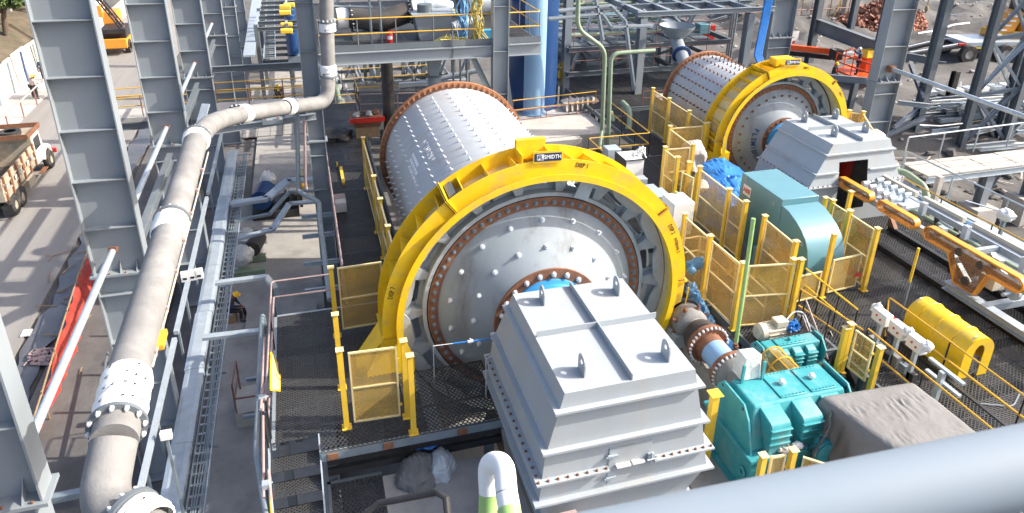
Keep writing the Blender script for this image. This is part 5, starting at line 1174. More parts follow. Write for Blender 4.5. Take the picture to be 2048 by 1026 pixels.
fbm = bolt_mesh(0.026, 0.06, 'chrome', 'flange_bolt', washer=False)
def joint(c, d, ln, wraps=1, r=PR, flip=1):
    c = Vector(c); d = Vector(d).normalized(); b = MB(); n = 9
    prof = [(r*1.02, -ln/2)] + [(r*(1.16 + 0.05*math.sin(i*2.3)), -ln/2 + ln*(i+0.5)/n) for i in range(n)] + [(r*1.02, ln/2)]
    b.lathe(prof, c, d, 28)
    vs = []
    for v in b.v:
        q = Vector(v) - c; ax = d*q.dot(d); rr = q-ax; k = 1 + 0.05*noise.noise(q*7); vs.append(tuple(c+ax+rr*k))
    b.v = vs; w_ = t.part('wrapped_joint', b, 'wrap', smooth=60)
    fc = c + d*(ln/2+0.03)*flip
    b = MB(); b.lathe([(r*0.9,-0.03),(r*1.27,-0.03),(r*1.27,0.03),(r*0.9,0.03)], fc, d, 32); f = t.part('flange', b, 'steel_dk')
    _d, sd, u = MB().frame(c, c+d)
    for i in range(12): a = 2*PI*i/12; t.inst('flange_bolt', fbm, fc + (sd*math.cos(a)+u*math.sin(a))*r*1.16 + d*0.03*flip, d*flip, parent=f)
    # marker-pen scrawl on the wrapping
    to = (CPOS - c); to = (to - d*to.dot(d)).normalized(); s2 = d.cross(to)
    k = 0
    for row in range(max(1, int(ln/0.22))):
        for q in range(5):
            if random.random() < 0.4: continue
            a = -0.75 + q*0.38 + 0.1*random.random(); e = to*math.cos(a) + s2*math.sin(a); p = c + d*(-ln/2 + 0.1 + row*0.22 + 0.05*random.random()) + e*r*1.235
            tg = (s2*math.cos(a) - to*math.sin(a)); b = MB(); h = 0.008 + 0.022*random.random()
            b.bar(p - tg*0.015 - d*h, p + tg*0.015 + d*h, 0.014, 0.006, up=e); b.bar(p - tg*0.01 + d*h, p + tg*(0.01+0.02*random.random()) + d*h*random.uniform(-1,1), 0.012, 0.006, up=e); t.part('scrawl', b, 'ink', parent=w_, smooth=0)
joint(P(655,54,y=26.7), (0,0,1), 0.34, r=PR*0.95, flip=1); joint(pv[2] + Vector((0,0,0.0)), (0,0,1), 0.42, r=PR*0.95, flip=-1)
joint(P(577,214,y=25.4), (p4-p5), 0.42, r=PR, flip=1); joint(p5, (p5-p4), 0.5, flip=1)
joint(q0 + Vector((0,0.1,0)), (0,-1,0), 0.30, flip=-1); joint((-2.68,13.0,5.72), (0,-1,0), 0.6, flip=-1)
joint((q1+q2)/2, (q2-q1), 0.95, flip=1); joint(P(285,1052,d=7.68), (q5-P(203,1010,d=7.95)), 0.3, flip=-1)
for k in range(7):
    y = 15.8 - k*1.1; b = MB(); b.box((-2.40,y-0.03,5.64), (-2.36,y+0.03,5.74)); t.part('strap', b, 'pinkrail')
b = MB(); b.bar((-2.37,17,5.66), (-2.37,8.9,5.68), 0.022, 0.02); t.part('earth_strip', b, 'cream')
b = MB(); b.box((-2.40,9.35,5.62), (-2.3,9.75,5.70)); t.part('yellow_tag', b, 'yrail')
# bracket carrying the bend
t = Thing('pipe_bracket', 'grey support beam carrying the pipe bend between the columns', 'steel beam', (-2, 26.3, 4.3))
b = MB(); b.ibeam(P(425,262,y=27.0), P(632,232,y=27.0), 0.24, 0.2); t.part('beam', b, 'steel')
b = MB(); c = P(545,240,y=26.6); b.box((c.x-0.35,c.y-0.2,c.z-0.1), (c.x+0.35,c.y+0.2,c.z+0.06)); t.part('saddle', b, 'steel')
for dx in (-0.25, 0.2): b = MB(); b.box((c.x+dx-0.06,c.y-0.2,c.z+0.06), (c.x+dx+0.06,c.y-0.1,c.z+0.16)); t.part('shim', b, 'pinkrail')
b = MB(); b.prism([(36.0-9.0, 4.6),(27.0,3.6),(26.9,3.6),(26.9,4.6)], 0, -4.35, -4.3); t.part('gusset', b, 'steel', smooth=0)
b = MB(); b.bar(P(412,208,y=27.1), P(396,262,y=26.4), 0.3, 0.05); t.part('strut', b, 'galv')

# ================================================================== CABLE TRUNK AND TRAYS
t = Thing('cable_channel', 'galvanised covered cable trunk running beside the left columns', 'cable trunk', (-4.05, 20, -2.1))
ys = [10, 13.1, 16.2, 19.3, 22.4, 25.5, 28.6, 31.7, 34.8, 37.5]
for a, c in zip(ys, ys[1:]):
    o = 0.02*random.uniform(-1,1); b = MB(); b.prism([(-4.32+o,-2.25),(-3.80+o,-2.25),(-3.80+o,-2.03),(-3.92+o,-1.99),(-4.20+o,-1.99),(-4.32+o,-2.03)], 1, a+0.006, c-0.006); t.part('trunk_length', b, 'galv', smooth=0)
for y in ys[1:]: b = MB(); b.box((-4.40,y-0.03,-2.33), (-3.2,y+0.03,-2.26)); t.part('support_arm', b, 'galv_dk')
y = 10.8
for k, y in enumerate((11.2, 13.0, 14.6, 16.3, 18.4, 20.4, 22.3, 24.6, 27.8, 31, 34)):
    b = MB(); b.channel((-4.48,y,-4.45), (-4.48,y,-1.25 + 0.1*(k%3)), 0.1, 0.06, 0.01, up=(0,1,0)); single('trunk_post', b, 'galv_dk', ['nearest','second','third','fourth','fifth','sixth','seventh','eighth','ninth','tenth','farthest'][k] + ' grey channel post standing along the cable trunk', 'post', group='posts along the cable trunk')
t = Thing('ladder_tray', 'open cable ladder carrying thin grey cables beside the trunk', 'cable ladder', (-3.5, 20, -2.2))
for x in (-3.72, -3.32): b = MB(); b.bar((x,10,-2.2), (x,37.4,-2.2), 0.03, 0.10); t.part('side_rail', b, 'galv' if x > -3.5 else 'galv_dk')
rg_ = mesh_of(MB().box((-0.2,-0.03,-0.012),(0.2,0.03,0.012)), 'galv', 'rung')
y = 10.2
while y < 37.3: t.inst('rung', rg_, (-3.52, y, -2.22)); y += 0.36
for k, x in enumerate((-3.60, -3.54, -3.50, -3.45, -3.40)):
    b = MB(); b.path([Vector((x+0.03*math.sin(q*1.3+k), 10+q*1.37, -2.185+0.01*math.sin(q*2.1+k))) for q in range(21)], 0.018, 6); t.part('cable', b, 'galv_dk')
def tray(label, pts, wd=0.22, m='galv', h=0.1):
    t = Thing('branch_tray', label, 'cable tray', pts[0], 'branch trays off the cable trunk')
    for a, c in zip(pts, pts[1:]):
        d = (Vector(c)-Vector(a)).normalized()
        b = MB(); b.bar(Vector(a)-d*0.02, Vector(c)+d*0.02, wd, h); t.part('tray_length', b, m, smooth=0)
    return t
tray('upper branch tray stepping back behind the column foot', [(-3.7,30.6,-1.9),(-2.2,30.8,-1.9),(-1.3,32.6,-1.9),(0.0,32.4,-1.9)], 0.42, 'galv', 0.14)
tray('lower branch tray below the upper one', [(-3.4,28.0,-2.3),(-2.0,28.5,-2.3),(-1.3,30.9,-2.3),(0.1,30.8,-2.3)], 0.26)
tray('third narrow branch tray between the two stepped ones', [(-3.5,29.3,-2.1),(-2.1,29.6,-2.1),(-1.3,31.7,-2.1),(0.1,31.6,-2.1)], 0.16, 'galv_dk')
tray('dark branch tray crossing behind the seated worker', [(-3.6,22.7,-1.15),(-2.0,22.7,-1.15),(-1.75,22.5,-1.5),(-1.75,22.5,-3.2)])
tray('branch tray crossing towards the platform handrail', [(-3.7,19.6,-1.15),(-2.0,19.5,-1.15)])
b = MB(); b.path(fillet([(-1.93,19.4,-1.1),(-1.93,19.2,-0.35),(-1.92,13.6,-0.35),(-1.7,12.0,-0.6),(-1.55,10.2,-1.4)], 0.25, 5), 0.075, 12); single('conduit', b, 'galv_dk', 'grey conduit running along the outside of the left landing', 'conduit')
b = MB(); b.path(fillet([P(594,225,y=26.6), P(597,383,y=26.6), P(638,404,y=25.2), P(640,440,y=23.6), P(660,600,y=18.75)], 0.2, 5), 0.085, 12); single('conduit', b, 'galv_dk', 'grey drop pipe with two bends beside the left walkway', 'conduit')
b = MB(); b.path([P(609,240,y=26.5), P(611,380,y=26.5)], 0.05, 10); single('conduit', b, 'pinkrail', 'thin dusty pink riser next to the grey drop pipe', 'conduit')
b = MB(); b.path([P(645,390,x=0.2), P(662,560,x=0.2)], 0.05, 10); single('conduit', b, 'rust_rail', 'thin rust brown pipe along the left walkway edge', 'conduit')
for k, y in enumerate((20.3, 22.0, 24.0, 25.6)):
    b = MB(); b.channel((0.45,y,-0.45), (-0.7,y,-0.45), 0.16, 0.08, side=-1); single('cantilever_bracket', b, 'galv', ['nearest pale channel bracket under the left walkway','second pale channel bracket under the left walkway','third pale channel bracket under the left walkway','farthest pale channel bracket under the left walkway'][k], 'bracket', group='brackets under the left walkway', smooth=0)
for k, (x, y) in enumerate(((-2.9,19.1),(-2.9,20.9),(-2.9,23.6))):
    b = MB(); b.channel((x,y,-3.9), (x+0.85,y,-3.9), 0.14, 0.08); single('step_bracket', b, 'galv', ['pale short channel bar nearest the sloping pipe', 'pale short channel bar beside the concrete block', 'pale short channel bar near the seated worker'][k], 'bracket', smooth=0)
t = Thing('railed_block', 'concrete block with red brown railing on the floor at the lower left', 'concrete block', (-2.6, 20.2, -4.4))
b = MB(); b.box((-3.15,19.2,-4.4), (-1.7,20.5,-3.85)); t.part('block', b, 'concrete_lt')
for x, y in ((-3.1,19.25),(-3.05,20.4)): b = MB(); b.tube((x,y,-3.85), (x,y,-2.75), 0.028, 8); t.part('post', b, 'rust_rail')
for z in (-2.78, -3.3): b = MB(); b.path([(-3.05,20.4,z), (-3.1,19.25,z), (-1.8,19.2,z)] if z < -3 else [(-3.05,20.4,z),(-3.1,19.25,z)], 0.025, 8); t.part('rail', b, 'rust_rail')
t = Thing('low_kerb', 'dark raised kerb across the floor behind the seated worker', 'kerb', (-2.5, 24.8, -4.4))
b = MB(); b.box((-3.1,24.1,-4.4), (-0.5,25.6,-4.1)); t.part('slab', b, 'concrete')
t = Thing('wrapped_pump', 'pump on a green skid wrapped in clear plastic on the left floor', 'pump', (-3.2, 29.5, -4.4))
b = MB(); b.box((-3.8,28.4,-4.38), (-2.5,28.8,-4.1)); b.box((-3.8,29.6,-4.38), (-2.5,29.9,-4.1)); t.part('skid', b, 'green')
b = MB(); b.lathe([(0.02,-0.6),(0.35,-0.6),(0.38,0.5),(0.02,0.5)], (-2.9,30.2,-3.7), (0.2,1,0), 20); t.part('casing', b, 'rubber_dk')
b = MB(); b.blob((-3.35,29.0,-3.6), (0.42,0.55,0.42), 24, 16, 0.16, 7); b.blob((-3.2,30.5,-3.55), (0.4,0.5,0.4), 20, 14, 0.2, 3); t.part('plastic_wrap', b, 'plastic', smooth=60)
# handrails of the left landing
handrail('handrail', 'dusty pink railing round the left landing corner', [(0.08,18.5,0),(-1.5,18.5,0),(-1.55,13.5,0)], m='pinkrail', step=1.6)
handrail('handrail', 'pink railing along the left edge of the shaded walkway', [(0.47,18.9,0),(0.47,30.5,0)], m='pinkrail', mp='pinkrail', step=1.9)
t = Thing('scaffold_rail', 'pink scaffold tubes with couplers sloping down beside the grating stair, yellow lower end', 'scaffold tube', (-1.66, 12, 0))
b = MB(); b.tube((-1.64,16.0,1.0), (-1.64,13.2,1.12), 0.03, 10); t.part('tube', b, 'pinkrail'); b = MB(); b.tube((-1.62,13.9,1.1), (-1.60,11.3,0.55), 0.03, 10); t.part('tube', b, 'pinkrail'); b = MB(); b.tube((-1.50,11.8,0.75), (-1.42,10.6,0.35), 0.032, 10); t.part('tube', b, 'pinkrail'); b = MB(); b.tube((-1.47,11.3,0.58), (-1.36,9.2,-0.1), 0.033, 10); t.part('yellow_tube', b, 'yellow')
for c in ((-1.62,13.6,1.07),(-1.55,11.5,0.65)):
    b = MB(); b.box((c[0]-0.07,c[1]-0.07,c[2]-0.05), (c[0]+0.07,c[1]+0.07,c[2]+0.07)); b.tube((c[0]-0.12,c[1],c[2]), (c[0]+0.13,c[1]+0.03,c[2]+0.02), 0.022, 6); t.part('coupler', b, 'galv')
for y in (13.2, 12.0, 10.8): b = MB(); b.tube((-1.6,y,-0.1-(13.2-y)*0.48), (-1.6,y,1.05-(13.2-y)*0.3), 0.024, 8); t.part('upright', b, 'black')
def leaning_sheet(label, pts, m='yellow_dusty'):
    a, b_, c, d = pts; n = (b_-a).cross(d-a).normalized()*0.012; q = MB(); q.hexa([a,b_,c,d], [p+n for p in (a,b_,c,d)])
    t = Thing('leaning_panel', label, 'panel', a)
    t.part('sheet', q, m, smooth=0)
    for p, r in ((a,b_),(b_,c),(c,d),(d,a)): e = MB(); e.bar(p+n*0.5, r+n*0.5, 0.035, 0.03); t.part('edge_frame', e, 'yellow', smooth=0)
leaning_sheet('yellow framed panel leaning on the pink railing of the landing', [P(541,780,x=-1.42), P(559,782,x=-1.3), P(560,737,x=-1.42), P(541,705,x=-1.5)])
leaning_sheet('yellow framed panel leaning at the far end of the pink railing', [P(652,300,x=0.65), P(668,338,x=0.75), P(676,330,x=0.9), P(657,285,x=0.8)], 'yellow')
b = MB(); b.box((0.95,27.2,0.0),(1.07,28.9,0.10)); single('lying_post', b, 'ypost', 'yellow post lying on the far grating of the left walkway', 'post', smooth=0)
t = Thing('paper_boxes', 'torn pale cardboard hanging on the left railing', 'cardboard', (0.6,25,0.3)); b = MB(); b.box((0.55,24.6,0.05),(0.95,25.0,0.42)); t.part('carton', b, 'cloth_lt'); b = MB(); b.box((0.5,25.0,0.42),(0.95,25.4,0.44)); t.part('flap', b, 'pinkrail')
for k, p in enumerate((P(370,553,y=18.3), P(385,550,y=18.3), P(398,547,y=18.3))):
    t = Thing('meter_box', ['white meter box at the column foot, left of three', 'white meter box at the column foot, middle of three', 'white meter box at the column foot, right of three'][k], 'meter box', p, 'meter boxes at the column foot')
    b = MB(); b.box((p.x-0.1,p.y-0.06,p.z-0.14), (p.x+0.1,p.y+0.06,p.z+0.14)); t.part('case', b, 'white', bevel=0.01); b = MB(); b.box((p.x-0.05,p.y-0.068,p.z-0.07), (p.x+0.05,p.y-0.062,p.z-0.01)); t.part('window', b, 'glass')
    b = MB(); b.box((p.x-0.04,p.y+0.06,p.z-0.1), (p.x+0.04,p.y+0.2,p.z-0.05)); t.part('bracket', b, 'black')
p = P(332,870,y=14.0); t = Thing('switch_box', 'white switch box on a grey post beside the lower column', 'switch box', (p.x,p.y,p.z)); b = MB(); b.box((p.x-0.12,p.y-0.07,p.z-0.1), (p.x+0.12,p.y+0.07,p.z+0.1)); t.part('case', b, 'white', bevel=0.012); b = MB(); b.box((p.x-0.03,p.y-0.03,-4.45), (p.x+0.03,p.y+0.03,p.z-0.1)); t.part('post', b, 'galv_dk')
b = MB(); b.path([P(215,705,z=-3.6), P(170,960,z=-3.6)], 0.05, 8); single('floor_pipe', b, 'steel_dk', 'thin dark pipe along the gravel beside the tall column', 'pipe')
b = MB(); b.bar(P(92,1000,z=-4.0), P(166,985,z=-4.0), 0.2, 0.2); single('ground_beam', b, 'galv_dk', 'pale ground beam end at the lower left corner', 'steel beam', smooth=0)

# ================================================================== SACKS, GOOSENECK, NEAR RAILS
q = [P(x,y,z=-0.72) for x,y in ((806,918),(800,952),(828,968),(858,950),(868,912),(838,900))]
b = drape(q, -0.995, flare=0.10, crown=0.16, fold=0.09, k=7, seed=4, n=120, m=20, rr=0.07, wrinkle=0.10); single('sack', b, 'cloth_grey', 'crumpled dark grey sack lying on the concrete slab', 'sack', smooth=80)
q = [P(x,y,z=-0.70) for x,y in ((862,905),(866,942),(895,936),(902,910),(884,888))]
b = drape(q, -0.995, flare=0.07, crown=0.14, fold=0.08, k=7, seed=8, n=110, m=18, rr=0.06, wrinkle=0.12); single('sack', b, 'sack', 'pale woven sack with blue trim behind the dark sack', 'sack', smooth=80)
b = MB(); b.blob(P(858,898,z=-0.72), (0.28,0.10,0.12), 18, 10, 0.3, 2); single('blue_strap', b, 'cable', 'bright blue strap and lining showing between the two sacks', 'strap', smooth=60)
t = Thing('gooseneck_pipe', 'green and white gooseneck pipe at the bottom edge', 'pipe', (-0.2,7,4))
g0 = P(975,1120,d=8.0)
b = MB(); b.path(fillet([P(979,985,d=8.0), P(976,925,d=8.0), P(1008,925,d=7.8), P(1013,985,d=7.6)], 0.14, 8), 0.118, 20); t.part('elbow', b, 'white', smooth=50)
b = MB(); b.path([g0, P(979,986,d=8.0)], 0.118, 20); t.part('riser', b, 'gpost', smooth=50); b = MB(); b.path([P(1013,986,d=7.6), P(1019,1018,d=7.5)], 0.118, 20); t.part('drop', b, 'white', smooth=50); b = MB(); b.path([P(1018,1019,d=7.5), P(1030,1100,d=7.2)], 0.125, 20); t.part('lower_drop', b, 'gpost', smooth=50)
b = MB(); b.box((3.72,9.05,-1.0),(4.25,9.6,0.35)); single('pedestal', b, 'pinkrail', 'dusty square pedestal at the corner of the big hood', 'pedestal', smooth=0)
t = Thing('near_rail', 'dark bent channel rail low in front of the concrete slab', 'rail', P(870,985,d=9))
b = MB(); b.path([P(690,1060,d=9.2), P(757,1007,d=9.2), P(872,985,d=9.0), P(892,996,d=8.9), P(898,1060,d=8.8)], 0.042, 10); t.part('channel', b, 'black', smooth=0)  # black colour stands in for the shade lying on this rail
t = Thing('foreground_pipe', 'thick galvanised railing crossing the lower right corner close to the camera', 'railing pipe', P(1700,950,d=0.62))
a = P(1080,1131,d=0.60); c = P(2120,917,d=0.63); dr = (c-a).normalized()
b = MB(); b.tube(a-dr*0.4, c+dr*0.4, 0.0335, 48); t.part('pipe', b, 'rail_galv', smooth=60)
b = MB(); p = P(1960,1056,d=0.60); b.blob(p, (0.03,0.012,0.008), 20, 10, 0.3, 2); 
# ladder-like folded strip of road litter etc.
b = MB(); p = P(53,667,z=-4.43); b.box((p.x-0.15,p.y-0.2,p.z),(p.x+0.15,p.y+0.2,p.z+0.05)); single('paper_scrap', b, 'white', 'white scrap of paper on the dusty road', 'paper')
b = MB()
for i in range(26):
    q = P(120 + random.uniform(-40,45), 690 + random.uniform(-190,60), z=-4.40); a = random.uniform(0,PI); L = random.uniform(0.2,0.9); b.tube((q.x,q.y,-4.40), (q.x+L*math.cos(a),q.y+L*math.sin(a),-4.34), 0.02, 5)
o_ = single('twigs', b, 'wood', None, None, smooth=0); o_['kind'] = 'stuff'
b = MB(); 
for i in range(14):
    q = P(88 + random.uniform(-12,12), 716 + random.uniform(-8,8), z=-4.38); b.path([(q.x+random.uniform(-.4,.4),q.y+random.uniform(-.4,.4),-4.38+random.uniform(0,.12)) for _ in range(4)], 0.03, 5)
single('rope_heap', b, 'pinkrail', 'heap of dirty rope beside the red net', 'rope')
# red barrier netting along the drain
t = Thing('barrier_net', 'red plastic barrier net leaning on thin poles along the ditch', 'barrier net', (-9.8, 26, -4.4))
top = [P(x,y,z=-3.45) for x, y in ((186,480),(160,545),(135,625),(110,705),(85,790),(62,860))]; bot = [P(x,y,z=-4.38) for x, y in ((195,530),(178,600),(160,665),(138,735),(112,800),(70,880))]
b = MB(); vs = []; n = 60
for i in range(n+1):
    f = i/n*5; k = min(4,int(f)); u = f-k; a = top[k]*(1-u)+top[k+1]*u; c = bot[k]*(1-u)+bot[k+1]*u
    for j in range(9): p = a*(1-j/8)+c*(j/8); p = p + Vector((noise.noise(p*1.6)*0.22, noise.noise(p*1.3+Vector((5,0,0)))*0.16, 0.04*noise.noise(p*3))); vs.append(p)
fs = [(i*9+j, (i+1)*9+j, (i+1)*9+j+1, i*9+j+1) for i in range(n) for j in range(8)]
b.add(vs, fs); t.part('net', b, 'redmesh', smooth=80)
b = MB(); b.path([p + Vector((-0.03,0,0.02)) for p in top], 0.03, 6); t.part('top_rope', b, 'wood')
for p in top: b = MB(); b.tube((p.x,p.y,-4.4), (p.x,p.y,p.z+0.15), 0.025, 6); t.part('pole', b, 'wood')

# blue tensioner and thin posts in front of the mill head
t = Thing('tension_line', 'blue tension rod on thin wire posts in front of the mill head', 'tension rod', (2.4,14.2,0))
a, c = P(866,692,y=14.3), P(1000,675,y=14.3); m_ = a.lerp(c,.55)
b = MB(); b.tube(a.lerp(c,.3), m_, .022, 8); b.tube(m_, a.lerp(c,.85), .022, 8); t.part('blue_rod', b, 'cable'); b = MB(); b.tube(a, a.lerp(c,.3), .01, 6); b.tube(a.lerp(c,.85), c, .01, 6); t.part('wire', b, 'chrome')
b = MB(); b.tube(m_-Vector((.07,0,0)), m_+Vector((.07,0,0)), .045, 8); b.tube(m_-Vector((0,0,.08)), m_+Vector((0,0,.08)), .02, 6); t.part('turnbuckle', b, 'chrome')
b = MB(); b.tube((a.x,a.y,0), a, .012, 6); t.part('thin_post', b, 'galv_dk'); q = P(972,718,y=13.6); b = MB(); b.tube((q.x,q.y,0), q, .012, 6); b.tube(q, q+Vector((.35,0.1,.06)), .012, 6); t.part('thin_post', b, 'chrome')
# ================================================================== UPPER PLATFORM BEHIND THE FRONT MILL
PZ = 5.36
t = Thing('upper_platform', 'raised grating platform on grey beams above the feed end of the front mill', 'platform', (4.5, 31, PZ))
b = MB(); b.ibeam((0.5,27.2,5.11), (7.1,27.2,5.11), 0.46, 0.24, 0.025); t.part('front_beam', b, 'steel'); b = MB(); b.ibeam((7.8,27.2,5.11), (9.15,27.2,5.11), 0.46, 0.24, 0.025); t.part('front_beam', b, 'steel')
for x in (0.6, 3.7, 7.4, 9.1): b = MB(); b.ibeam((x,27.35,5.11), (x,37.5,5.11), 0.44, 0.22, 0.02); t.part('side_beam', b, 'steel')
b = MB(); b.ibeam((0.5,37.6,5.11), (9.1,37.6,5.11), 0.44, 0.24, 0.02); t.part('rear_beam', b, 'steel')
panels(t, 0.45, 27.35, 9.15, 37.6, 1.74, 1.7, 0.12, 0.1, z=PZ)
b = MB(); b.box((0.5,27.25,PZ), (9.15,27.262,PZ+0.24)); t.part('toe_board', b, 'steel_dk')
handrail('handrail', 'yellow front railing of the upper platform', [(0.55,27.3,PZ),(9.1,27.3,PZ),(9.1,31.5,PZ)], h=1.2, step=1.32, mp='steel_dk')
b = MB(); b.box((5.52,27.15,4.95), (5.58,27.22,6.2)); single('stub_post', b, 'steel_dk', 'short dark stub post in front of the yellow rope on the upper platform', 'post')
t = Thing('fire_extinguisher', 'red fire extinguisher standing on the upper platform', 'fire extinguisher', P(780,88,z=PZ)); p = P(780,88,z=PZ)
b = MB(); b.lathe([(0.02,0),(0.12,0),(0.125,0.05),(0.125,0.42),(0.08,0.5),(0.04,0.53),(0.02,0.53)], p, (0,0,1), 20); t.part('cylinder', b, 'red'); b = MB(); b.path(arc_pts(p+Vector((0.12,0,0.35)), (1,0,0), (0,0,1), 0.16, -1.2, 1.9, 10), 0.02, 6); t.part('hose', b, 'red'); b = MB(); b.lathe([(0.127,0.2),(0.127,0.34)], p, (0,0,1), 20, a0=-2.4, a1=-0.7, ref=(1,0,0)); t.part('label_sticker', b, 'white')
b = MB(); b.box((p.x-0.05,p.y-0.03,p.z+0.53),(p.x+0.07,p.y+0.03,p.z+0.58)); t.part('valve', b, 'black')
t = Thing('horizontal_hose', 'fat black rubber pipe lying across the upper platform with white flanged ends', 'pipe', P(770,45,z=PZ)); 
h0 = P(700,35,y=29.8); h1 = P(822,22,y=29.8); b = MB(); b.path(fillet([h0, (h0+h1)/2 + Vector((0,-0.25,-0.25)), h1], 1.0, 8), 0.42, 24); t.part('pipe', b, 'rubber_dk', smooth=60)
for c, d in ((h0, -1), (h1, 1)):
    dv = (h1-h0).normalized()*d; b = MB(); b.lathe([(0.3,-0.05),(0.52,-0.05),(0.52,0.03),(0.3,0.03)], c, dv, 28); t.part('flange', b, 'black')
    b = MB(); b.lathe([(0.40,0.03),(0.43,0.2),(0.41,0.5),(0.39,0.52)], c, dv, 24); t.part('wrapped_end', b, 'wrap'); _d, sd, u = MB().frame(c, c+dv)
    for i in range(16): a = 2*PI*i/16; t.inst('flange_bolt', fbm, c - dv*0.05 + (sd*math.cos(a)+u*math.sin(a))*0.47, -dv)
b = MB(); b.path([h1 + Vector((0.5,0.1,0.1)), h1 + Vector((1.0,0.2,0.25)), h1+Vector((1.7,0.3,0.0))], 0.3, 16); t.part('grey_branch', b, 'galv', smooth=60)
t = Thing('grey_chute_box', 'grey sheet metal chute box on the upper platform beside the black pipe', 'chute box', P(865,78,z=PZ)); p = P(865,80,z=PZ)
b = MB(); b.hexa([(p.x-0.5,p.y,PZ),(p.x+0.7,p.y,PZ),(p.x+0.7,p.y+0.9,PZ),(p.x-0.5,p.y+0.9,PZ)], [(p.x-0.7,p.y-0.1,PZ+1.0),(p.x+0.8,p.y-0.1,PZ+1.0),(p.x+0.8,p.y+1.1,PZ+1.0),(p.x-0.7,p.y+1.1,PZ+1.0)]); t.part('body', b, 'steel', smooth=0); b = MB(); b.box((p.x-0.8,p.y-0.2,PZ+1.002),(p.x+0.9,p.y+1.2,PZ+1.05)); t.part('lid', b, 'steel'); b = MB(); b.tube((p.x-0.2,p.y+0.5,PZ+1.05),(p.x-0.2,p.y+0.5,PZ+1.35), 0.3, 16); t.part('spigot', b, 'steel_dk')
b = MB(); b.tube(P(905,55,y=29.5), P(955,35,y=30), 0.2, 16); single('blue_grey_pipe', b, 'steel', 'short blue grey pipe lying behind the chute box', 'pipe')
def rope_pile(label, c, r, n, m='rope', hang=0):
    b = MB()
    for i in range(n):
        q = [Vector(c) + Vector((random.gauss(0,r[0]), random.gauss(0,r[1]), abs(random.gauss(0,r[2])))) for _ in range(5)]
        if hang: q = [Vector(c) + Vector((random.gauss(0,r[0]), random.gauss(0,r[1]), hang*k/4)) for k in range(5)]
        b.path(fillet(q, 0.2, 3), 0.022, 5)
    return single('rope', b, m, label, 'rope')
p = P(900,88,z=PZ); rope_pile('tangled yellow white rope heaped on the upper platform edge', p, (0.32,0.12,0.14), 26)
p = P(955,80,z=PZ); rope_pile('yellow ropes hanging in a curtain by the platform column', p, (0.16,0.1,0), 22, 'rope', 1.9); p = P(945,78,z=PZ); rope_pile('blue green netting hanging behind the yellow ropes', (p.x-0.25,p.y+0.35,p.z), (0.14,0.1,0), 18, 'tarp_lblue', 2.2)
p = P(975,78,z=PZ); b = MB(); b.hexa([(p.x-0.3,p.y,PZ),(p.x+0.3,p.y,PZ),(p.x+0.3,p.y+0.4,PZ),(p.x-0.3,p.y+0.4,PZ)],[(p.x-0.36,p.y-0.05,PZ+0.35),(p.x+0.36,p.y-0.05,PZ+0.4),(p.x+0.33,p.y+0.42,PZ+0.38),(p.x-0.33,p.y+0.42,PZ+0.35)]); single('blue_crate', b, 'blue', 'bright blue plastic crate at the foot of the hanging ropes', 'crate', bevel=0.03)
b = MB(); b.blob(P(890,22,y=32) , (0.5,0.35,0.15), 18, 10, 0.3, 3); single('teal_cloth', b, 'green', 'crumpled teal cloth on the far part of the upper platform', 'cloth', smooth=60)
t = Thing('vessel', 'pale round vessel end with a dark flange on the upper platform', 'vessel', P(930,20,y=33)); c = P(928,8,y=33); d = Vector((1,0.25,0.1)).normalized()
b = MB(); b.lathe([(0.02,0),(0.62,0),(0.64,0.05),(0.6,1.4)], c, d, 28); t.part('drum', b, 'galv'); b = MB(); b.lathe([(0.5,-0.06),(0.72,-0.06),(0.72,0.04),(0.5,0.04)], c, d, 28); t.part('flange', b, 'rust')
b = MB(); b.box((1.9,29,PZ+0.001),(3.4,29.7,PZ+0.25)); single('steel_plate_stack', b, 'steel_dk', 'low grey steel box lying beside the red extinguisher', 'steel box')
for k, (px, l) in enumerate(((743,0),(763,0))):
    b = MB(); c = P(px,75,y=28.4); b.tube((c.x,c.y,PZ), (c.x,c.y,PZ+4.5), 0.05, 8); b2 = c
    single('scaffold_tube', b, 'galv_dk', ['left upright scaffold tube on the upper platform', 'right upright scaffold tube on the upper platform'][k], 'scaffold tube')
b = MB(); b.tube(P(640,12,y=28.4), P(745,14,y=28.4), 0.05, 8); single('scaffold_tube', b, 'galv_dk', 'horizontal scaffold tube behind the hanging pipe', 'scaffold tube')
b = MB(); b.tube(P(665,15,y=28.6), P(690,-15,y=28.6), 0.05, 8); single('scaffold_tube', b, 'galv_dk', 'sloping scaffold tube behind the hanging pipe', 'scaffold tube')
# under the platform
t = Thing('feed_chute', 'grey conical chute dropping into the feed end of the front mill', 'chute', (4.95,27.6,4))
b = MB(); b.lathe([(0.5,4.85),(0.28,4.3),(0.26,4.0)], (4.95,28.2,0), (0,0,1), 4, ref=(1,1,0)); t.part('cone', b, 'steel', smooth=0); b = MB(); b.lathe([(0.34,4.02),(0.34,3.94)], (4.95,28.2,0), (0,0,1), 24); t.part('flange_ring', b, 'steel_dk'); b = MB(); b.tube((4.95,28.2,3.94), (4.95,28.0,1.6), 0.26, 20); t.part('pipe', b, 'steel')
for i in range(14): a = 2*PI*i/14; b = MB()
p = P(777,205,y=33); b = MB(); b.tube((p.x,33,-0.5), (p.x,33,5.1), 0.28, 20); single('black_standpipe', b, 'rubber_dk', 'thick dark standing pipe under the upper platform', 'pipe', smooth=60)
handrail('handrail', 'yellow far railing in the shade under the upper platform', [(1.9,40.6,0),(7.2,40.6,0)], step=1.5, group='shaded railings under the upper platform')
handrail('handrail', 'yellow near railing in the shade under the upper platform', [(2.45,36.2,0),(2.45,38.7,0),(7.4,38.4,0)], step=1.5, group='shaded railings under the upper platform')
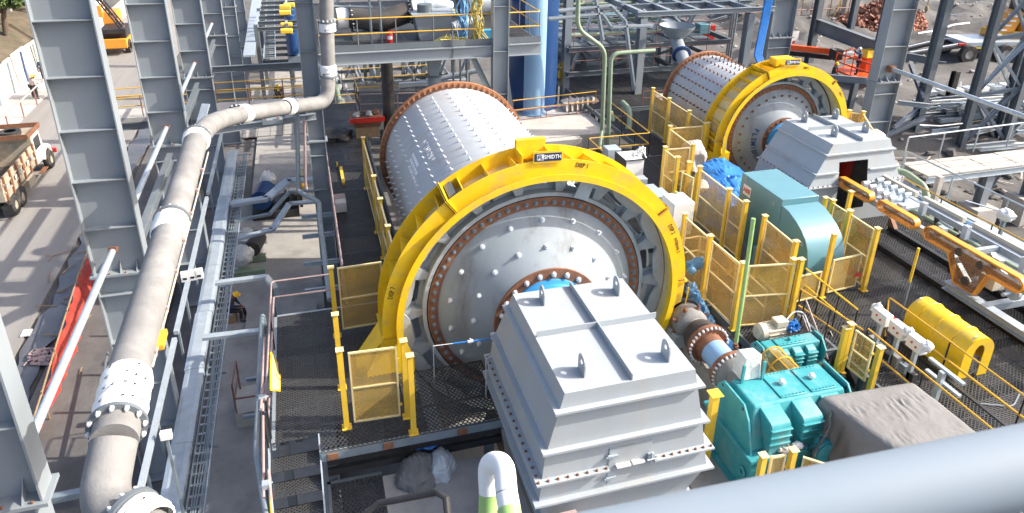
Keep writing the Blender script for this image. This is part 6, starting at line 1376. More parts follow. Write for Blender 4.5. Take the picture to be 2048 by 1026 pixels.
handrail('handrail', 'pale brown railing behind the feed end of the front mill', [(2.45,35.7,0),(6.2,35.2,0)], m='pinkrail', mp='rust_rail', step=1.7)
t = Thing('under_deck', 'dark floor strip below the upper platform behind the mill', 'platform', (5, 37, 0)); panels(t, 2.5, 34.8, 9.0, 41.5, 1.63, 1.68, 0.12, 0.1, z=-0.01); b = MB(); b.box((2.45,34.7,-0.5),(9,34.78,-0.02)); t.part('edge_beam', b, 'steel_dk'); legs(t, [(2.7,35),(8.8,35),(2.7,41),(8.8,41)], 0)
for k, (x, h) in enumerate(((6.2,3.6),(6.6,3.2),(7.0,3.9))): b = MB(); b.tube((x,30.5+0.4*k,-0.3),(x+0.05,30.5+0.4*k,5.0), 0.05, 8); single('scaffold_tube', b, 'galv_dk', ['left upright scaffold tube under the upper platform near the chute','middle upright scaffold tube under the upper platform near the chute','right upright scaffold tube under the upper platform near the chute'][k], 'scaffold tube', group='tubes near the chute')
b = MB(); b.ibeam((9.0,30,0.0),(6.6,30,5.0),0.25,0.2); single('brace_beam', b, 'galv', 'pale sloping brace beam beside the slim column', 'steel beam', smooth=0)
b = MB(); b.ibeam((9.4,31.5,-0.3),(8.6,31.5,5.0),0.25,0.2); single('brace_beam', b, 'steel_dk', 'dark sloping brace beam behind the pale one', 'steel beam', smooth=0)
b = MB(); b.path([P(800,175,y=34), P(960,140,y=33)], 0.12, 10); b.box((4.2,33.4,2.0),(7.5,33.6,2.2)); single('pale_duct', b, 'galv', 'pale sloping duct in the shade above the mill rim', 'duct')
# walkway clutter
t = Thing('skip_box', 'rusty red steel skip with scrap on a timber crate at the end of the walkway', 'skip', (2.2,32.8,0))
b = MB(); b.box((1.95,32.3,0.02),(3.05,33.2,0.55)); t.part('timber_crate', b, 'wood'); b = MB(); b.hexa([(1.9,32.25,0.56),(3.1,32.25,0.56),(3.1,33.3,0.56),(1.9,33.3,0.56)],[(1.75,32.15,1.0),(3.2,32.15,1.0),(3.2,33.4,1.0),(1.75,33.4,1.0)]); t.part('skip_body', b, 'rust'); b = MB(); b.bar((1.7,32.1,0.95),(3.3,32.1,0.95),0.05,0.22); t.part('skip_front', b, 'red')
for i in range(6): b = MB(); b.blob((2.1+0.18*i,32.7+0.1*(i%3),1.05),(0.2,0.25,0.12),10,7,0.3,i); t.part('scrap', b, ('cloth_lt','rubber_dk','rust')[i%3], smooth=50)
b = MB(); b.blob((1.1,32.8,0.1),(0.75,0.8,0.28),26,14,0.25,5); single('black_sheet', b, 'rubber_dk', 'heap of black sheet on the grating beside the skip', 'sheet heap', smooth=60)

# ================================================================== BLUE TANK AND PIPES
c = P(1067,226,z=-0.35)
t = Thing('blue_column_tank', 'tall pale blue cylinder in front of the navy tank', 'tank', c)
b = MB(); b.tube(c, c+Vector((0,0,14)), 0.56, 40); t.part('shell', b, 'tankblue', smooth=60); b = MB(); b.tube(c, c+Vector((0,0,0.08)), 0.66, 40); t.part('base_ring', b, 'tankblue')
t = Thing('navy_tank', 'large navy tank with a shiny scratched side', 'tank', (c.x+0.1,36.6,-0.35)); b = MB(); b.tube((c.x+0.35,36.4,-0.35),(c.x+0.35,36.4,13), 1.32, 56); t.part('shell', b, 'navy', smooth=60); b = MB(); b.tube((c.x+0.35,36.4,-0.34),(c.x+0.35,36.4,-0.2), 1.42, 56); t.part('base_ring', b, 'navy')
t = Thing('gate_valve', 'yellow handwheel valve on a pipe beside the navy tank', 'valve', P(1124,172,z=0)); p = P(1124,172,z=0)
b = MB(); b.tube(p, p+Vector((0,0,1.5)), 0.12, 12); b.box((p.x-0.25,p.y-0.15,p.z+0.5),(p.x+0.25,p.y+0.15,p.z+0.9)); t.part('stem', b, 'yrail'); b = MB(); b.path(arc_pts(p+Vector((0,0,1.2)),(1,0,0),(0,1,0),0.42,0,2*PI*0.97,18),0.035,6); b.tube(p+Vector((-0.4,0,1.2)),p+Vector((0.4,0,1.2)),0.03,6); t.part('handwheel', b, 'yrail')
GY = 29.6
for k, (pts, lb) in enumerate(((((1157,-40),(1155,58),(1210,98),(1203,292)), 'pale green pipe stepping down from above beside the tank'), (((1310,101),(1222,107),(1216,292)), 'pale green pipe with an open horizontal arm'))):
    b = MB(); b.path(fillet([P(x,y,y=GY+0.02*k) for x, y in pts], 0.45, 7), 0.10, 14); single('green_pipe', b, 'green', lb, 'pipe', smooth=50)
b = MB(); b.tube(P(1203,262,y=27.6), P(1199,296,y=27.2), 0.08, 10); single('green_stub', b, 'green', 'short green pipe stub below the railing', 'pipe')
t = Thing('green_manifold', 'green flanged pipe manifold looping beside the walkway between the mills', 'pipe manifold', (12.3,25.5,-0.3))
b = MB(); b.path(fillet([P(1222,225,z=0.2), P(1226,250,z=-0.2), P(1258,268,z=-0.2), P(1260,220,z=0.6), P(1245,205,z=0.6)], 0.5, 6), 0.14, 14); t.part('loop', b, 'green', smooth=50)
for px, py in ((1232,243),(1238,250),(1245,256),(1252,262)): c = P(px,py,z=-0.2); b = MB(); b.lathe([(0.1,-0.03),(0.24,-0.03),(0.24,0.03),(0.1,0.03)], c, (0.8,-0.6,0), 20); t.part('flange', b, 'green')
handrail('handrail', 'brown railing on the pale slab between tank and mill', [P(1025,242,z=-0.35), P(1190,222,z=-0.35)], m='yrail', mp='rust_rail', step=1.8)
handrail('handrail', 'dark railing along the pit edge above the ring guard', [P(1030,262,z=-0.9), P(1210,240,z=-0.9)], m='rust_rail', mp='rust_rail', step=1.8)
handrail('handrail', 'yellow railing round the corner by the white cabinets', [(11.4,24.9,0),(11.4,27.05,0),(14.3,27.05,0),(14.35,31.5,0)], step=1.5)
b = MB(); b.box((8.9,24.2,-1.2),(10.0,31.2,-0.9)); single('concrete_beam', b, 'concrete_lt', 'pale concrete beam across the pit behind the ring guard', 'concrete beam')
b = MB(); b.box((8.8,30.7,-0.95),(12.6,31.15,-0.36)); single('concrete_upstand', b, 'concrete_lt', 'pale concrete upstand below the brown railing', 'concrete beam')
for k in range(3): b = MB(); b.ibeam((8.6,26.0+1.2*k,-1.6),(12.0,25.7+1.2*k,-1.6),0.3,0.2); single('pit_beam', b, 'galv_dk', 'grey beam lying across the dark pit behind the ring guard', 'steel beam', group='beams across the pit', smooth=0)

# ================================================================== STEEL STRUCTURE AT THE REAR CENTRE
SX0, SX1, SY0, SY1, SZ = 17.9, 24.6, 36.0, 46.0, 4.45
t = Thing('steel_structure', 'open grey steel frame of columns and a beam grid behind the rear mill', 'steel structure', (21, 40, 0))
def ib(a, c, h=0.3, w_=0.25, m='steel', nm='beam', tf=0.02): b = MB(); b.ibeam(a, c, h, w_, tf); return t.part(nm, b, m, smooth=0)
for x, y in ((SX0,SY0),(SX0,SY1),(SX1,SY1),(SX1,SY0),(SX0-3.6,38),(SX0-3.2,43.5),(21.4,46)):
    ib((x,y,-2),(x,y,SZ-0.2 if x >= SX0 else 7), 0.5, 0.4, 'steel', 'column')
for x in (SX0, SX0+1.7, SX0+3.4, SX0+5.1, SX1): ib((x,SY0,SZ),(x,SY1,SZ))
for y in (SY0, SY0+2.2, SY0+4.6, SY0+7.2, SY1): ib((SX0-0.3,y,SZ+0.004),(SX1+1.6,y,SZ+0.004), 0.26)
for z in (2.3, 0.9):
    for y in (SY0+1.5, SY1): ib((SX0-3.6,y,z),(SX1,y,z), 0.26, 0.2, 'steel_dk')
    for x in (SX0-3.6, SX0+3, SX1): ib((x,SY0+1.5,z),(x,SY1,z), 0.26, 0.2, 'steel_dk')
for k in range(10):
    x = SX0-3.4+1.05*k; y = SY1 - (k%3)*2.2; z0 = random.choice((-1.5,0.9)); ib((x,y,z0),(x+random.choice((-1.8,1.8)),y,z0+3.0), 0.18, 0.16, 'steel' if k%3 else 'galv', 'brace', 0.014)
for k in range(4): ib((SX0-3+2.2*k,SY0+2.5,0.9),(SX0-1.9+2.2*k,SY0+2.5,4.2),0.16,0.14,'galv','brace',0.012)
for k in range(7): b = MB(); b.box((SX0-3.5+k*1.3,SY0+1.6,2.45),(SX0-2.4+k*1.3,SY1-1.5,2.5)); t.part('floor_plate', b, 'steel_dk')
for z, y in ((2.6,37.4),(1.2,37.4),(2.6,43)):
    handrail('handrail', {2.6:'brown railing on the middle floor of the rear frame',1.2:'brown railing on the lower floor of the rear frame'}[z] + (' farther back' if y > 40 else ''), [(SX0-3.4,y,z-0.1),(SX1,y,z-0.1)], m='rust_rail', mp='rust_rail', step=1.7)
t2 = Thing('rear_chute', 'grey cone and sloping chute feeding the rear mill', 'chute', (20,34,3))
c = P(1352,78,y=34.5); e = P(1372,135,y=32.2); b = MB(); b.lathe([(0.95,0.75),(0.9,0.6),(0.36,0.0)], c, (0,0,1), 28); t2.part('cone', b, 'steel'); b = MB(); b.tube(c, e, 0.33, 22); t2.part('chute_pipe', b, 'steel'); b = MB(); m_ = c*0.45+e*0.55; b.lathe([(0.3,-0.04),(0.5,-0.04),(0.5,0.05),(0.3,0.05)], m_, (e-c), 24); t2.part('flange', b, 'navy')
b = MB(); b.tube(e, e+Vector((-0.2,-0.2,-1.6)), 0.36, 18); t2.part('feed_spout', b, 'motorblue')
for k, (pts, lb) in enumerate(((((1118,22),(1222,12),(1250,42),(1268,180)), 'upper galvanised cable tray bending down beside the frame column'), (((1098,38),(1204,28),(1222,55),(1305,52)), 'lower galvanised cable tray crossing in front of the frame'), (((1190,-5),(1205,80)), 'short hanging galvanised channel'))):
    tt = Thing('cable_tray', lb, 'cable tray', P(*pts[0],y=33.5)); q = [P(x,y,y=33.5) for x,y in pts]
    for a, c in zip(q, q[1:]): b = MB(); b.channel(a, c, 0.2, 0.09, 0.02, up=(0,1,0)); b.bar(a, c, 0.02, 0.18); tt.part('tray_length', b, 'galv', smooth=0)
b = MB()
for k in range(7): x = P(1515,50,y=35.5).x + 0.07*k; b.path([(x+0.55,35.6,9),(x+0.25,35.5,4.5),(x-0.1,35.2,2.0),(x+0.15,34.4,0.9)], 0.06, 8)
single('blue_cables', b, 'cable', 'bundle of bright blue cables hanging beside the rear frame', 'cables', smooth=50)
b = MB(); b.box((24.2,40.5,1.5),(25.3,40.7,2.6)); single('red_board', b, 'red', 'red board behind the rear frame braces', 'board')
for k, x in enumerate((25.0, 25.5, 26.0)): b = MB(); b.tube((x,38+k,-1),(x+0.1,38+k,8), 0.07, 8); single('standpipe', b, 'galv_dk', ['left thin upright pipe behind the blue cables','middle thin upright pipe behind the blue cables','right thin upright pipe behind the blue cables'][k], 'pipe', group='thin pipes behind the blue cables')
for k in range(60):
    pass
b = MB(); b.box((14.2,34.6,0.02),(17.2,35.6,0.05)); 
p = P(1290,140,z=0.03); b = MB(); b.box((18.6,33.8,0.01),(21.6,35.4,0.06)); single('pale_plate', b, 'concrete_lt', 'pale concrete plate beside the frame column', 'plate')
handrail('handrail', 'dark red railing in front of the pale plate', [(17.2,33.8,0),(19.5,33.4,0)], m='rust_rail', mp='rust_rail', step=1.2, h=0.8)
t = Thing('timber_offcuts', 'broken pale boards and plates lying at the foot of the thin column by the tank', 'scrap', (13.6,35.5,0))
for k in range(6): b = MB(); x = 13.2+0.3*k; b.hexa([(x,34.6,-0.3),(x+0.5,34.9,-0.3),(x+0.5,35.6,-0.3),(x,35.6,-0.3)],[(x,34.7,0.0+0.08*k),(x+0.5,35,0.1),(x+0.4,35.6,0.15),(x,35.6,0.05)]); t.part('board', b, ('timber_grey','concrete_lt')[k%2])
# more members and pipes that fill the rear frame
rnd = random.Random(21)
for k in range(34):
    x = SX0-3.4 + rnd.random()*9.5; y = SY0+2+rnd.random()*8; z = rnd.choice((-1.2,0.4,1.6,2.9,3.7)); L = rnd.uniform(1.2,3.4); ax = k % 3
    d = (L,0,rnd.choice((0,0,.5))) if ax == 0 else (0,L,rnd.choice((0,.6))) if ax == 1 else (rnd.uniform(-.8,.8),0,L*.7)
    ib((x,y,z),(x+d[0],y+d[1],z+d[2]), rnd.choice((.12,.18,.24)), .14, rnd.choice(('galv','steel','steel_dk','galv')), 'member', .012)
for k in range(6):
    b = MB(); y = SY0+2.5+1.3*k; b.path(fillet([(SX0-3.5,y,2.9+.1*k),(SX0+2.5+.6*k,y,2.9+.1*k),(SX0+2.5+.6*k,y+.4,4.0)],.3,4), .11, 10); t.part('service_pipe', b, ('green','galv','green','motorblue','galv','green')[k], smooth=50)
for k in range(8): b = MB(); x = SX0-3+1.2*k; z = (1.05,2.45)[k%2]; b.box((x,SY0+3,z),(x+.7,SY0+3.7,z+rnd.uniform(.4,1))); t.part('equipment_case', b, rnd.choice(('galv','steel','concrete_lt','motorblue')), bevel=.03)
# ================================================================== PEOPLE
def skin_mesh(name, verts, edges, radii, m, root=0, sub=1):
    me = bpy.data.meshes.new(name); me.from_pydata([tuple(v) for v in verts], edges, []); ob = bpy.data.objects.new(name, me); COL.objects.link(ob)
    sk = ob.modifiers.new('skin', 'SKIN')
    for i, r in enumerate(radii):
        d = me.skin_vertices[0].data[i]; r2 = r if hasattr(r, '__len__') else (r, r); d.radius = r2; d.use_root = (i == root)
    sb = ob.modifiers.new('sub', 'SUBSURF'); sb.levels = sub; sb.render_levels = sub
    dg = bpy.context.evaluated_depsgraph_get(); out = bpy.data.meshes.new_from_object(ob.evaluated_get(dg)); bpy.data.objects.remove(ob); bpy.data.meshes.remove(me)
    out.materials.clear(); out.materials.append(M[m]); out.polygons.foreach_set('use_smooth', [True]*len(out.polygons)); return out
STAND = dict(pelvis=(0,0,.95), chest=(0,.02,1.30), neck=(0,.02,1.48), head=(0,-.01,1.60),
    shL=(-.19,.02,1.42), elL=(-.25,.04,1.14), haL=(-.24,-.06,.90), shR=(.19,.02,1.42), elR=(.25,.04,1.14), haR=(.24,-.06,.90),
    hipL=(-.10,0,.92), knL=(-.11,-.02,.50), anL=(-.11,.02,.09), hipR=(.10,0,.92), knR=(.11,-.02,.50), anR=(.11,.02,.09))
def person(label, base, yaw, pose=None, vest='vest', shirt='navycloth', trousers='darkcloth', hat='helmet', lean=0.0):
    """faces local -Y"""
    J = {k: Vector(v) for k, v in STAND.items()}
    for k, v in (pose or {}).items(): J[k] = Vector(v)
    t = Thing('person', label, 'person', base); Mx = Matrix.Translation(Vector(base)) @ Matrix.Rotation(yaw, 4, 'Z')
    W = lambda v: (Mx @ Vector(v)) - t.o
    def add(nm, me): ob = bpy.data.objects.new(nm, me); COL.objects.link(ob); ob.parent = t.e; return ob
    V, E, Rr = [], [], []
    def vx(p, r): V.append(W(p)); Rr.append(r); return len(V)-1
    pe = vx(J['pelvis'], (.13,.10)); ch = vx(J['chest'], (.15,.11)); nk = vx(J['neck'], .055); hd = vx(J['head'], (.075,.09)); tp = vx(J['head'] + (J['head']-J['neck']).normalized()*.09, .06)
    E += [(pe,ch),(ch,nk),(nk,hd),(hd,tp)]
    for s in 'LR':
        a = vx(J['sh'+s], .055); b = vx(J['el'+s], .042); c = vx(J['ha'+s], .028); E += [(ch,a),(a,b),(b,c)]
        d = (J['ha'+s]-J['el'+s]).normalized(); pa = J['ha'+s] + d*.06; q = vx(pa, (.036,.018)); E.append((c,q))
        sd = d.cross(Vector((0,0,1)) if abs(d.z) < .9 else Vector((0,1,0))).normalized()
        for i, L in enumerate((.062,.074,.068,.052)):
            f0 = vx(pa + d*.045 + sd*(.027*(i-1.5)/1.5), .009); f1 = vx(pa + d*(.045+L*.6) + sd*(.03*(i-1.5)/1.5), .008); f2 = vx(pa + d*(.045+L) + sd.cross(d)*.015 + sd*(.03*(i-1.5)/1.5), .007); E += [(q,f0),(f0,f1),(f1,f2)]
        th = vx(J['ha'+s] + d*.05 + sd*.045, .010); th2 = vx(J['ha'+s] + d*.09 + sd*.055, .008); E += [(q,th),(th,th2)]
        h = vx(J['hip'+s], .088); k = vx(J['kn'+s], .062); an = vx(J['an'+s], .042); to = vx(J['an'+s] + Vector((0,-.15,-.05)), .04); E += [(pe,h),(h,k),(k,an),(an,to)]
    body = add('body', skin_mesh('body', V, E, Rr, 'skin'))
    def cl(nm, seq, m, extra=()):
        V2, E2, R2 = [], [], []
        for chain in seq:
            prev = None
            for p, r in chain:
                key = next((i for i, v in enumerate(V2) if (v-W(p)).length < 1e-4), None)
                if key is None: V2.append(W(p)); R2.append(r); key = len(V2)-1
                if prev is not None: E2.append((prev, key))
                prev = key
        return add(nm, skin_mesh(nm, V2, E2, R2, m))
    lerp = lambda a, b, f: J[a]*(1-f)+J[b]*f
    cl('shirt', [[(J['pelvis']+Vector((0,0,.04)), (.15,.115)), (J['chest'], (.175,.13)), (lerp('chest','neck',.75), (.08,.07))]] + [[(J['chest'], (.175,.13)), (J['sh'+s], .075), (J['el'+s], .058), (lerp('el'+s,'ha'+s,.8), .045)] for s in 'LR'], shirt)
    cl('trousers', [[(J['pelvis'], (.155,.12)), (J['hip'+s], .105), (J['kn'+s], .08), (lerp('kn'+s,'an'+s,.9), .065)] for s in 'LR'], trousers)
    for s in 'LR': cl('boot', [[(J['an'+s]+Vector((0,.03,.03)), .055), (J['an'+s]+Vector((0,-.02,-.03)), .055), (J['an'+s]+Vector((0,-.17,-.045)), .045)]], 'black')
    if vest: cl('vest', [[(J['pelvis']+Vector((0,0,.08)), (.165,.13)), (J['chest'], (.185,.14)), (lerp('chest','neck',.55), (.12,.10))]], vest)
    up = (J['head']-J['neck']).normalized(); hc = J['head'] + up*.035
    b = MB(); b.blob(Vector(hc)+Vector((0,-.095,-.03)), (.016,.022,.025), 8, 6)
    for sx in (-1,1): b.blob(Vector(hc)+Vector((.082*sx,0,-.02)), (.012,.02,.03), 8, 6)
    b.v = [tuple(W(v)+t.o) for v in b.v]; t.part('nose_and_ears', b, 'skin')
    b = MB()
    for sx in (-1,1): b.blob(Vector(hc)+Vector((.032*sx,-.083,.005)), (.013,.008,.008), 8, 6)
    b.blob(Vector(hc)+Vector((0,-.086,-.065)), (.028,.008,.006), 8, 6); b.v = [tuple(W(v)+t.o) for v in b.v]; t.part('eyes_and_mouth', b, 'ink')
    if hat:
        b = MB(); n = 16; prof = [(.0,.125),(.05,.118),(.09,.09),(.112,.045),(.115,0),(.14,-.008)]
        b.lathe(prof, Vector(hc)+up*.03, up, n); b.add([Vector(hc)+up*.025+v for v in (Vector((-.09,-.10,0)),Vector((.09,-.10,0)),Vector((.07,-.18,-.015)),Vector((-.07,-.18,-.015)))], [(0,1,2,3)])
        b.v = [tuple(W(v)+t.o) for v in b.v]; t.part('helmet', b, hat, smooth=50)
    else:
        b = MB(); b.blob(Vector(hc)+up*.045+Vector((0,.015,0)), (.092,.10,.085), 14, 8, .05); b.v = [tuple(W(v)+t.o) for v in b.v]; t.part('hair', b, 'black', smooth=60)
    return t
g = -4.31
person('person in orange vest and yellow helmet bending forward by the white wall', P(68,196,z=g), 2.2, dict(chest=(0,-.12,1.25), neck=(0,-.22,1.40), head=(0,-.30,1.50), shL=(-.19,-.16,1.36), shR=(.19,-.16,1.36), elL=(-.24,-.25,1.1), elR=(.24,-.25,1.1), haL=(-.18,-.42,.98), haR=(.16,-.42,.98)))
person('person in orange vest and pale shirt standing right beside the bending one', P(74,198,z=g), 2.6, None, 'vest', 'cloth_lt')
person('person in orange vest and yellow helmet standing apart next to the tall column', P(90,160,z=g), 0.6, None)
SIT = dict(pelvis=(0,.05,.50), chest=(0,-.06,.84), neck=(0,-.14,1.0), head=(0,-.22,1.10), shL=(-.19,-.10,.95), shR=(.19,-.10,.95), elL=(-.24,-.16,.70), elR=(.24,-.16,.70), haL=(-.10,-.36,.62), haR=(.10,-.36,.62), hipL=(-.10,.03,.48), hipR=(.10,.03,.48), knL=(-.13,-.40,.50), knR=(.13,-.42,.50), anL=(-.13,-.36,.09), anR=(.13,-.46,.09))
pw_ = P(466,640,z=-4.4); person('seated person in dark clothes with red vest and yellow cap on the left floor', pw_, 1.35, SIT, 'vestred', 'navycloth', 'darkcloth')
b = MB(); b.box((pw_.x-0.35,pw_.y-0.25,-4.4),(pw_.x+0.15,pw_.y+0.3,-3.98)); single('stool_block', b, 'wood', 'low wooden block under the seated person', 'block')
person('person in lime vest and yellow helmet behind the footbridge railing', P(557,200,z=-4.43), 0.3, SIT, 'vestyel', 'darkcloth')
b = MB(); q = P(557,200,z=-4.43); b.box((q.x-.3,q.y-.2,-4.43),(q.x+.3,q.y+.35,-4.0)); single('stool_block', b, 'wood', 'block under the person in the lime vest', 'block')
LX, LY, LZ = 33.0, 36.6, -0.25
REACH = dict(elR=(.27,-.25,1.45), haR=(.20,-.42,1.68), elL=(-.27,-.25,1.40), haL=(-.12,-.45,1.60), head=(0,-.05,1.61))
person('person in navy overalls reaching up on the red lift platform', P(1712,150,z=LZ+0.06), -2.2, REACH, None, 'navycloth', 'darkcloth', 'white')
person('person in orange vest and yellow helmet standing below the red lift', P(1663,178,z=-1.1), 0.4, None, 'vest', 'darkcloth')

# ================================================================== RED LIFT
t = Thing('boom_lift', 'red access lift platform with orange boom and yellow engine cover', 'access lift', (LX,LY,-1))
c0, c1, c2, c3 = P(1668,138,z=LZ), P(1735,163,z=LZ), P(1768,150,z=LZ), P(1705,128,z=LZ)
b = MB(); b.hexa([p-Vector((0,0,0.12)) for p in (c0,c1,c2,c3)], [c0,c1,c2,c3]); t.part('platform', b, 'orangered', smooth=0)
cs = [c0,c1,c2,c3]
for z in (0.55, 1.1):
    b = MB(); b.path([p+Vector((0,0,z)) for p in cs], 0.035, 6, closed=True); t.part('guard_rail', b, 'orangered')
for i in range(4):
    for f in (0, 0.5): p = cs[i]*(1-f)+cs[(i+1)%4]*f; b = MB(); b.tube(p, p+Vector((0,0,1.1)), 0.035, 6); t.part('rail_post', b, 'orangered')
b = MB(); b.bar(P(1560,92,y=41), P(1660,103,y=40), 0.3, 0.35); t.part('boom', b, 'orangered', smooth=0); b = MB(); b.bar(P(1575,105,y=41.2), P(1662,115,y=40.2), 0.3, 0.3); t.part('lower_boom', b, 'black', smooth=0)
b = MB(); e = P(1672,108,y=39); b.box((e.x-.3,e.y-.3,e.z-.35),(e.x+.3,e.y+.3,e.z+.3)); b.tube(e+Vector((-.4,0,.35)), e+Vector((.5,0,.1)), .06, 6); t.part('boom_head', b, 'black')
e = P(1738,108,y=37.8); b = MB(); b.hexa([(e.x-.5,e.y-.4,e.z-.2),(e.x+.5,e.y-.4,e.z-.2),(e.x+.5,e.y+.4,e.z-.2),(e.x-.5,e.y+.4,e.z-.2)],[(e.x-.4,e.y-.3,e.z+.3),(e.x+.4,e.y-.3,e.z+.3),(e.x+.4,e.y+.3,e.z+.3),(e.x-.4,e.y+.3,e.z+.3)]); t.part('engine_cover', b, 'helmet', bevel=0.05)
b = MB(); b.box((e.x-.3,e.y-.3,-1),(e.x+.3,e.y+.3,e.z-.21)); t.part('mast', b, 'orangered')
for k in range(3): b = MB(); b.bar(c1.lerp(c2,k/2)+Vector((0,0,-.1)), c1.lerp(c2,k/2)+Vector((.2,-.3,-.9)), .08); t.part('support', b, 'orangered')

# ================================================================== RIGHT-HAND COLUMNS, TOWER, WALKWAY
column('big plated column beside the red lift', 26.55, 27.95, 28.0, -3.2, 15, 2.35, 1.75, 0.6, group='big columns at the right')
column('big plated column behind the blue cables', 26.2, 27.75, 36.4, -1.2, 15, 2.7, 2.2, 0.6, group='big columns at the right')
b = MB(); b.tube((27.35,27.7,3.0), (27.1,14,3.0), 0.1, 14); single('tie_pipe', b, 'galv', 'long round tie slanting from the right column to the picture edge', 'tie pipe'); 
b = MB(); b.box((27.2,27.68,2.85),(27.5,27.95,3.15)); single('tie_bracket', b, 'rust', 'dark bracket where the long tie meets the right column', 'bracket')
def slim(label, foot, h, w_=0.42, d=0.5, studs=True):
    t = Thing('slim_column', label, 'steel column', foot, 'slim columns in the yard'); b = MB(); b.ibeam(foot, Vector(foot)+Vector((0,0,h)), d, w_, 0.025, up=(0,1,0)); t.part('shaft', b, 'steel_dk', smooth=0)
    if studs:
        for k in range(7): z = 1.2+k*1.25; b = MB(); b.tube(Vector(foot)+Vector((w_*0.4,-d/2,z)), Vector(foot)+Vector((w_*1.1,-d/2-0.25,z)), 0.025, 6); t.part('stud', b, 'galv')
    return t
slim('slim grey column left of the red lift', (34.3,42.4,-1), 13, studs=False); slim('slim grey column standing behind the red lift basket', (35.6,37.6,-1), 12); slim('slim grey column with studs right of the big column', (32.9,30.8,-2.6), 13)
slim('short slim column behind the brick pile', (44,50,-0.8), 10, studs=False)
b = MB(); b.ibeam(P(1632,50,y=42.3), P(1752,95,y=37.7), 0.9, 0.45, 0.03); single('frame_beam', b, 'steel_dk', 'deep double beam joining two slim columns above the red lift', 'steel beam', smooth=0)
b = MB(); b.ibeam((34.3,42.4,3.9), (44,50,3.9), 0.5, 0.3, 0.03); single('frame_beam', b, 'steel_dk', 'farther beam behind the deep double beam', 'steel beam', smooth=0)
b = MB(); b.ibeam(P(1800,110,y=34), P(1870,123,y=31), 0.4, 0.25, 0.02); single('frame_beam', b, 'steel_dk', 'short beam between the big column and the studded column', 'steel beam', smooth=0)
b = MB(); b.ibeam(P(1660,155,y=34), P(1735,162,y=31.5), 0.35, 0.25, 0.02); b2 = b; single('frame_beam', b, 'steel', 'pale short beam under the red lift', 'steel beam', smooth=0)
b = MB(); q = P(1700,200,y=33); b.ibeam((q.x,q.y,-3), P(1712,162,y=33), 0.3, 0.3, 0.02, up=(0,1,0)); single('prop', b, 'steel_dk', 'short prop under the pale beam behind the yellow ring', 'prop', smooth=0)
t = Thing('lattice_tower', 'braced grey lattice tower at the right edge', 'steel tower', (37,29.5,-3))
F1, F2, F3, F4 = Vector((35.0,29.5,-3)), Vector((39.2,29.4,-3)), Vector((35.4,25.9,-3)), Vector((38.9,25.7,-3))
F2 = P(1986,300,z=-3); F3 = P(2003,300,z=-2.5)
H_ = 13
for f in (F1, F2, F3, Vector((F2.x+3.4, F2.y-0.5, -3))): b = MB(); b.ibeam(f, f+Vector((0,0,H_)), 0.42, 0.36, 0.022, up=(0,1,0)); t.part('leg', b, 'steel_dk', smooth=0)
F4 = Vector((F2.x+3.4, F2.y-0.5, -3))
for A_, B_ in ((F1,F2),(F2,F4),(F1,F3),(F3,F4)):
    for k in range(4):
        za, zb = k*3.1+0.5, (k+1)*3.1+0.5
        a, c = (A_,B_) if k%2 else (B_,A_)
        b = MB(); b.angle(a+Vector((0,0,za)), c+Vector((0,0,zb)), 0.16, 0.016); b.angle(c+Vector((0,0,za)), a+Vector((0,0,zb)), 0.13, 0.016); t.part('diagonal', b, 'galv' if k%2 else 'steel', smooth=0)
        b = MB(); b.ibeam(A_+Vector((0,0,zb)), B_+Vector((0,0,zb)), 0.18, 0.15, 0.014); t.part('strut', b, 'steel', smooth=0)
t = Thing('board_walkway', 'raised walkway of pale weathered boards on concrete pedestals at the right', 'walkway', (29,22.9,0))
for k in range(6):
    for j in range(5): x = 24.9+1.7*k; b = MB(); b.box((x+0.02*random.random(), 22.05+0.3*j, -0.05+0.02*random.random()), (x+1.66, 22.32+0.3*j, 0.0+0.03*random.random())); t.part('board', b, 'timber_grey', smooth=0)
for y in (22.1, 23.4): b = MB(); b.channel((24.9,y,-0.2), (35,y,-0.2), 0.26, 0.1); t.part('edge_channel', b, 'galv', smooth=0)
for k, (x, y) in enumerate(((25.6,22.9),(28.5,22.3),(31.6,22.6))):
    t = Thing('pedestal', ['concrete pedestal nearest the trays below the board walkway','concrete pedestal with a grey column stub on it','concrete pedestal farthest right under the board walkway'][k], 'concrete pedestal', (x,y,-3.3)); b = MB(); b.box((x-.6,y-.55,-3.4),(x+.6,y+.55,-1.9+0.3*(k==0))); t.part('block', b, 'concrete_lt', bevel=0.02)
    if k: b = MB(); b.ibeam((x,y,-1.9),(x,y,-0.35),0.4,0.4,0.025,up=(0,1,0)); b.angle((x,y,-1.8),(x+1.6,y+.6,-0.4),0.12,0.014); t.part('stub_column', b, 'steel', smooth=0)
handrail('handrail', 'galvanised railing of the board walkway, far side', [(25.2,23.8,0),(33.5,24.2,0)], m='galv', mp='galv', step=1.9, r=0.035, mid=False)
handrail('handrail', 'galvanised railing running beside the cable ducts', [(23.8,22.4,0),(23.85,15.2,0)], m='galv', mp='galv', step=2.3, r=0.035, mid=False)
t = Thing('cable_ducts', 'row of flat galvanised ducts and blue grey cables beside the rail floor', 'cable ducts', (24,19,-0.5))
for k, (x, w_, z, m) in enumerate(((22.45,0.34,-0.55,'galv'),(22.95,0.42,-0.5,'galv_dk'),(23.5,0.44,-0.55,'galv'),(24.1,0.5,-0.6,'galv_dk'),(24.7,0.3,-0.65,'galv'))):
    b = MB(); b.box((x-w_/2,12,z-.12),(x+w_/2,23.5,z)); t.part('duct', b, m, smooth=0)
for y in (13.5,16,18.5,21): b = MB(); b.box((22.1,y-.05,-.85),(24.9,y+.05,-.7)); t.part('support', b, 'galv_dk')
